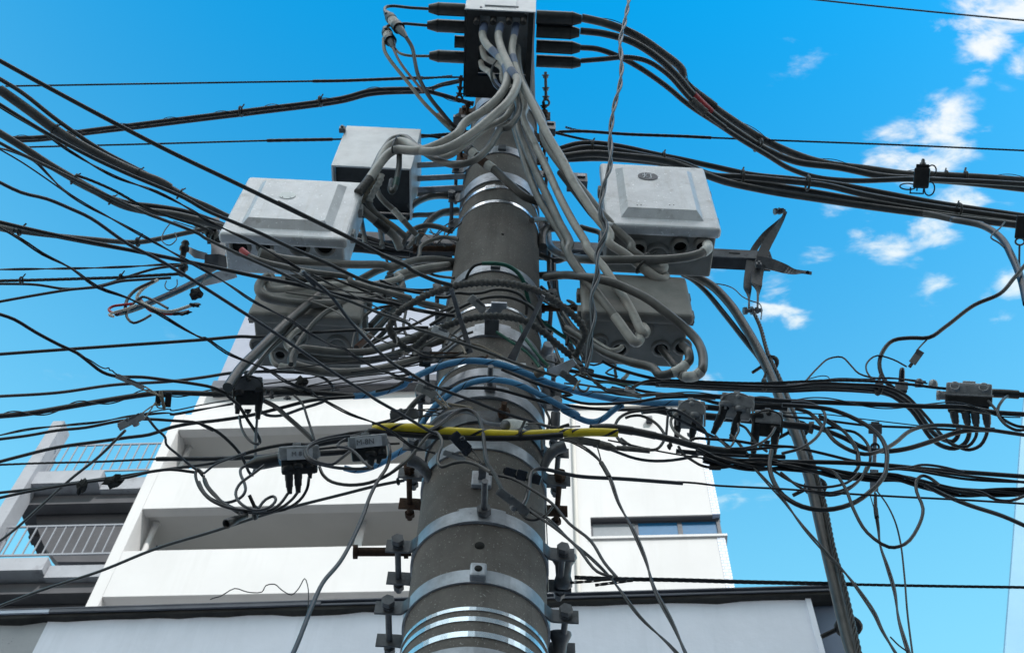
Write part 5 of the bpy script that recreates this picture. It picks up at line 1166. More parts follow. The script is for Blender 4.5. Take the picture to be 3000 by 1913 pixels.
C('H13', 'thinnest straight wire crossing the rings toward the alloy closure', 'F2 2100,480 2400,510 | F3 400,732 800,782 1360,848', 3.6, 'black', Y=2.1)
C('H14', 'thin straight lead behind the rings, ending at the plugs', 'F2 1900,470 2200,500 | F3 0,752 300,778 800,842 1350,868 1720,890', 7.5, 'black', Y=2.12)
C('H15', 'heavy black cable from the tap boxes to the ribbed boot', 'F2 1600,545 1750,560 2000,580 2350,620 | F3 0,835 150,850 280,868', 22, 'black', Y=2.08); sleeve('H15', 'ribbed_boot', (2384, 1240), (2402, 1245), 'rope', 1.5, .15)
C('H16', 'black leads looping at the far edge beside the alloy closure, upper one', 'F3 2240,545@2.06 2185,590 2140,670 2150,740 2220,800 2330,850 2440,862', 9, 'black', Y=2.02)
C('H17', 'black leads looping at the far edge beside the alloy closure, lower one', 'F3 2040,600 2120,690 2150,760 2220,840 2320,890 2440,885', 9, 'black', Y=2.0)
C('H18', 'thick black cable leaving the alloy closure at the far edge', 'F3 2060,520 2200,525 2340,535 2440,540', 17, 'black', Y=2.06); sleeve('H18', 'boot', (2905, 1152), (2980, 1156), 'blackplastic', 1.55)
# lower dense bundle
LW = 'dense lower bundle across the tall cables'
C('B1c', 'top cable of the dense lower bundle, straight to the edge', 'i 150,140 300,172 600,190 900,192 1200,200 1500,222 1700,242 2000,265 2440,297', 14, 'black', L=(0, 1.98), group=LW)
C('B2c', 'heaviest rope of twisted leads in the dense lower bundle', 'i 150,165 300,200 500,225 700,222 900,240 1100,280 1300,300 1500,302 1700,352 1900,402 2440,402', 30, 'black', L=(0, 1.96), twist=4, pitch=.5, group=LW)
C('B3c', 'second rope of twisted leads crossing under the first', 'i 100,110 320,190 600,182 800,230 1000,250 1200,302 1400,292 1600,312 1800,372 2100,402 2440,385', 20, 'black', L=(0, 1.94), twist=3, pitch=.45, group=LW)
C('B4c', 'flat pair rising out of the dense bundle at the edge', 'i 1500,240 1650,250 1800,272 2000,302 2440,337', 18, 'black', L=(0, 1.96), twist=2, pitch=.7, group=LW)
C('B5c', 'lead sagging out under the dense bundle near the edge', 'i 1600,310 1750,340 1900,375 2100,405 2200,455 2300,465 2440,415', 9, 'black', Y=1.95, group=LW)
C('B6c', 'lead peeling off downward to the edge from the dense bundle', 'i 1700,350 1800,405 2000,490 2250,572 2440,655', 13, 'black', Y=(1.95, 2.1), group=LW)
C('B7c', 'hanging loop of lead at the end of the dense bundle', 'i 1000,240 1060,262 1110,320 1155,400 1200,520 1300,690 1450,790 1560,770 1650,660 1690,520 1645,400 1645,320 1690,288 1740,305 1800,350', 10, 'black', Y=1.93)
C('B8c', 'grey lead humped over the top of the dense bundle', 'i 1450,245 1600,230 1680,212 1800,222 1980,264', 8, 'navy', Y=1.93)
C('B9c', 'lower hanging loop tucked inside the largest loop', 'i 620,240 750,322 850,360 1000,370 1150,340 1240,270', 8, 'black', Y=1.98)
C('B9d', 'second lower loop tucked inside the largest loop', 'i 690,265 850,385 1000,412 1150,380 1250,310 1290,230', 8, 'black', Y=1.97)
C('B9e', 'third lower loop tucked inside the largest loop', 'i 880,380 1000,425 1100,418 1200,360 1270,290', 8, 'black', Y=1.99)
C('B10', 'twisted lead falling from the dense bundle past the eaves corner', 'i 480,210 600,340 700,450 850,650 1000,820 1150,980 1250,1110 1350,1260 1400,1370 1520,1570', 13, 'black', Y=(1.98, 1.9), twist=2, pitch=.5)
C('B11', 'thin lead falling from the hanger in a shallow curve, farthest out', 'i 1370,400 1430,480 1490,600 1530,750 1560,1000 1580,1250 1620,1570', 5.5, 'black', Y=(2.08, 2.0))
C('B12', 'taped twisted lead hanging from the hanger to the bottom edge', 'i 1355,410 1357,520 1375,650 1390,780 1440,930 1490,1100 1520,1300 1600,1570', 12, 'black', Y=(2.08, 1.95), twist=2, pitch=.6); sleeve('B12', 'tape_band', (2567, 1490), (2573, 1520), 'blacktape', 1.2)
C('B13', 'hair thin wire beside the hanger', 'i 1320,430 1340,500 1362,570', 3, 'black', Y=2.08)
C('B14', 'short thin tail crossing to the falling leads at the bottom', 'i 1460,1420 1520,1480 1590,1530', 5, 'black', Y=1.93)
# far side lines and the middle of the picture
C('S1', 'dark lead looping off the yellow cable and doubling under the slanting bar clamp', 'E2 640,882 760,812 920,682 1070,637 1180,692 1250,850 1275,1050 1310,1260 1400,1400 | h 1130,380 1190,490 1230,522 1280,490 1320,370 1340,265 1390,240 1480,252 1650,290 2000,312 2400,342', 12, 'navy', Y=(1.88, 1.95))
C('S1b', 'thin straight continuation of that lead to the far edge', 'F2 1320,1204 1500,1216 1700,1240 1860,1250 2400,1277 | i 1000,405 1500,435 2000,460 2440,488', 7, 'black', Y=1.95)
C('S2', 'thick tarred strand level to the far edge from the thimble', 'h 1640,1003 1900,1012 2400,1022 | i 500,1036 1000,1046 1220,1052', 13, 'black', L=(0, 2.24), twist=5, pitch=.1)
C('S2b', 'thinner end of the level strand beyond the tall bundle', 'i 1200,1052 1700,1062 2440,1073', 9, 'black', L=(0, 2.24), twist=5, pitch=.1)
C('S2c', 'return of the strand round the thimble', 'h 1610,1040 1750,1030 1900,1015 2050,1015', 9, 'black', L=(0, 2.22), twist=4, pitch=.1)
C('S2d', 'cut tail of the strand below the level one', 'h 1785,1057 1900,1042 2050,1022', 10, 'black', L=(0, 2.2), twist=4, pitch=.1)
C('S3', 'twisted lead slanting from the pole clamp past the eaves', 'h 1330,512 1450,590 1600,732 1750,862 1880,990 1940,1065 2100,1280 2300,1470 2400,1580', 11, 'black', Y=(1.93, 1.8), twist=2, pitch=.4)
C('S4', 'second lead slanting beside the twisted one to a bundled tip', 'h 1310,530 1480,640 1650,782 1800,962 1910,1000', 9, 'black', Y=(1.92, 1.86))
C('S5', 'lead bowing out from the hook plate to the bundled tip', 'h 1040,275 1200,310 1330,380 1480,482 1600,622 1750,742 1850,900 1935,1000', 9, 'black', Y=(1.92, 1.85))
C('S6', 'lead coiled below the slanting bar clamp', 'h 1255,545 1300,590 1360,600 1430,570 1490,500', 8, 'black', Y=1.92)
C('S7', 'twisted drop lead with a swollen splice, falling right of the pole', 'F2 40,765 220,790 380,862 520,972 600,1092 650,1190 700,1340 | h 1950,480 2060,690 2140,880 2200,1080 2330,1330 2440,1580', 13, 'black', Y=(1.93, 1.75), twist=2, pitch=.5); sleeve('S7', 'splice', (1770, 1355), (1788, 1395), 'blacktape', 1.15)
C('S7b', 'thin tie wire from the flat bar to the swollen splice', 'F2 510,840 530,910 550,985', 4, 'black', Y=1.92)
C('S8', 'dark pair edging the steel collars on the pole side', 'h 1440,420 1442,600 1448,760 1452,900 1455,1100', 3.4, 'white', Y=2.2)
# -- blue, yellow, green and black runs round the pole front
C('Z1', 'upper cable in blue spiral wrap, arching over the pole front', 'D2 1740,1442 1950,1425 2150,1375 2350,1300 | E2 350,322 500,240 700,150 900,90 1100,66 1300,80 1500,120 1700,190 1900,270 2100,352 2400,432 | F2 200,270 500,340 800,392 1100,412 1345,412', 19, 'bluewrap', L=(8, 1.93))
C('Z2', 'lower cable in blue spiral wrap, curling up at its far end', 'G1 1740,790 1850,815 1950,805 2100,750 2250,660 2400,562 | E2 520,850 600,722 700,602 850,472 1000,372 1200,302 1400,290 1600,320 1800,400 2000,502 2200,612 2400,722 | F2 150,472 300,552 420,598 500,600 580,565 660,500 720,455 775,432', 18, 'bluewrap', L=(12, 1.92))
C('Z3', 'cable half wound in yellow spiral wrap, crossing the pole front', 'E2 -25,872 100,850 200,845 500,855 800,888 1100,905 1400,922 1700,930 2000,918 2300,905 | F2 100,715 250,712 500,705 720,715', 25, 'yellowwrap', L=(6, 1.9))
C('Z4', 'black cable strapped under the yellow one', 'G1 1480,548 1750,500 1950,472 | E2 -60,892 100,908 300,925 600,945 1000,965 1500,972 1900,958 2200,935', 19, 'black', L=(7, 1.91))
C('Z5', 'dark sleeved cable carrying on from the yellow wrap', 'F2 450,672 600,662 720,672 870,695 1100,742 1300,790 1450,832 1700,880 2000,905', 20, 'dark', Y=(1.93, 1.98)); sleeve('Z5', 'sleeve', (1735, 1254), (1850, 1262), 'dark', 1.3); sleeve('Z5', 'sleeve', (1855, 1264), (1915, 1274), 'dark', 1.14)
tie('Z3', 1517, 1272, k=1.15, w=.006)
C('Z6', 'black wire leading up into the long green wrapped one', 'E1 1050,345 1090,240 1160,155 1260,128', 9, 'black', L=(-1, 1.93))
C('Z7', 'green wrapped wire arching over the pale band and away to the boxes', 'E1 1250,128 1400,128 1530,150 1640,210 1720,310 1760,430 1800,590 1850,700 1930,790 2050,880 2200,982 2400,1092 | F1 150,1112 350,1232 500,1332 590,1392', 12, 'green', L=(0, 1.93))
C('Z8', 'short green wire down the pole face below the channel', 'E1 1420,930 1600,1050 1750,1150 1850,1242 1920,1342', 9.5, 'green', Y=(1.97, 2.0))
C('Z9', 'second short green wire beside it on the pole face', 'E1 1700,860 1740,980 1820,1090 1930,1230 2030,1335', 9.5, 'green', Y=(1.96, 2.0))
C('Z10', 'black arc over the channel bracket inside the rope ring', 'E1 640,852 850,722 1000,642 1200,552 1400,516 1600,532 1750,592 1850,662 1900,742 1975,885', 10, 'dark', L=(4, 1.9))
C('Z11', 'higher black arc inside the rope ring, bending down into a black boot', 'E1 700,520 850,522 950,472 1080,482 1250,470 1400,432 1600,452 1720,512 1770,602 1770,722', 10, 'dark', L=(5, 1.92))
C('Z12', 'black line behind the lower blue wrap across the pole', 'E2 740,392 1100,386 1400,396 1700,472 1950,542 2200,582 2400,612 | F2 500,472 800,482 1200,462', 9.5, 'black', L=(2, 1.98))
C('Z13', 'black lead following under the upper blue wrap', 'E2 1480,170 1700,260 1900,340 2100,400 2300,470 | F2 150,342 350,412 600,422 900,402 1150,362 1400,352', 9, 'black', Y=(1.95, 2.0))
C('Z14', 'black lead beside the upper blue wrap at its pole side end', 'E2 0,425 200,380 350,300 560,230 700,180 900,120 1050,90', 9, 'dark', Y=2.02)
C('Z15', 'pale twisted wire leading on from the drop pair to the level bundle', 'F2 400,115 480,190 600,282 750,330 900,342 1100,326 1320,322 1450,345', 11, 'darkgrey', Y=(1.9, 2.0), twist=2, pitch=.3)
# far side small leads and loops
C('O1', 'black cable on top of the clutter right of the rope ring', 'F2 210,82 500,140 800,200 1120,225', 12, 'black', Y=(2.08, 2.1))
C('O2', 'black cable sloping under the lower box to the level bundle', 'F2 560,-10 700,60 850,110 1000,150 1160,182', 10, 'black', Y=(2.0, 2.08))
C('O3', 'dark lead curving up to the taped point of the level bundle', 'F2 870,255 950,215 1050,190 1150,185', 10, 'dark', Y=2.06)
C('O4', 'black lead through the clutter joining the tap boxes', 'F2 300,120 480,185 700,215 850,265 1000,300 1250,330 1500,350 1700,370', 9, 'black', Y=2.08)
C('O5', 'round loop left of the leftmost far side tap box, outer', 'F2 1120,470 1000,485 850,505 740,560 692,650 705,740 760,810 800,835', 9.5, 'dark', Y=2.0)
C('O6', 'round loop left of the leftmost far side tap box, inner', 'F2 800,562 850,545 950,540 1080,600 1160,680 1190,750 1160,830 1100,880 1000,880 850,840 750,770', 9, 'dark', Y=2.02)
C('O7', 'short black drop left of the leftmost far side tap box', 'F2 1260,470 1225,540 1215,640 1205,742', 8, 'black', Y=2.04)
C('O8', 'pale lead ringing the leftmost far side tap box', 'F2 1620,452 1500,455 1400,480 1290,530 1252,600 1285,690 1350,745 1440,800', 9, 'grey', Y=1.97)
C('O9', 'thick dark link from the bundle to the leftmost far side tap box', 'F2 960,490 1100,480 1200,500 1330,545', 22, 'black', Y=2.08)
C('O10', 'thick dark link between the first and second far side tap boxes', 'F2 1590,455 1680,462 1770,470', 18, 'black', Y=2.1)
C('O11', 'thick dark link between the second and third far side tap boxes', 'F2 2040,445 2150,450 2300,445 2420,460', 23, 'black', Y=2.1)
C('O12', 'thin stray lead under the yellow wrap end to the dense bundle', 'F2 620,785 800,822 1100,890 1400,942 1800,990 2000,1010', 5.5, 'black', Y=1.99)
C('O13', 'black lead running into the dense bundle from the pale ring', 'F2 1440,820 1700,872 2000,882 2400,850 | F3 100,1065 400,1130 650,1192 850,1232', 9, 'black', Y=2.0)
C('O14', 'black lead above it, bowed over the gap under the tap boxes', 'F2 1430,800 1500,768 1650,775 1900,792 2150,832 2450,852', 9, 'black', Y=1.98)
C('O15', 'cut black cable end starting the dense bundle', 'F2 1305,895 1600,922 1900,936 2400,955', 14, 'black', Y=2.0)
C('O16', 'lead with a taped splice sagging below the dense bundle', 'F2 1330,850 1380,930 1470,990 1560,1040 1640,1058 1750,1062 1850,1050 1950,1028', 8.5, 'black', Y=1.98); sleeve('O16', 'splice', (2078, 1368), (2112, 1371), 'blacktape', 1.8)
C('O17', 'grey lead from the third tap box curling back to its plug', 'F2 2300,660 2260,730 2180,800 2100,840 2000,865 1850,870', 8, 'navy', Y=1.96)
C('O18', 'black lead from the second tap box plug', 'F2 1700,740 1760,800 1830,860 1870,830 1900,760 1935,690 1925,620', 7, 'dark', Y=1.98)
C('O19', 'black lead along the face of the tap boxes', 'F2 1940,630 2000,660 2060,740 2150,850 2220,900', 8, 'black', Y=2.02)
C('O20', 'pair of black leads over the far side tap boxes', 'F2 1350,350 1550,370 1750,420 2050,400 2400,410', 11, 'black', Y=2.06, twist=2, pitch=.5)
C('O21', 'thin humped wire over the third far side tap box', 'F2 2060,360 2150,348 2240,358 2300,378', 3.6, 'black', Y=2.06)
C('O22', 'dark lead between the plugs of the tap boxes and the dense bundle', 'F2 1850,730 1920,800 2000,900 2050,960', 9, 'dark', Y=2.0)

# -- finer wires through the middle of the tangle
FW = 'fine wires woven through the tangle at the pole'
FINE = [
 ('fine wire from the ragged tape lump to the dark barrel clamp', 'D2 690,1302 1000,1262 1400,1202 1900,1140 2400,1092 | E1 600,1290', 4.5, 'black', 2.02),
 ('fine wire under it, knotted with a barb near the blue wrap', 'D2 1210,1322 1700,1222 2050,1186 2400,1150', 4.5, 'black', 2.0),
 ('fine wire rising from the closure to the white clamp', 'D2 940,1362 1500,1300 2000,1242 2450,1180', 4, 'black', 2.03),
 ('fine wire crossing just over the blue wrap start', 'D2 1270,1385 1900,1290 2250,1222', 4, 'black', 2.01),
 ('thin line across the lower loops to the flat clamp', 'D2 600,1152 1000,1110 1500,1062 1950,1020 2350,975', 4.5, 'black', 1.93),
 ('grey lead beside the twisted pair, bowed toward the blue wrap', 'D2 1700,560 1850,700 2000,880 2200,1050 2400,1180 | E2 200,260 420,300', 8, 'darkgrey', 1.9),
 ('pale wire curving from the flat clamp behind the rope ring', 'D2 2270,970 2400,930 | E1 300,1180 500,1100 700,1000 820,940', 6, 'grey', 2.04),
 ('dark lead under the near end of the rope ring', 'E1 -20,1060 150,980 330,900 500,820 700,720 900,640', 9, 'dark', 2.06),
 ('dark lead crossing behind the near arm of the ring', 'E1 300,1330 500,1280 700,1200 880,1080 1000,980 1140,930', 8, 'dark', 1.99),
 ('grey lead hugging the pole edge below the ring', 'E1 830,1080 900,960 1000,880 1040,860', 8, 'darkgrey', 2.04),
 ('rust streaked rod running level above the upper blue wrap', 'E1 640,1178 900,1176 1095,1172', 6, 'rust', 1.97),
 ('second rust streaked rod with a bent end above the upper blue wrap', 'E1 650,1224 1000,1232 1240,1238 1300,1228 1310,1205', 7, 'rust', 1.96),
 ('pale rod dipping under the white clamp', 'E1 940,1010 1000,1080 1060,1190', 7, 'tan', 1.9),
 ('tan wire running from the pale rod along the pole face', 'E1 1130,1070 1250,1100 1350,1150 1480,1210', 7, 'tan', 1.92),
 ('tan wire from the light clamp to the wavy strap', 'E2 850,570 950,590 1050,605 1140,628', 8, 'tan', 1.9),
 ('short dark prong below the light clamp', 'E2 690,500 740,555 800,610', 9, 'darkgrey', 1.88),
 ('dark lead falling behind the light clamp', 'E2 535,470 470,570 400,650 340,700', 9, 'dark', 1.98),
 ('dark lead from the large dark clamp along the yellow wrap', 'E2 -40,815 80,790 200,755 290,700 360,650 430,570 520,480', 10, 'dark', 1.97),
 ('bare wire from the white end cap to the far edge of the pole', 'E2 1760,805 1900,800 2080,840 2250,840 2400,835', 5, 'grey', 1.95),
 ('dark stub end lying on the yellow wrap', 'E2 2140,860 2200,835 2265,815', 10, 'black', 1.9),
 ('fine wire over the far blue wrap', 'E1 1940,1240 2100,1290 2300,1330 2420,1400 | F2 200,180 420,240 600,260', 6, 'darkgrey', 2.02),
 ('green tinted wire in the clutter over the far blue wrap', 'F2 480,215 620,208 760,220 900,245', 5, 'green', 2.06),
 ('pale wire level through the clutter under the lower box', 'F2 180,215 400,235 600,270 780,285 900,310', 6, 'grey', 2.03),
 ('dark wire level through the clutter under the lower box', 'F2 430,298 560,305 700,318 900,330', 7, 'black', 2.04),
 ('fine hooked wire hanging from the clutter', 'F2 310,225 330,270 370,300 410,285 430,250', 7, 'dark', 1.98),
 ('bent tan prong hanging from the clutter', 'F2 340,190 300,230 270,285', 7, 'tan', 1.97),
 ('thin white edged wire along the pale clamps', 'F2 460,300 640,310 860,320 950,330 950,370', 4, 'grey', 2.0),
 ('dark lead dropping behind the lower box corner', 'F2 690,80 700,140 690,200', 9, 'dark', 2.12),
 ('ribbed pale stub under the lower box', 'F2 820,120 800,150 770,175', 12, 'pale', 2.1),
 ('dark vertical lead beside the pole through the ring', 'E1 2120,340 2130,480 2180,640 2260,800 2330,960 2420,1120', 13, 'dark', 2.2),
 ('second dark vertical lead beside the pole through the ring', 'E1 2030,350 2060,460 2090,560', 12, 'dark', 2.24),
 ('black loop bulging out by the alloy elbow', 'E1 1990,900 2040,1000 2100,1100 2150,1240 2200,1330', 9, 'dark', 2.06),
 ('grey lead curving along the ring to its far end', 'E1 2200,700 2300,850 2400,960 | F1 300,1040 450,1130 560,1180', 13, 'darkgrey', 2.12),
 ('dark lead from the ring foot to the clutter', 'E1 2230,1160 2330,1250 2420,1330 | F2 280,10 350,80 400,130', 11, 'dark', 2.0),
 ('thin lead from behind the box to the crossarm', 'D1 1640,930 1740,920 1900,935 2080,985', 6, 'dark', 2.28),
 ('dark cable low across the gap under the crossarm', 'D1 1640,1000 1850,1010 2100,1040 2400,1060', 18, 'black', 2.46),
 ('grey cable from the tangle into the crossarm gap', 'B2 1270,1400 1230,1480 1180,1540', 14, 'grey', 2.2),
 ('grey cable stub standing in the crossarm gap', 'B2 1340,1380 1300,1460 1290,1536', 15, 'grey', 2.22),
 ('black drooping lead under the plaque box edge', 'D1 900,1330 1200,1345 1500,1330 1640,1300', 12, 'black', 2.0),
 ('long grey lead inside the big loop', 'D2 950,225 1200,262 1500,290 1800,300 2050,260', 6, 'grey', 1.95),
]
for i, (lab, s, w, mt, Y) in enumerate(FINE): C('FW%d' % i, lab, s, w, mt, Y=Y, group=FW)

MORE = [
 ('grey lead slung low between the left boxes and the ring', 'D2 1880,330 2100,300 2300,330 | E1 150,420 400,560 600,640 720,660', 9, 'grey', (2.02, 2.1)),
 ('black lead slung above it, meeting the near arm of the ring', 'D2 1500,60 1800,180 2100,290 | E1 50,330 300,420 550,440 780,420 880,440', 8, 'black', (1.96, 2.0)),
 ('pale cable bowed out from the pole toward the hood', 'B2 1770,1450 1600,1420 1450,1460 1330,1530 | E1 500,60 300,150 150,250', 12, 'grey', 2.1),
 ('dark lead running from the crossarm to the pale band', 'E1 100,20 300,90 500,190 700,270 920,300', 8, 'dark', (2.2, 2.1)),
 ('slack black lead hung from the crossarm gap to the flat clamp', 'E1 120,60 200,300 180,600 240,900 200,1180', 8, 'black', 2.12),
 ('slack grey lead hung beside it, curling at the foot', 'E1 330,100 300,350 360,640 330,880 400,1000 520,960', 8, 'darkgrey', 2.1),
 ('thin lead from the plaque box rim across the loops', 'D1 1000,1250 1300,1400 1700,1500 | D2 2000,250 2300,420 | E1 300,620 560,700', 5, 'black', 1.9),
 ('bright worn wire curving over the lower loops', 'D2 1240,330 1500,430 1800,640 2000,760 2250,840 | E1 250,950 480,980', 5, 'grey', 1.93),
 ('dark lead hooked from the left lower box rim up to the loops', 'D2 1720,880 1760,700 1860,520 2000,420 2200,380', 9, 'dark', 2.03),
 ('black lead drooping from the ring foot along the blue wrap', 'E1 420,1120 560,1200 760,1230 960,1200 1100,1120', 7, 'black', 1.94),
 ('dark lead coiling round the studs beside the yellow wrap', 'E2 1990,640 2040,760 2000,900 1950,1000 1960,1120', 8, 'dark', 2.05),
 ('slack lead from the far stud to the emblem side boxes', 'E1 1960,560 2080,620 2200,640 2330,600 | F1 250,720 380,800', 8, 'darkgrey', 2.14),
 ('black lead bowed behind the far side of the ring', 'E1 1940,400 2080,520 2200,700 2260,900 2240,1080', 10, 'black', 2.18),
 ('thin lead looped under the lower box corner', 'F1 420,1440 560,1480 700,1440 820,1480 | F2 600,110 720,150', 6, 'black', 2.05),
]
for i, (lab, s, w, mt, Y) in enumerate(MORE): C('MW%d' % i, lab, s, w, mt, Y=Y, group=FW)
# ------------------------------------------------------------------ small hardware; each piece hangs at its own distance
class V:                                       # local frame of a hanging piece, turned by ang degrees, in photograph pixels
    def __init__(s, x, y, Y, ang=0.0):
        s.c = P(x, y, Y); s.n = (s.c - EYE).normalized(); s.k = zopt(s.c) / F
        ex = (ROT @ Vector((1, 0, 0))); ex = (ex - s.n * ex.dot(s.n)).normalized(); ey = s.n.cross(ex) * -1
        if ey.z > 0 and (ROT.transposed() @ ey).y < 0: ey = -ey
        if (ROT.transposed() @ ey).y > 0: ey = -ey     # ey points down the picture
        a = R(ang); s.ex = ex * math.cos(a) + ey * math.sin(a); s.ey = ey * math.cos(a) - ex * math.sin(a)
    def p(s, dx, dy, dn=0.0): return s.c + (s.ex * dx + s.ey * dy + s.n * dn) * s.k
    def box(s, m, dx, dy, hx, hy, hn, bev=0, dn=0.0, mi=0): return m.box(s.p(dx, dy, dn), hx * s.k, hy * s.k, hn * s.k, bev * s.k, (s.ex, s.ey, s.n), mi)
def vseg(x0, y0, x1, y1, Y):
    return V((x0 + x1) / 2, (y0 + y1) / 2, Y, math.degrees(math.atan2(y1 - y0, x1 - x0))), math.hypot(x1 - x0, y1 - y0)
def plug(m, a, b, r):                          # weatherproof plug: collar, barrel, ribbed tail
    ax = b - a; L = ax.length
    m.lathe(a, ax, [(0, r * .8), (L * .04, r * 1.05), (L * .1, r * 1.05), (L * .13, r * .92), (L * .42, r * .92), (L * .45, r * .84), (L * .7, r * .8), (L * .73, r * .66), (L * .8, r * .66), (L * .82, r * .58), (L * .86, r * .62), (L * .9, r * .55), (L * .94, r * .6), (L, r * .48)], 16)
def tap_box(label, x, y, w, h, Y, ang, mat, plugs, lidmat=None, sticker=None, group=None, arch=False, name='tap_box', thick=.6):
    v = V(x, y, Y, ang); t = thing(name, label, 'tap box', v.c, group)
    m = MB(); v.box(m, 0, h * .1, w * .45, h * .3, h * thick * .42, h * .1)
    for i in range(4): v.box(m, -w * .34 + i * w * .225, h * .02, w * .035, h * .06, h * .04, 0, -h * thick * .5)
    m.build('body', mat, t)
    m = MB(); v.box(m, 0, -h * .28, w * .5, h * .22, h * thick * .46, h * .07, -h * .06)
    for s in (-1, 1): v.box(m, s * w * .49, -h * .22, w * .035, h * .1, h * .1, h * .02, -h * .06)
    v.box(m, -w * .05, -h * .53, w * .1, h * .07, h * .12, h * .02)
    m.build('lid', lidmat or mat, t)
    if arch:
        m = MB(); q = [v.p(w * .5 * math.cos(u) * (1 if abs(math.cos(u)) < .9 else .98), -h * .18 - h * .34 * math.sin(u), -h * thick * .52) for u in [math.pi * i / 14 for i in range(15)]]
        q = [v.p(w * .5, h * .3, -h * thick * .52)] + q + [v.p(-w * .5, h * .3, -h * thick * .52)]
        m.tube(smooth_path(q, .004), h * .035 * v.k, 8); m.lathe(v.p(0, -h * .42, -h * thick * .5), -v.n, [(0, h * .1 * v.k), (h * .06 * v.k, h * .08 * v.k), (h * .07 * v.k, .0004)], 12)
        m.build('rim', mat, t)
        m = MB(); m.lathe(v.p(0, h * .52, 0), v.ey, [(0, h * .12 * v.k), (h * .1 * v.k, h * .1 * v.k), (h * .16 * v.k, h * .03 * v.k)], 12); m.build('knob', mat, t)
    for (dx, dy, ex_, ey_, r) in plugs:
        s_ = MB(); s_.lathe(v.p(dx, dy - h * .06, -h * thick * .3), (v.ey - v.n * .5), [(0, r * 1.5 * v.k), (h * .1 * v.k, r * 1.45 * v.k), (h * .13 * v.k, r * 1.1 * v.k)], 14); s_.build('port', mat, t)
        m = MB(); a = v.p(dx, dy, -h * .12); b = v.p(ex_, ey_, -h * .2); plug(m, a, b, r * v.k); pl = m.build('plug', 'blackplastic', t)
    if sticker:
        st_ = MB(); v.box(st_, sticker[1], sticker[2], sticker[3], sticker[4], .5, 0, -h * (thick * .46 + .075)); so = st_.build('sticker', 'sticker', t)
        text(sticker[0], sticker[5] * v.k, v.p(sticker[1] - sticker[3] * .25, sticker[2], -h * (thick * .46 + .09) - .6), v.ex, -v.ey, 'blackink', so)
    return t, v
TG2 = 'tap boxes on the lead runs'
tap_box('black arched tap box before the roof slab, with one pale plug', 727, 1150, 82, 92, 1.97, 0, 'blackplastic', [(-25, 5, -30, 62, 12), (33, -2, 28, 78, 13)], 'galvdark', group=TG2, arch=True)
tap_box('grey lidded tap box with a worn white sticker, three leads under it', 877, 1352, 116, 92, 1.92, -3, 'blackplastic', [(-31, 22, -30, 92, 13), (-4, 18, -6, 90, 13), (28, 15, 30, 50, 9)], 'alloy', ('M 8', 2, -22, 37, 16, 19), group=TG2)
tap_box('grey lidded tap box printed with a letter and number, beside the yellow wrap', 1080, 1316, 114, 82, 1.91, -6, 'blackplastic', [(4, 18, 2, 52, 13), (36, 14, 22, 44, 9)], 'alloy', ('M-8N', 2, -22, 38, 15, 22), group=TG2)
tap_box('leftmost of the three tap boxes before the far wall corner', 2025, 1220, 78, 92, 2.0, 3, 'alloy', [(-36, -5, -40, 66, 13), (10, 0, 4, 70, 13)], 'alloy', group=TG2, arch=True)
tap_box('palest and highest of the three tap boxes before the wall corner', 2158, 1196, 94, 84, 2.0, 8, 'alloy', [(-30, -4, -58, 84, 15), (10, 4, -4, 92, 13)], 'alloy', group=TG2, arch=True)
tap_box('darkest of the three tap boxes, its plugs over the tall bundle', 2250, 1246, 80, 84, 2.0, 5, 'blackplastic', [(-32, -20, -36, 86, 15), (22, 12, 22, 88, 13)], 'alloy', group=TG2, arch=True)
# boots on the sticker box ends
m = MB(); a, b = P(722, 1362, 1.95), P(820, 1344, 1.93); m.lathe(b, a - b, [(0, .02), (.06, .02), ((a - b).length, .007)], 14)
tag(m.build('cable_boot', 'blackplastic'), 'black tapered boot on the outer end of the sticker tap box', 'cable boot')
# alloy closure at the far edge
v = V(2838, 1158, 2.04, 3); t = thing('alloy_closure', 'cast alloy closure with two round caps and four plugs, at the far edge', 'cable closure', v.c)
m = MB(); v.box(m, 0, -18, 62, 18, 22, 6); v.box(m, 0, -34, 18, 8, 14, 4); m.lathe(v.p(-60, 4), -v.ex, [(0, 13 * v.k), (16 * v.k, 13 * v.k), (18 * v.k, 15 * v.k), (28 * v.k, 15 * v.k), (29 * v.k, .001)], 16); m.build('housing', 'alloy', t)
for dx in (-38, 40):
    m = MB(); m.lathe(v.p(dx, -22, -14), v.n * -1 - v.ey * .5, [(0, 14 * v.k), (10 * v.k, 14 * v.k), (11 * v.k, 11 * v.k), (6 * v.k, 10 * v.k), (5 * v.k, .001)], 18); m.build('round_cap', 'alloy', t)
m = MB(); v.box(m, 0, 14, 64, 17, 20, 8, -2); m.build('lower_lid', 'blackplastic', t)
m = MB(); v.box(m, 0, -1, 66, 3, 23, 2); m.build('seam_flange', 'alloy', t)
m = MB(); v.box(m, 0, 40, 56, 13, 15, 6, 2); m.build('port_block', 'blackplastic', t)
for dx, ex_ in ((-40, -30), (-8, 2), (18, 24), (48, 54)):
    m = MB(); plug(m, v.p(dx, 46, -6), v.p(ex_, 96, -6), 13 * v.k); m.build('plug', 'dark', t)
for (x, y, r, lab) in ((2734, 1130, 13, 'pale domed cap on the strand, next to the alloy closure'), (2693, 1127, 12, 'dark domed cap on the strand, second from the alloy closure')):
    v = V(x, y, 2.06); m = MB(); m.lathe(v.p(0, 8), -v.ey, [(0, r * v.k), (14 * v.k, r * v.k), (22 * v.k, r * .8 * v.k), (26 * v.k, r * .4 * v.k), (27 * v.k, .0005)], 16)
    tag(m.build('domed_cap', 'alloy' if x > 2700 else 'galvdark'), lab, 'cap')
v = V(2643, 1108, 2.06, 0); t = thing('post_clamp', 'black upright post clamp on the level bundle below the pale plug', 'clamp', v.c)
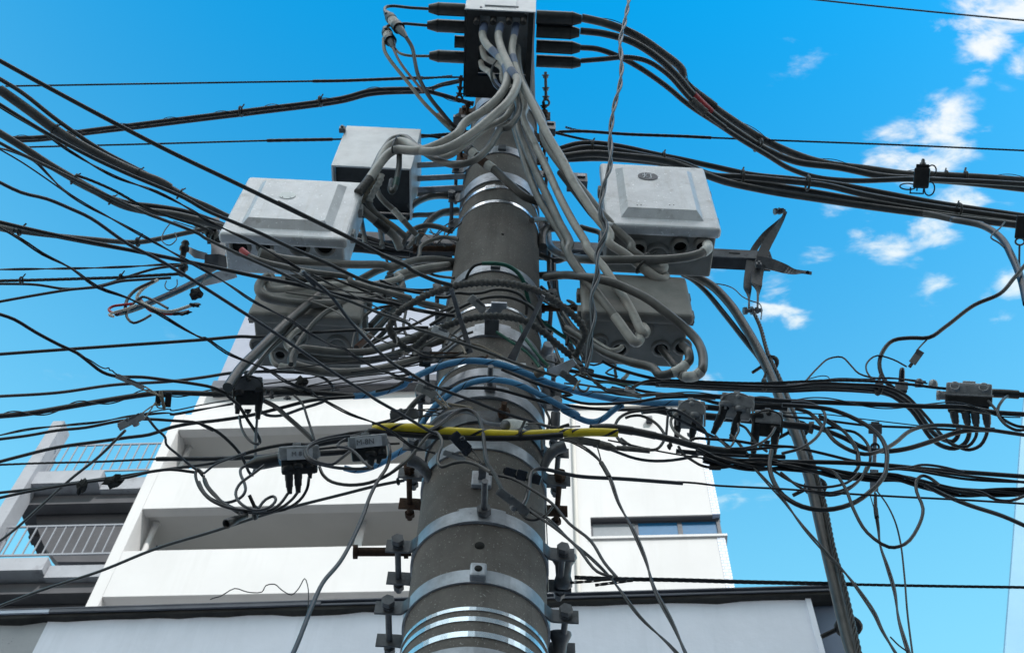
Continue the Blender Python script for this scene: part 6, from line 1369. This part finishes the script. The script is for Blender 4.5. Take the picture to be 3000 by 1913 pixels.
m = MB(); v.box(m, -2, 22, 18, 12, 14, 4); m.build('base', 'alloy', t); m = MB(); m.lathe(v.p(-2, 12), -v.ey + v.ex * .06, [(0, 9 * v.k), (34 * v.k, 8 * v.k), (42 * v.k, 6 * v.k), (44 * v.k, .001)], 14); m.build('post', 'gloss', t)
# inline connectors under the terminal box's far leads
def inline(label, x0, y0, x1, y1, Y, r):
    a, b = P(x0, y0, Y), P(x1, y1, Y + .03); ax = b - a; L = ax.length; k = zopt(a) / F; r *= k
    t = thing('inline_connector', label, 'cable connector', a, 'inline cable connectors')
    MB().lathe(a, ax, [(0, r * .5), (L * .12, r * .75), (L * .2, r * .8)], 18).build('boot', 'navy', t)
    MB().lathe(a + ax * .2, ax, [(0, r), (L * .1, r)], 18).build('collar', 'blackplastic', t)
    MB().lathe(a + ax * .302, ax, [(0, r * .9), (L * .2, r * .92)], 18).build('band', 'tape', t)
    MB().lathe(a + ax * .504, ax, [(0, r * 1.05), (L * .13, r * 1.1)], 18).build('collar', 'blackplastic', t)
    MB().lathe(a + ax * .635, ax, [(0, r * .8), (L * .18, r * .62), (L * .24, r * .5), (L * .365, r * .3)], 18).build('tail', 'navy', t)
inline('upper pale banded inline connector beside the terminal box', 1131, 38, 1192, 112, 1.73, 16)
inline('lower pale banded inline connector beside the terminal box', 1128, 84, 1155, 144, 1.78, 16)
# open socket at the end of the hanging lead
a, b = P(722, 1508, 1.94), P(662, 1535, 1.92); k = zopt(a) / F; ax = b - a; L = ax.length
t = thing('open_socket', 'open black socket dangling from the loops before the balcony', 'socket', a)
MB().lathe(a, ax, [(0, 9 * k), (L * .48, 10 * k), (L * .5, 12 * k), (L * .97, 14.5 * k), (L, 14 * k), (L * .98, 11 * k), (L * .75, 10 * k)], 20).build('shell', 'blackplastic', t); MB().lathe(a + ax * .76, ax, [(0, 10.2 * k), (.001, .001)], 20).build('recess', 'hole', t)
# small plug and its tail
v = V(2683, 1049, 2.12, -56); t = thing('small_plug', 'small pale plug hanging under the swinging lead in the sky', 'plug', v.c)
m = MB(); v.box(m, -4, 0, 15, 11, 9, 2); m.build('body', 'greyplastic', t); m = MB(); v.box(m, 18, 0, 8, 11, 9, 1); v.box(m, -26, 0, 7, 5, 5, 2); m.build('cap', 'galvdark', t)
# wedge clamps that hold the drop leads
def wedge(label, x0, y0, x1, y1, Y, th, mat, bails=(), knob=False, bail0=None, name='wedge_clamp'):
    v, L = vseg(x0, y0, x1, y1, Y); t = thing(name, label, 'wire clamp', v.c, 'wedge clamps of the drop leads')
    m = MB(); v.box(m, 0, 0, L * .5, th * .36, th * .4, th * .1); v.box(m, -L * .3, -th * .1, L * .17, th * .45, th * .46, th * .1); v.box(m, L * .34, 0, L * .12, th * .44, th * .42, th * .08)
    m.build('body', mat, t)
    m = MB(); v.box(m, L * .03, -th * .36, L * .34, th * .16, th * .3, th * .06, -th * .12); m.lathe(v.p(-L * .1, -th * .4, -th * .3), -v.n, [(0, th * .22 * v.k), (th * .16 * v.k, th * .2 * v.k), (th * .18 * v.k, .0004)], 12)
    m.build('wedge', 'galvdark' if mat != 'gloss' else 'gloss', t)
    if knob:
        m = MB(); m.lathe(v.p(L * .1, th * .35, -th * .1), v.ey - v.n * .4, [(0, th * .4 * v.k), (th * .3 * v.k, th * .36 * v.k), (th * .42 * v.k, .0005)], 14); m.build('knob', mat, t)
    for (bx, by) in bails:
        q = P(bx, by, Y + .01); side = v.ey * th * .3 * v.k
        m = MB(); m.tube(smooth_path([v.p(L * .48, -th * .3), v.p(L * .48, -th * .3).lerp(q, .6), q + side * .2, q + v.ex * 3 * v.k, q - side * .2, v.p(L * .48, th * .3).lerp(q, .6), v.p(L * .48, th * .3)], .005), 2.2 * v.k, 6); m.build('bail', 'steelstrand' if mat != 'greyplastic' else 'tan', t)
wedge('pale bar clamp on the lead falling across open sky', 342, 1102, 421, 1137, 1.75, 17, 'greyplastic', [(470, 1160)])
wedge('grey clamp with a round knob, tilted, low in the open sky', 350, 1254, 420, 1216, 1.75, 26, 'greyplastic', [(455, 1182)], True)
wedge('small white clamp at the near end of the rope ring', 1266, 962, 1314, 984, 1.8, 23, 'boxmetal', [(1362, 1000)])
wedge('light grey clamp between the two blue wraps', 1218, 1134, 1276, 1158, 1.86, 29, 'greyplastic', [(1305, 1180), (1318, 1196)])
wedge('thin grey bar clamp on the pole face below the yellow cable', 1298, 1326, 1364, 1348, 1.93, 19, 'greyplastic')
wedge('stout glossy black clamp in front of the yellow cable', 1322, 1274, 1376, 1328, 1.86, 38, 'gloss', [(1418, 1358)])
wedge('dark slanting bar clamp with a round button on the pole face', 1456, 1438, 1548, 1504, 1.9, 28, 'galvdark', knob=True)
wedge('grey block clamp leaning on the pole inside the rope ring', 1374, 872, 1420, 912, 1.9, 28, 'greyplastic')
wedge('grey flat clamp below the left lower box loops', 1083, 1057, 1168, 1045, 2.0, 22, 'galvdark', [(1225, 1040)])
wedge('large dark clamp left of the pole above the yellow cable', 1143, 1222, 1226, 1211, 1.96, 36, 'galvdark', [(1302, 1196), (1308, 1212)])
wedge('flat grey bar clamp under the far end of the yellow wrap', 1652, 1284, 1772, 1304, 1.94, 26, 'galvdark', [(1790, 1308)])
wedge('dark clamp among the clutter over the far blue wrap', 1788, 1140, 1878, 1160, 2.05, 19, 'galvdark')
wedge('small pale clamp just beside it over the far blue wrap', 1830, 1140, 1860, 1147, 2.0, 14, 'boxmetal')
wedge('dark barrel clamp above the upper blue wrap', 1226, 1036, 1262, 1042, 1.98, 20, 'galvdark', [(1372, 1034)])
wedge('second dark barrel clamp above the upper blue wrap', 1228, 1066, 1262, 1070, 1.98, 20, 'blackplastic', [(1415, 1046)])
wedge('dark jumble clamp where the long black line ends right of the pole', 1640, 1092, 1690, 1122, 1.85, 24, 'galvdark')
wedge('grey clamp at the foot of the twisted drop pair', 1700, 1082, 1740, 1090, 1.96, 16, 'galvdark')
m = MB(); a, b = P(1757, 1302, 1.94), P(1805, 1314, 1.94); m.lathe(a, b - a, [(0, .012), ((b - a).length * .6, .012), ((b - a).length, .005)], 14); m.tube(smooth_path([P(1806, 1312, 1.94), P(1850, 1315, 1.94), P(1904, 1320, 1.94)], .01), [.007] * 2 + [.0085] * 1 + [.008] * (len(smooth_path([P(1806, 1312, 1.94), P(1850, 1315, 1.94), P(1904, 1320, 1.94)], .01)) - 3), 10)
tag(m.build('spindle_grip', 'rope'), 'brown spindle grip on the thin wire under the yellow wrap end', 'wire grip')
# rounded black splice blocks on the pole face
v, L = vseg(1478, 1378, 1586, 1408, 1.93); t = thing('splice_block', 'glossy black splice blocks in a row on the pole face', 'splice block', v.c)
for dx, hx, hy in ((-38, 17, 12), (-4, 15, 15), (36, 18, 14)):
    m = MB(); v.box(m, dx, 0, hx, hy, hy, 3); m.build('block', 'gloss', t)
m = MB(); v.box(m, 0, 8, 52, 4, 6, 1); v.box(m, -55, 0, 5, 8, 6, 2); m.build('rail', 'blackplastic', t)
# black square clamp and the suspension clamp on the far cables
v = V(478, 1172, 1.95, 4); t = thing('suspension_clamp', 'black square clamp with a pale rod on the lashed cable', 'clamp', v.c)
m = MB(); v.box(m, -14, -4, 8, 22, 14, 2); v.box(m, 14, -2, 9, 22, 14, 2); v.box(m, 0, -14, 22, 6, 12, 2); m.build('jaws', 'blackplastic', t)
m = MB(); m.lathe(v.p(-10, -26, -16), v.ey + v.ex * .3, [(0, 4 * v.k), (3 * v.k, 6 * v.k), (40 * v.k, 5 * v.k), (58 * v.k, 4 * v.k)], 10); m.build('rod', 'tan', t)
m = MB(); m.tube([v.p(-4 + 12 * math.cos(u), 18 + 6 * math.sin(u), -18) for u in [2 * math.pi * i / 16 for i in range(17)]], 2 * v.k, 6, False); m.build('wire_turn', 'tan', t)
v = V(2700, 522, 2.16, 2); t = thing('suspension_clamp', 'black bolted clamp joining the cable sweep to the strand in the sky', 'clamp', v.c)
m = MB(); v.box(m, 0, 0, 22, 30, 22, 6); v.box(m, 0, -34, 18, 6, 14, 2); m.build('body', 'blackplastic', t)
m = MB(); m.lathe(v.p(0, -36), -v.ey, [(0, 9 * v.k), (8 * v.k, 9 * v.k), (9 * v.k, 6 * v.k), (16 * v.k, 5 * v.k), (20 * v.k, 3 * v.k)], 10); m.build('bolt', 'galvdark', t)
m = MB(); v.box(m, -10, 45, 20, 2, 8); v.box(m, -28, 37, 2, 9, 8); v.box(m, 8, 37, 2, 9, 8); v.box(m, -10, 30, 2, 8, 8); m.build('bracket', 'blackplastic', t)
for dx, dy, rx, ry in ((26, -22, 12, 16), (24, 30, 14, 20), (-36, 26, 22, 9)): MB().tube([v.p(dx + rx * math.cos(u), dy + ry * math.sin(u), -8) for u in [2 * math.pi * i / 18 for i in range(19)]], 2.2 * v.k, 6).build('wire_loop', 'black', t)
v = V(2990, 672, 2.0, 4); t = thing('edge_bracket', 'black bracket with a thin ring at the far picture edge', 'bracket', v.c)
m = MB(); v.box(m, 0, -6, 14, 34, 8, 4); m.build('plate', 'blackplastic', t)
m = MB(); m.tube([v.p(2 + 12 * math.cos(u), 36 + 10 * math.sin(u), 0) for u in [2 * math.pi * i / 18 for i in range(19)]], 3 * v.k, 6, False); m.tube([v.p(2, 44), v.p(6, 90), v.p(12, 130)], 3 * v.k, 6); m.build('ring', 'galvdark', t)
# hanger in the far loops
v = V(2564, 1256, 2.1, 2); t = thing('cable_hanger', 'grey hanger rod with a square bracket behind the round loops', 'hanger', v.c)
m = MB(); v.box(m, 0, 0, 19, 15, 12, 2); v.box(m, 0, -16, 12, 5, 10, 3); m.build('bracket', 'galvdark', t)
m = MB(); m.cyl(v.p(0, 14), v.p(-2, 100), 6 * v.k, None, 10); m.build('rod', 'galv', t)
m = MB(); v.box(m, -2, 150, 12, 32, 6, 2); m.build('strap', 'galv', t)
m = MB(); m.tube([v.p(11 * math.cos(u), 54 + 11 * math.sin(u), -6) for u in [2 * math.pi * i / 18 for i in range(19)]], 3.5 * v.k, 6, False); m.build('ring', 'blackplastic', t)
# torn tape flags
def flag(label, x, y, w, h, Y, mat, seed, name='torn_tape'):
    rd = random.Random(seed); v = V(x, y, Y, rd.uniform(-12, 12)); n = 15
    out = [v.p(w * .5 * math.cos(2 * math.pi * i / n) * rd.uniform(.62, 1.15), h * .5 * math.sin(2 * math.pi * i / n) * rd.uniform(.6, 1.15), rd.uniform(-6, 6)) for i in range(n)]
    m = MB(); c0, c1 = v.p(0, 0, -5), v.p(0, 0, 5); vs = out + [p + v.n * 3 * v.k for p in out] + [c0, c1]
    fs = [[i, (i + 1) % n, 2 * n] for i in range(n)] + [[n + (i + 1) % n, n + i, 2 * n + 1] for i in range(n)] + [[(i + 1) % n, i, n + i, n + (i + 1) % n] for i in range(n)]
    m.add(vs, fs); tag(m.build(name, mat), label, 'tape', 'torn tape ends')
flag('biggest ragged black tape lump on the lead over the stairs', 331, 1410, 62, 46, 1.98, 'blacktape', 1)
flag('dangling black tape tail on the lead over the stairs', 238, 1424, 30, 56, 1.97, 'blacktape', 2)
flag('ragged black tape lump above the lashed cable closure', 884, 1118, 44, 36, 2.0, 'blacktape', 3)
flag('black tape scrap just under the ragged lump', 896, 1140, 26, 26, 2.0, 'blacktape', 8)
flag('blue grey tape flap under the arched tap box closure', 796, 1157, 16, 30, 2.0, 'navy', 4)
flag('small blue grey tape scrap further along the closure', 842, 1166, 24, 14, 2.0, 'navy', 5)
flag('black tape nub under the dark sleeved cable', 1962, 1306, 16, 26, 1.96, 'blacktape', 6)
flag('clear knot of tape where the twisted pair parts', 886, 797, 20, 22, 1.8, 'tape', 7)
# rope wrapped oblong ring standing round the pole front
q = px('E1 160,870 250,720 420,600 600,500 850,410 1100,365 1400,352 1700,390 1950,475 2150,600 2300,720 2420,860 2460,960 2400,1080 2330,1215 | E1 2150,1090 1950,920 1750,800 1500,750 1250,750 1050,785 850,850 650,950 400,1130 | E1 300,1080 210,980 160,880')
h = ray(q[6][0], q[6][1]); hz_ = h.z / h.y * 1.74
pts = [P(a, b, hz_ * ray(a, b).y / ray(a, b).z) for a, b, _ in q]; pts.append(pts[0])
pts = smooth_path(pts, .0035); L_ = 0; rad = []; rr = 10.5 * zopt(pts[len(pts) // 3]) / F
for i, p in enumerate(pts):
    if i: L_ += (p - pts[i - 1]).length
    rad.append(rr * (1 + .17 * math.cos(2 * math.pi * L_ / .0165)))
t = thing('ring_hanger', 'rope wrapped oblong ring held round the pole front on two flat arms', 'ring', pts[0])
MB().tube(pts, rad, 12, False).build('ring', 'rope', t)
for pp, wd in ((((1322, 845, 1.745), (1345, 925, 1.86), (1362, 975, 1.9), (1376, 1035, 1.95)), (.012, .014, .016, .022)), (((1592, 866, 1.75), (1555, 945, 1.85), (1525, 1000, 1.92), (1496, 1060, 1.98)), (.013, .015, .019, .03))):
    q = [P(*p) for p in pp]; MB().ribbon(q, wd, .005, (q[0] - EYE).normalized() + Vector((.35, 0, 0))).build('arm', 'galvdark', t)
MB().ribbon([P(1612, 1094, 1.92), P(1650, 1080, 1.89), P(1684, 1058, 1.86)], [.03, .034, .02], .005, (pts[0] - EYE).normalized()).build('end_plate', 'galv', t)
MB().box(P(1518, 1070, 1.95), .024, .004, .008, .001).build('label_plate', 'boxmetal', t)
for (x, y, r_) in ((1595, 1085, .014),):
    m = MB(); p = P(x, y, 1.94); m.lathe(p, (-.6, .2, -.2), [(0, r_), (.03, r_), (.034, r_ * .4)], 14); m.build('end_knob', 'tan', t)
# the dead end on the crossarm's near tip, with its open coloured leads
DG = 'dead end fittings at the crossarm tip'
def vv(pts, Y): return [P(x, y, Y) for x, y in pts]
t = thing('dead_end', 'dark dead end fitting with twisted plates at the crossarm tip', 'dead end', P(580, 750, 2.3), DG)
MB().ribbon(smooth_path([P(622, 640, 2.3), P(634, 690, 2.3), P(640, 735, 2.3), P(632, 770, 2.3), P(600, 790, 2.3)], .01), .06, .008, [Vector((.2, -1, -.2))] * 60).build('iron', 'galvdark', t)
MB().ribbon(vv([(548, 728), (575, 745), (605, 752)], 2.28), [.02, .034, .03], .006, Vector((0, -.5, -.8))).build('tongue', 'galv', t)
MB().ribbon(vv([(590, 830), (640, 812), (690, 800)], 2.3), [.03, .05, .04], .006, Vector((0, -.7, -.6))).build('plate', 'galv', t)
MB().ribbon(vv([(600, 760), (640, 762), (668, 770)], 2.27), [.04, .05, .05], .006, Vector((0, -.5, -.8))).build('plate', 'galvdark', t)
for x, y in ((541, 735), (538, 790)):
    m = MB(); p = P(x, y, 2.27); m.lathe(p + Vector((0, -.03, .03)), (0, .5, -.8), [(0, .012), (.012, .018), (.02, .014), (.03, .02), (.045, .02), (.05, .013), (.075, .012)], 12); m.build('bolt', 'blackplastic', t)
m = MB()
for i in range(7):
    a, b = P(560 + i * 11, 640 + i * 4, 2.22 + .01 * (i % 3)), P(592 + i * 8, 668 + i * 6, 2.24); m.cyl(a, b, .017 + .004 * (i % 2), None, 8)
m.build('grip_bundle', 'blacktape', t)
flag('black taped lump under the dead end', 575, 860, 46, 40, 2.2, 'blacktape', 11)
flag('black taped lump at the tip of the white open lead', 573, 893, 34, 18, 2.0, 'blacktape', 12)
flag('black taped lump at the tip of the red open lead', 535, 918, 58, 15, 2.0, 'blacktape', 13)
OG = 'open coloured leads at the dead end'
C('G1c', 'fat black cable stripped at its tip beside the dead end', 'd 820,668 900,650 1000,615 1200,532 1400,435 1470,400', 21, 'black', Y=(2.0, 2.25), taper=(.75, 1.1), group=OG)
C('G2c', 'open white lead curving out of the stripped cable', 'd 1110,432 1010,490 962,560 1000,592 1100,640 1200,655 1345,612', 10, 'white', Y=2.02, group=OG)
C('G3c', 'open red lead curving below the white one', 'd 990,572 1060,650 1200,674 1330,652', 8, 'red', Y=2.03, group=OG)
C('G4c', 'open black lead looping over the stripped tip', 'd 1080,442 960,500 895,570 878,650', 10, 'black', Y=2.0, group=OG)
C('G5c', 'open blue grey lead looping under the stripped cable', 'd 1180,632 1060,568 1000,552 910,630 890,690 940,735 1000,715 1060,680', 8, 'navy', Y=2.01, group=OG)
C('G6c', 'red bared tip doubled back at the stripped end', 'd 930,600 860,608 795,618 765,640 790,662 850,655', 8, 'red', Y=1.99, group=OG)
C('G7c', 'pale bared tip beside the red one', 'd 960,610 880,640 800,662 768,678 800,690', 8, 'white', Y=1.98, group=OG)
for i, (s, lab) in enumerate((('d 1200,30 1150,100 1140,160 1190,190 1240,150 1230,100', 'thin loose loop of wire above the dead end'), ('d 1170,440 1160,480 1190,505 1240,480 1245,430', 'thin loose loop of wire below the dead end'), ('d 1220,20 1300,45 1380,70', 'thin wire above the dead end'), ('d 1450,410 1420,450 1395,500', 'short link from the dead end plate to the taped lump'))):
    C('GL%d' % i, lab, s, 3.4, 'black', Y=2.2)
# rusty eye bolts and wire links where the strands meet the pole
EG = 'rusty eye bolts near the pole top'
def eyebolt(label, x0, y0, x1, y1, Y, mat='rust'):
    v, L = vseg(x0, y0, x1, y1, Y); t = thing('eye_bolt', label, 'eye bolt', v.c, EG)
    m = MB(); m.cyl(v.p(-L * .5, 0), v.p(L * .5, 0), 4.5 * v.k, None, 10)
    for q in (-.4, .05, .36): m.lathe(v.p(L * q, 0), v.ex, [(0, 11 * v.k), (4 * v.k, 11 * v.k)], 12); m.hexn(v.p(L * q + 7, 0), v.ex, 8 * v.k, 7 * v.k)
    m.build('stud', mat, t)
    m = MB(); m.tube([v.p(L * .5 + 9 + 9 * math.cos(u), 9 * math.sin(u), 0) for u in [2 * math.pi * i / 16 for i in range(17)]], 3.5 * v.k, 7, False); m.build('eye', mat, t)
eyebolt('eye bolt standing clear of the terminal box on its pale edge side', 1598, 212, 1600, 292, 2.1, 'galvdark')
eyebolt('eye bolt carrying the strand toward the sky bundle', 1592, 300, 1602, 380, 2.14)
eyebolt('eye bolt beside the terminal box where the upper strand ends', 1352, 222, 1346, 280, 2.14)
eyebolt('eye bolt with a rust cap above the grey swing', 1372, 300, 1368, 350, 2.06)
m = MB(); p = P(1352, 352, 2.05); m.box(p, .04, .02, .018, .004); m.lathe(p + Vector((-.015, -.02, -.012)), (0, -.6, -.8), [(0, .014), (.012, .015), (.014, .001)], 14)
tag(m.build('wire_lug', 'galvdark'), 'lug block with rusty heads just above the grey swing', 'lug')
m = MB(); p = P(1612, 378, 2.12); m.box(p, .026, .02, .05, .004); m.box(p + Vector((0, -.022, .02)), .018, .006, .012, .002)
tag(m.build('wire_lug', 'galvdark'), 'steel lug block where the sky strand meets the pole', 'lug')
for i, (s, lab) in enumerate((('B1 1500,1180 1420,1400 1410,1530', 'thin steel rod hanging before the highest bands'), ('B1 1360,1170 1362,1300 1365,1400', 'thin steel rod beside the bright high band'))): C('RD%d' % i, lab, s, 5, 'galv', Y=1.98)
p = P(1690, 535, 2.3); t = thing('meter_bracket', 'black slotted bracket tucked beside the emblem box', 'bracket', p)
MB().box(p, .05, .03, .05, .004).build('plate', 'galvdark', t); MB().box(p + Vector((.02, -.035, .01)), .02, .003, .014, .001).build('slot', 'galv', t)
# thimbles at the strand ends low on the pole
for (x, y, lab, s) in ((1650, 1686, 'flared steel thimble holding the thick level strand', 1), (1640, 1905, 'flared steel thimble at the bottom edge beside the pole', .8)):
    p = P(x, y, 2.24); m = MB(); m.lathe(p + Vector((0, -.03, .05)) * s, (0, .45, -.9), [(0, .036 * s), (.006, .038 * s), (.014, .034 * s), (.03, .024 * s), (.06, .021 * s), (.075, .026 * s), (.09, .026 * s), (.1, .014 * s)], 24)
    tag(m.build('thimble', 'galvdark'), lab, 'thimble')
# short uprights left and right of the big clamps
for (x0, y0, x1, y1, Y, r, lab, mt) in ((1628, 1205, 1626, 1262, 2.02, 14, 'thick stud standing right of the pole above the yellow cable', 'galvdark'), (1613, 1040, 1614, 1090, 2.1, 12, 'pale pipe end beside the pole below the rope ring', 'galv'), (1610, 1008, 1600, 1040, 2.12, 18, 'bent steel elbow beside the pole below the rope ring', 'galv')):
    m = MB(); a, b = P(x0, y0, Y), P(x1, y1, Y + .05); r_ = r / F * zopt(a); m.lathe(a, b - a, [(0, r_ * .8), (.004, r_), ((b - a).length, r_)], 14); tag(m.build('stud', mt), lab, 'stud')
for (x, y, lab) in ((1604, 1330, 'dark cast elbow right of the pole under the yellow cable'), (1250, 1372, 'dark cast elbow left of the pole under the blue wrap')):
    s = 1 if x > 1500 else -1
    q = smooth_path([P(x - 12 * s, y + 40, 2.12), P(x + 2 * s, y + 10, 2.1), P(x + 24 * s, y - 14, 2.08), P(x + 52 * s, y - 26, 2.07)], .01)
    m = MB(); m.tube(q, [.013 + .008 * i / len(q) for i in range(len(q))], 14); tag(m.build('cast_elbow', 'galvdark'), lab, 'elbow')
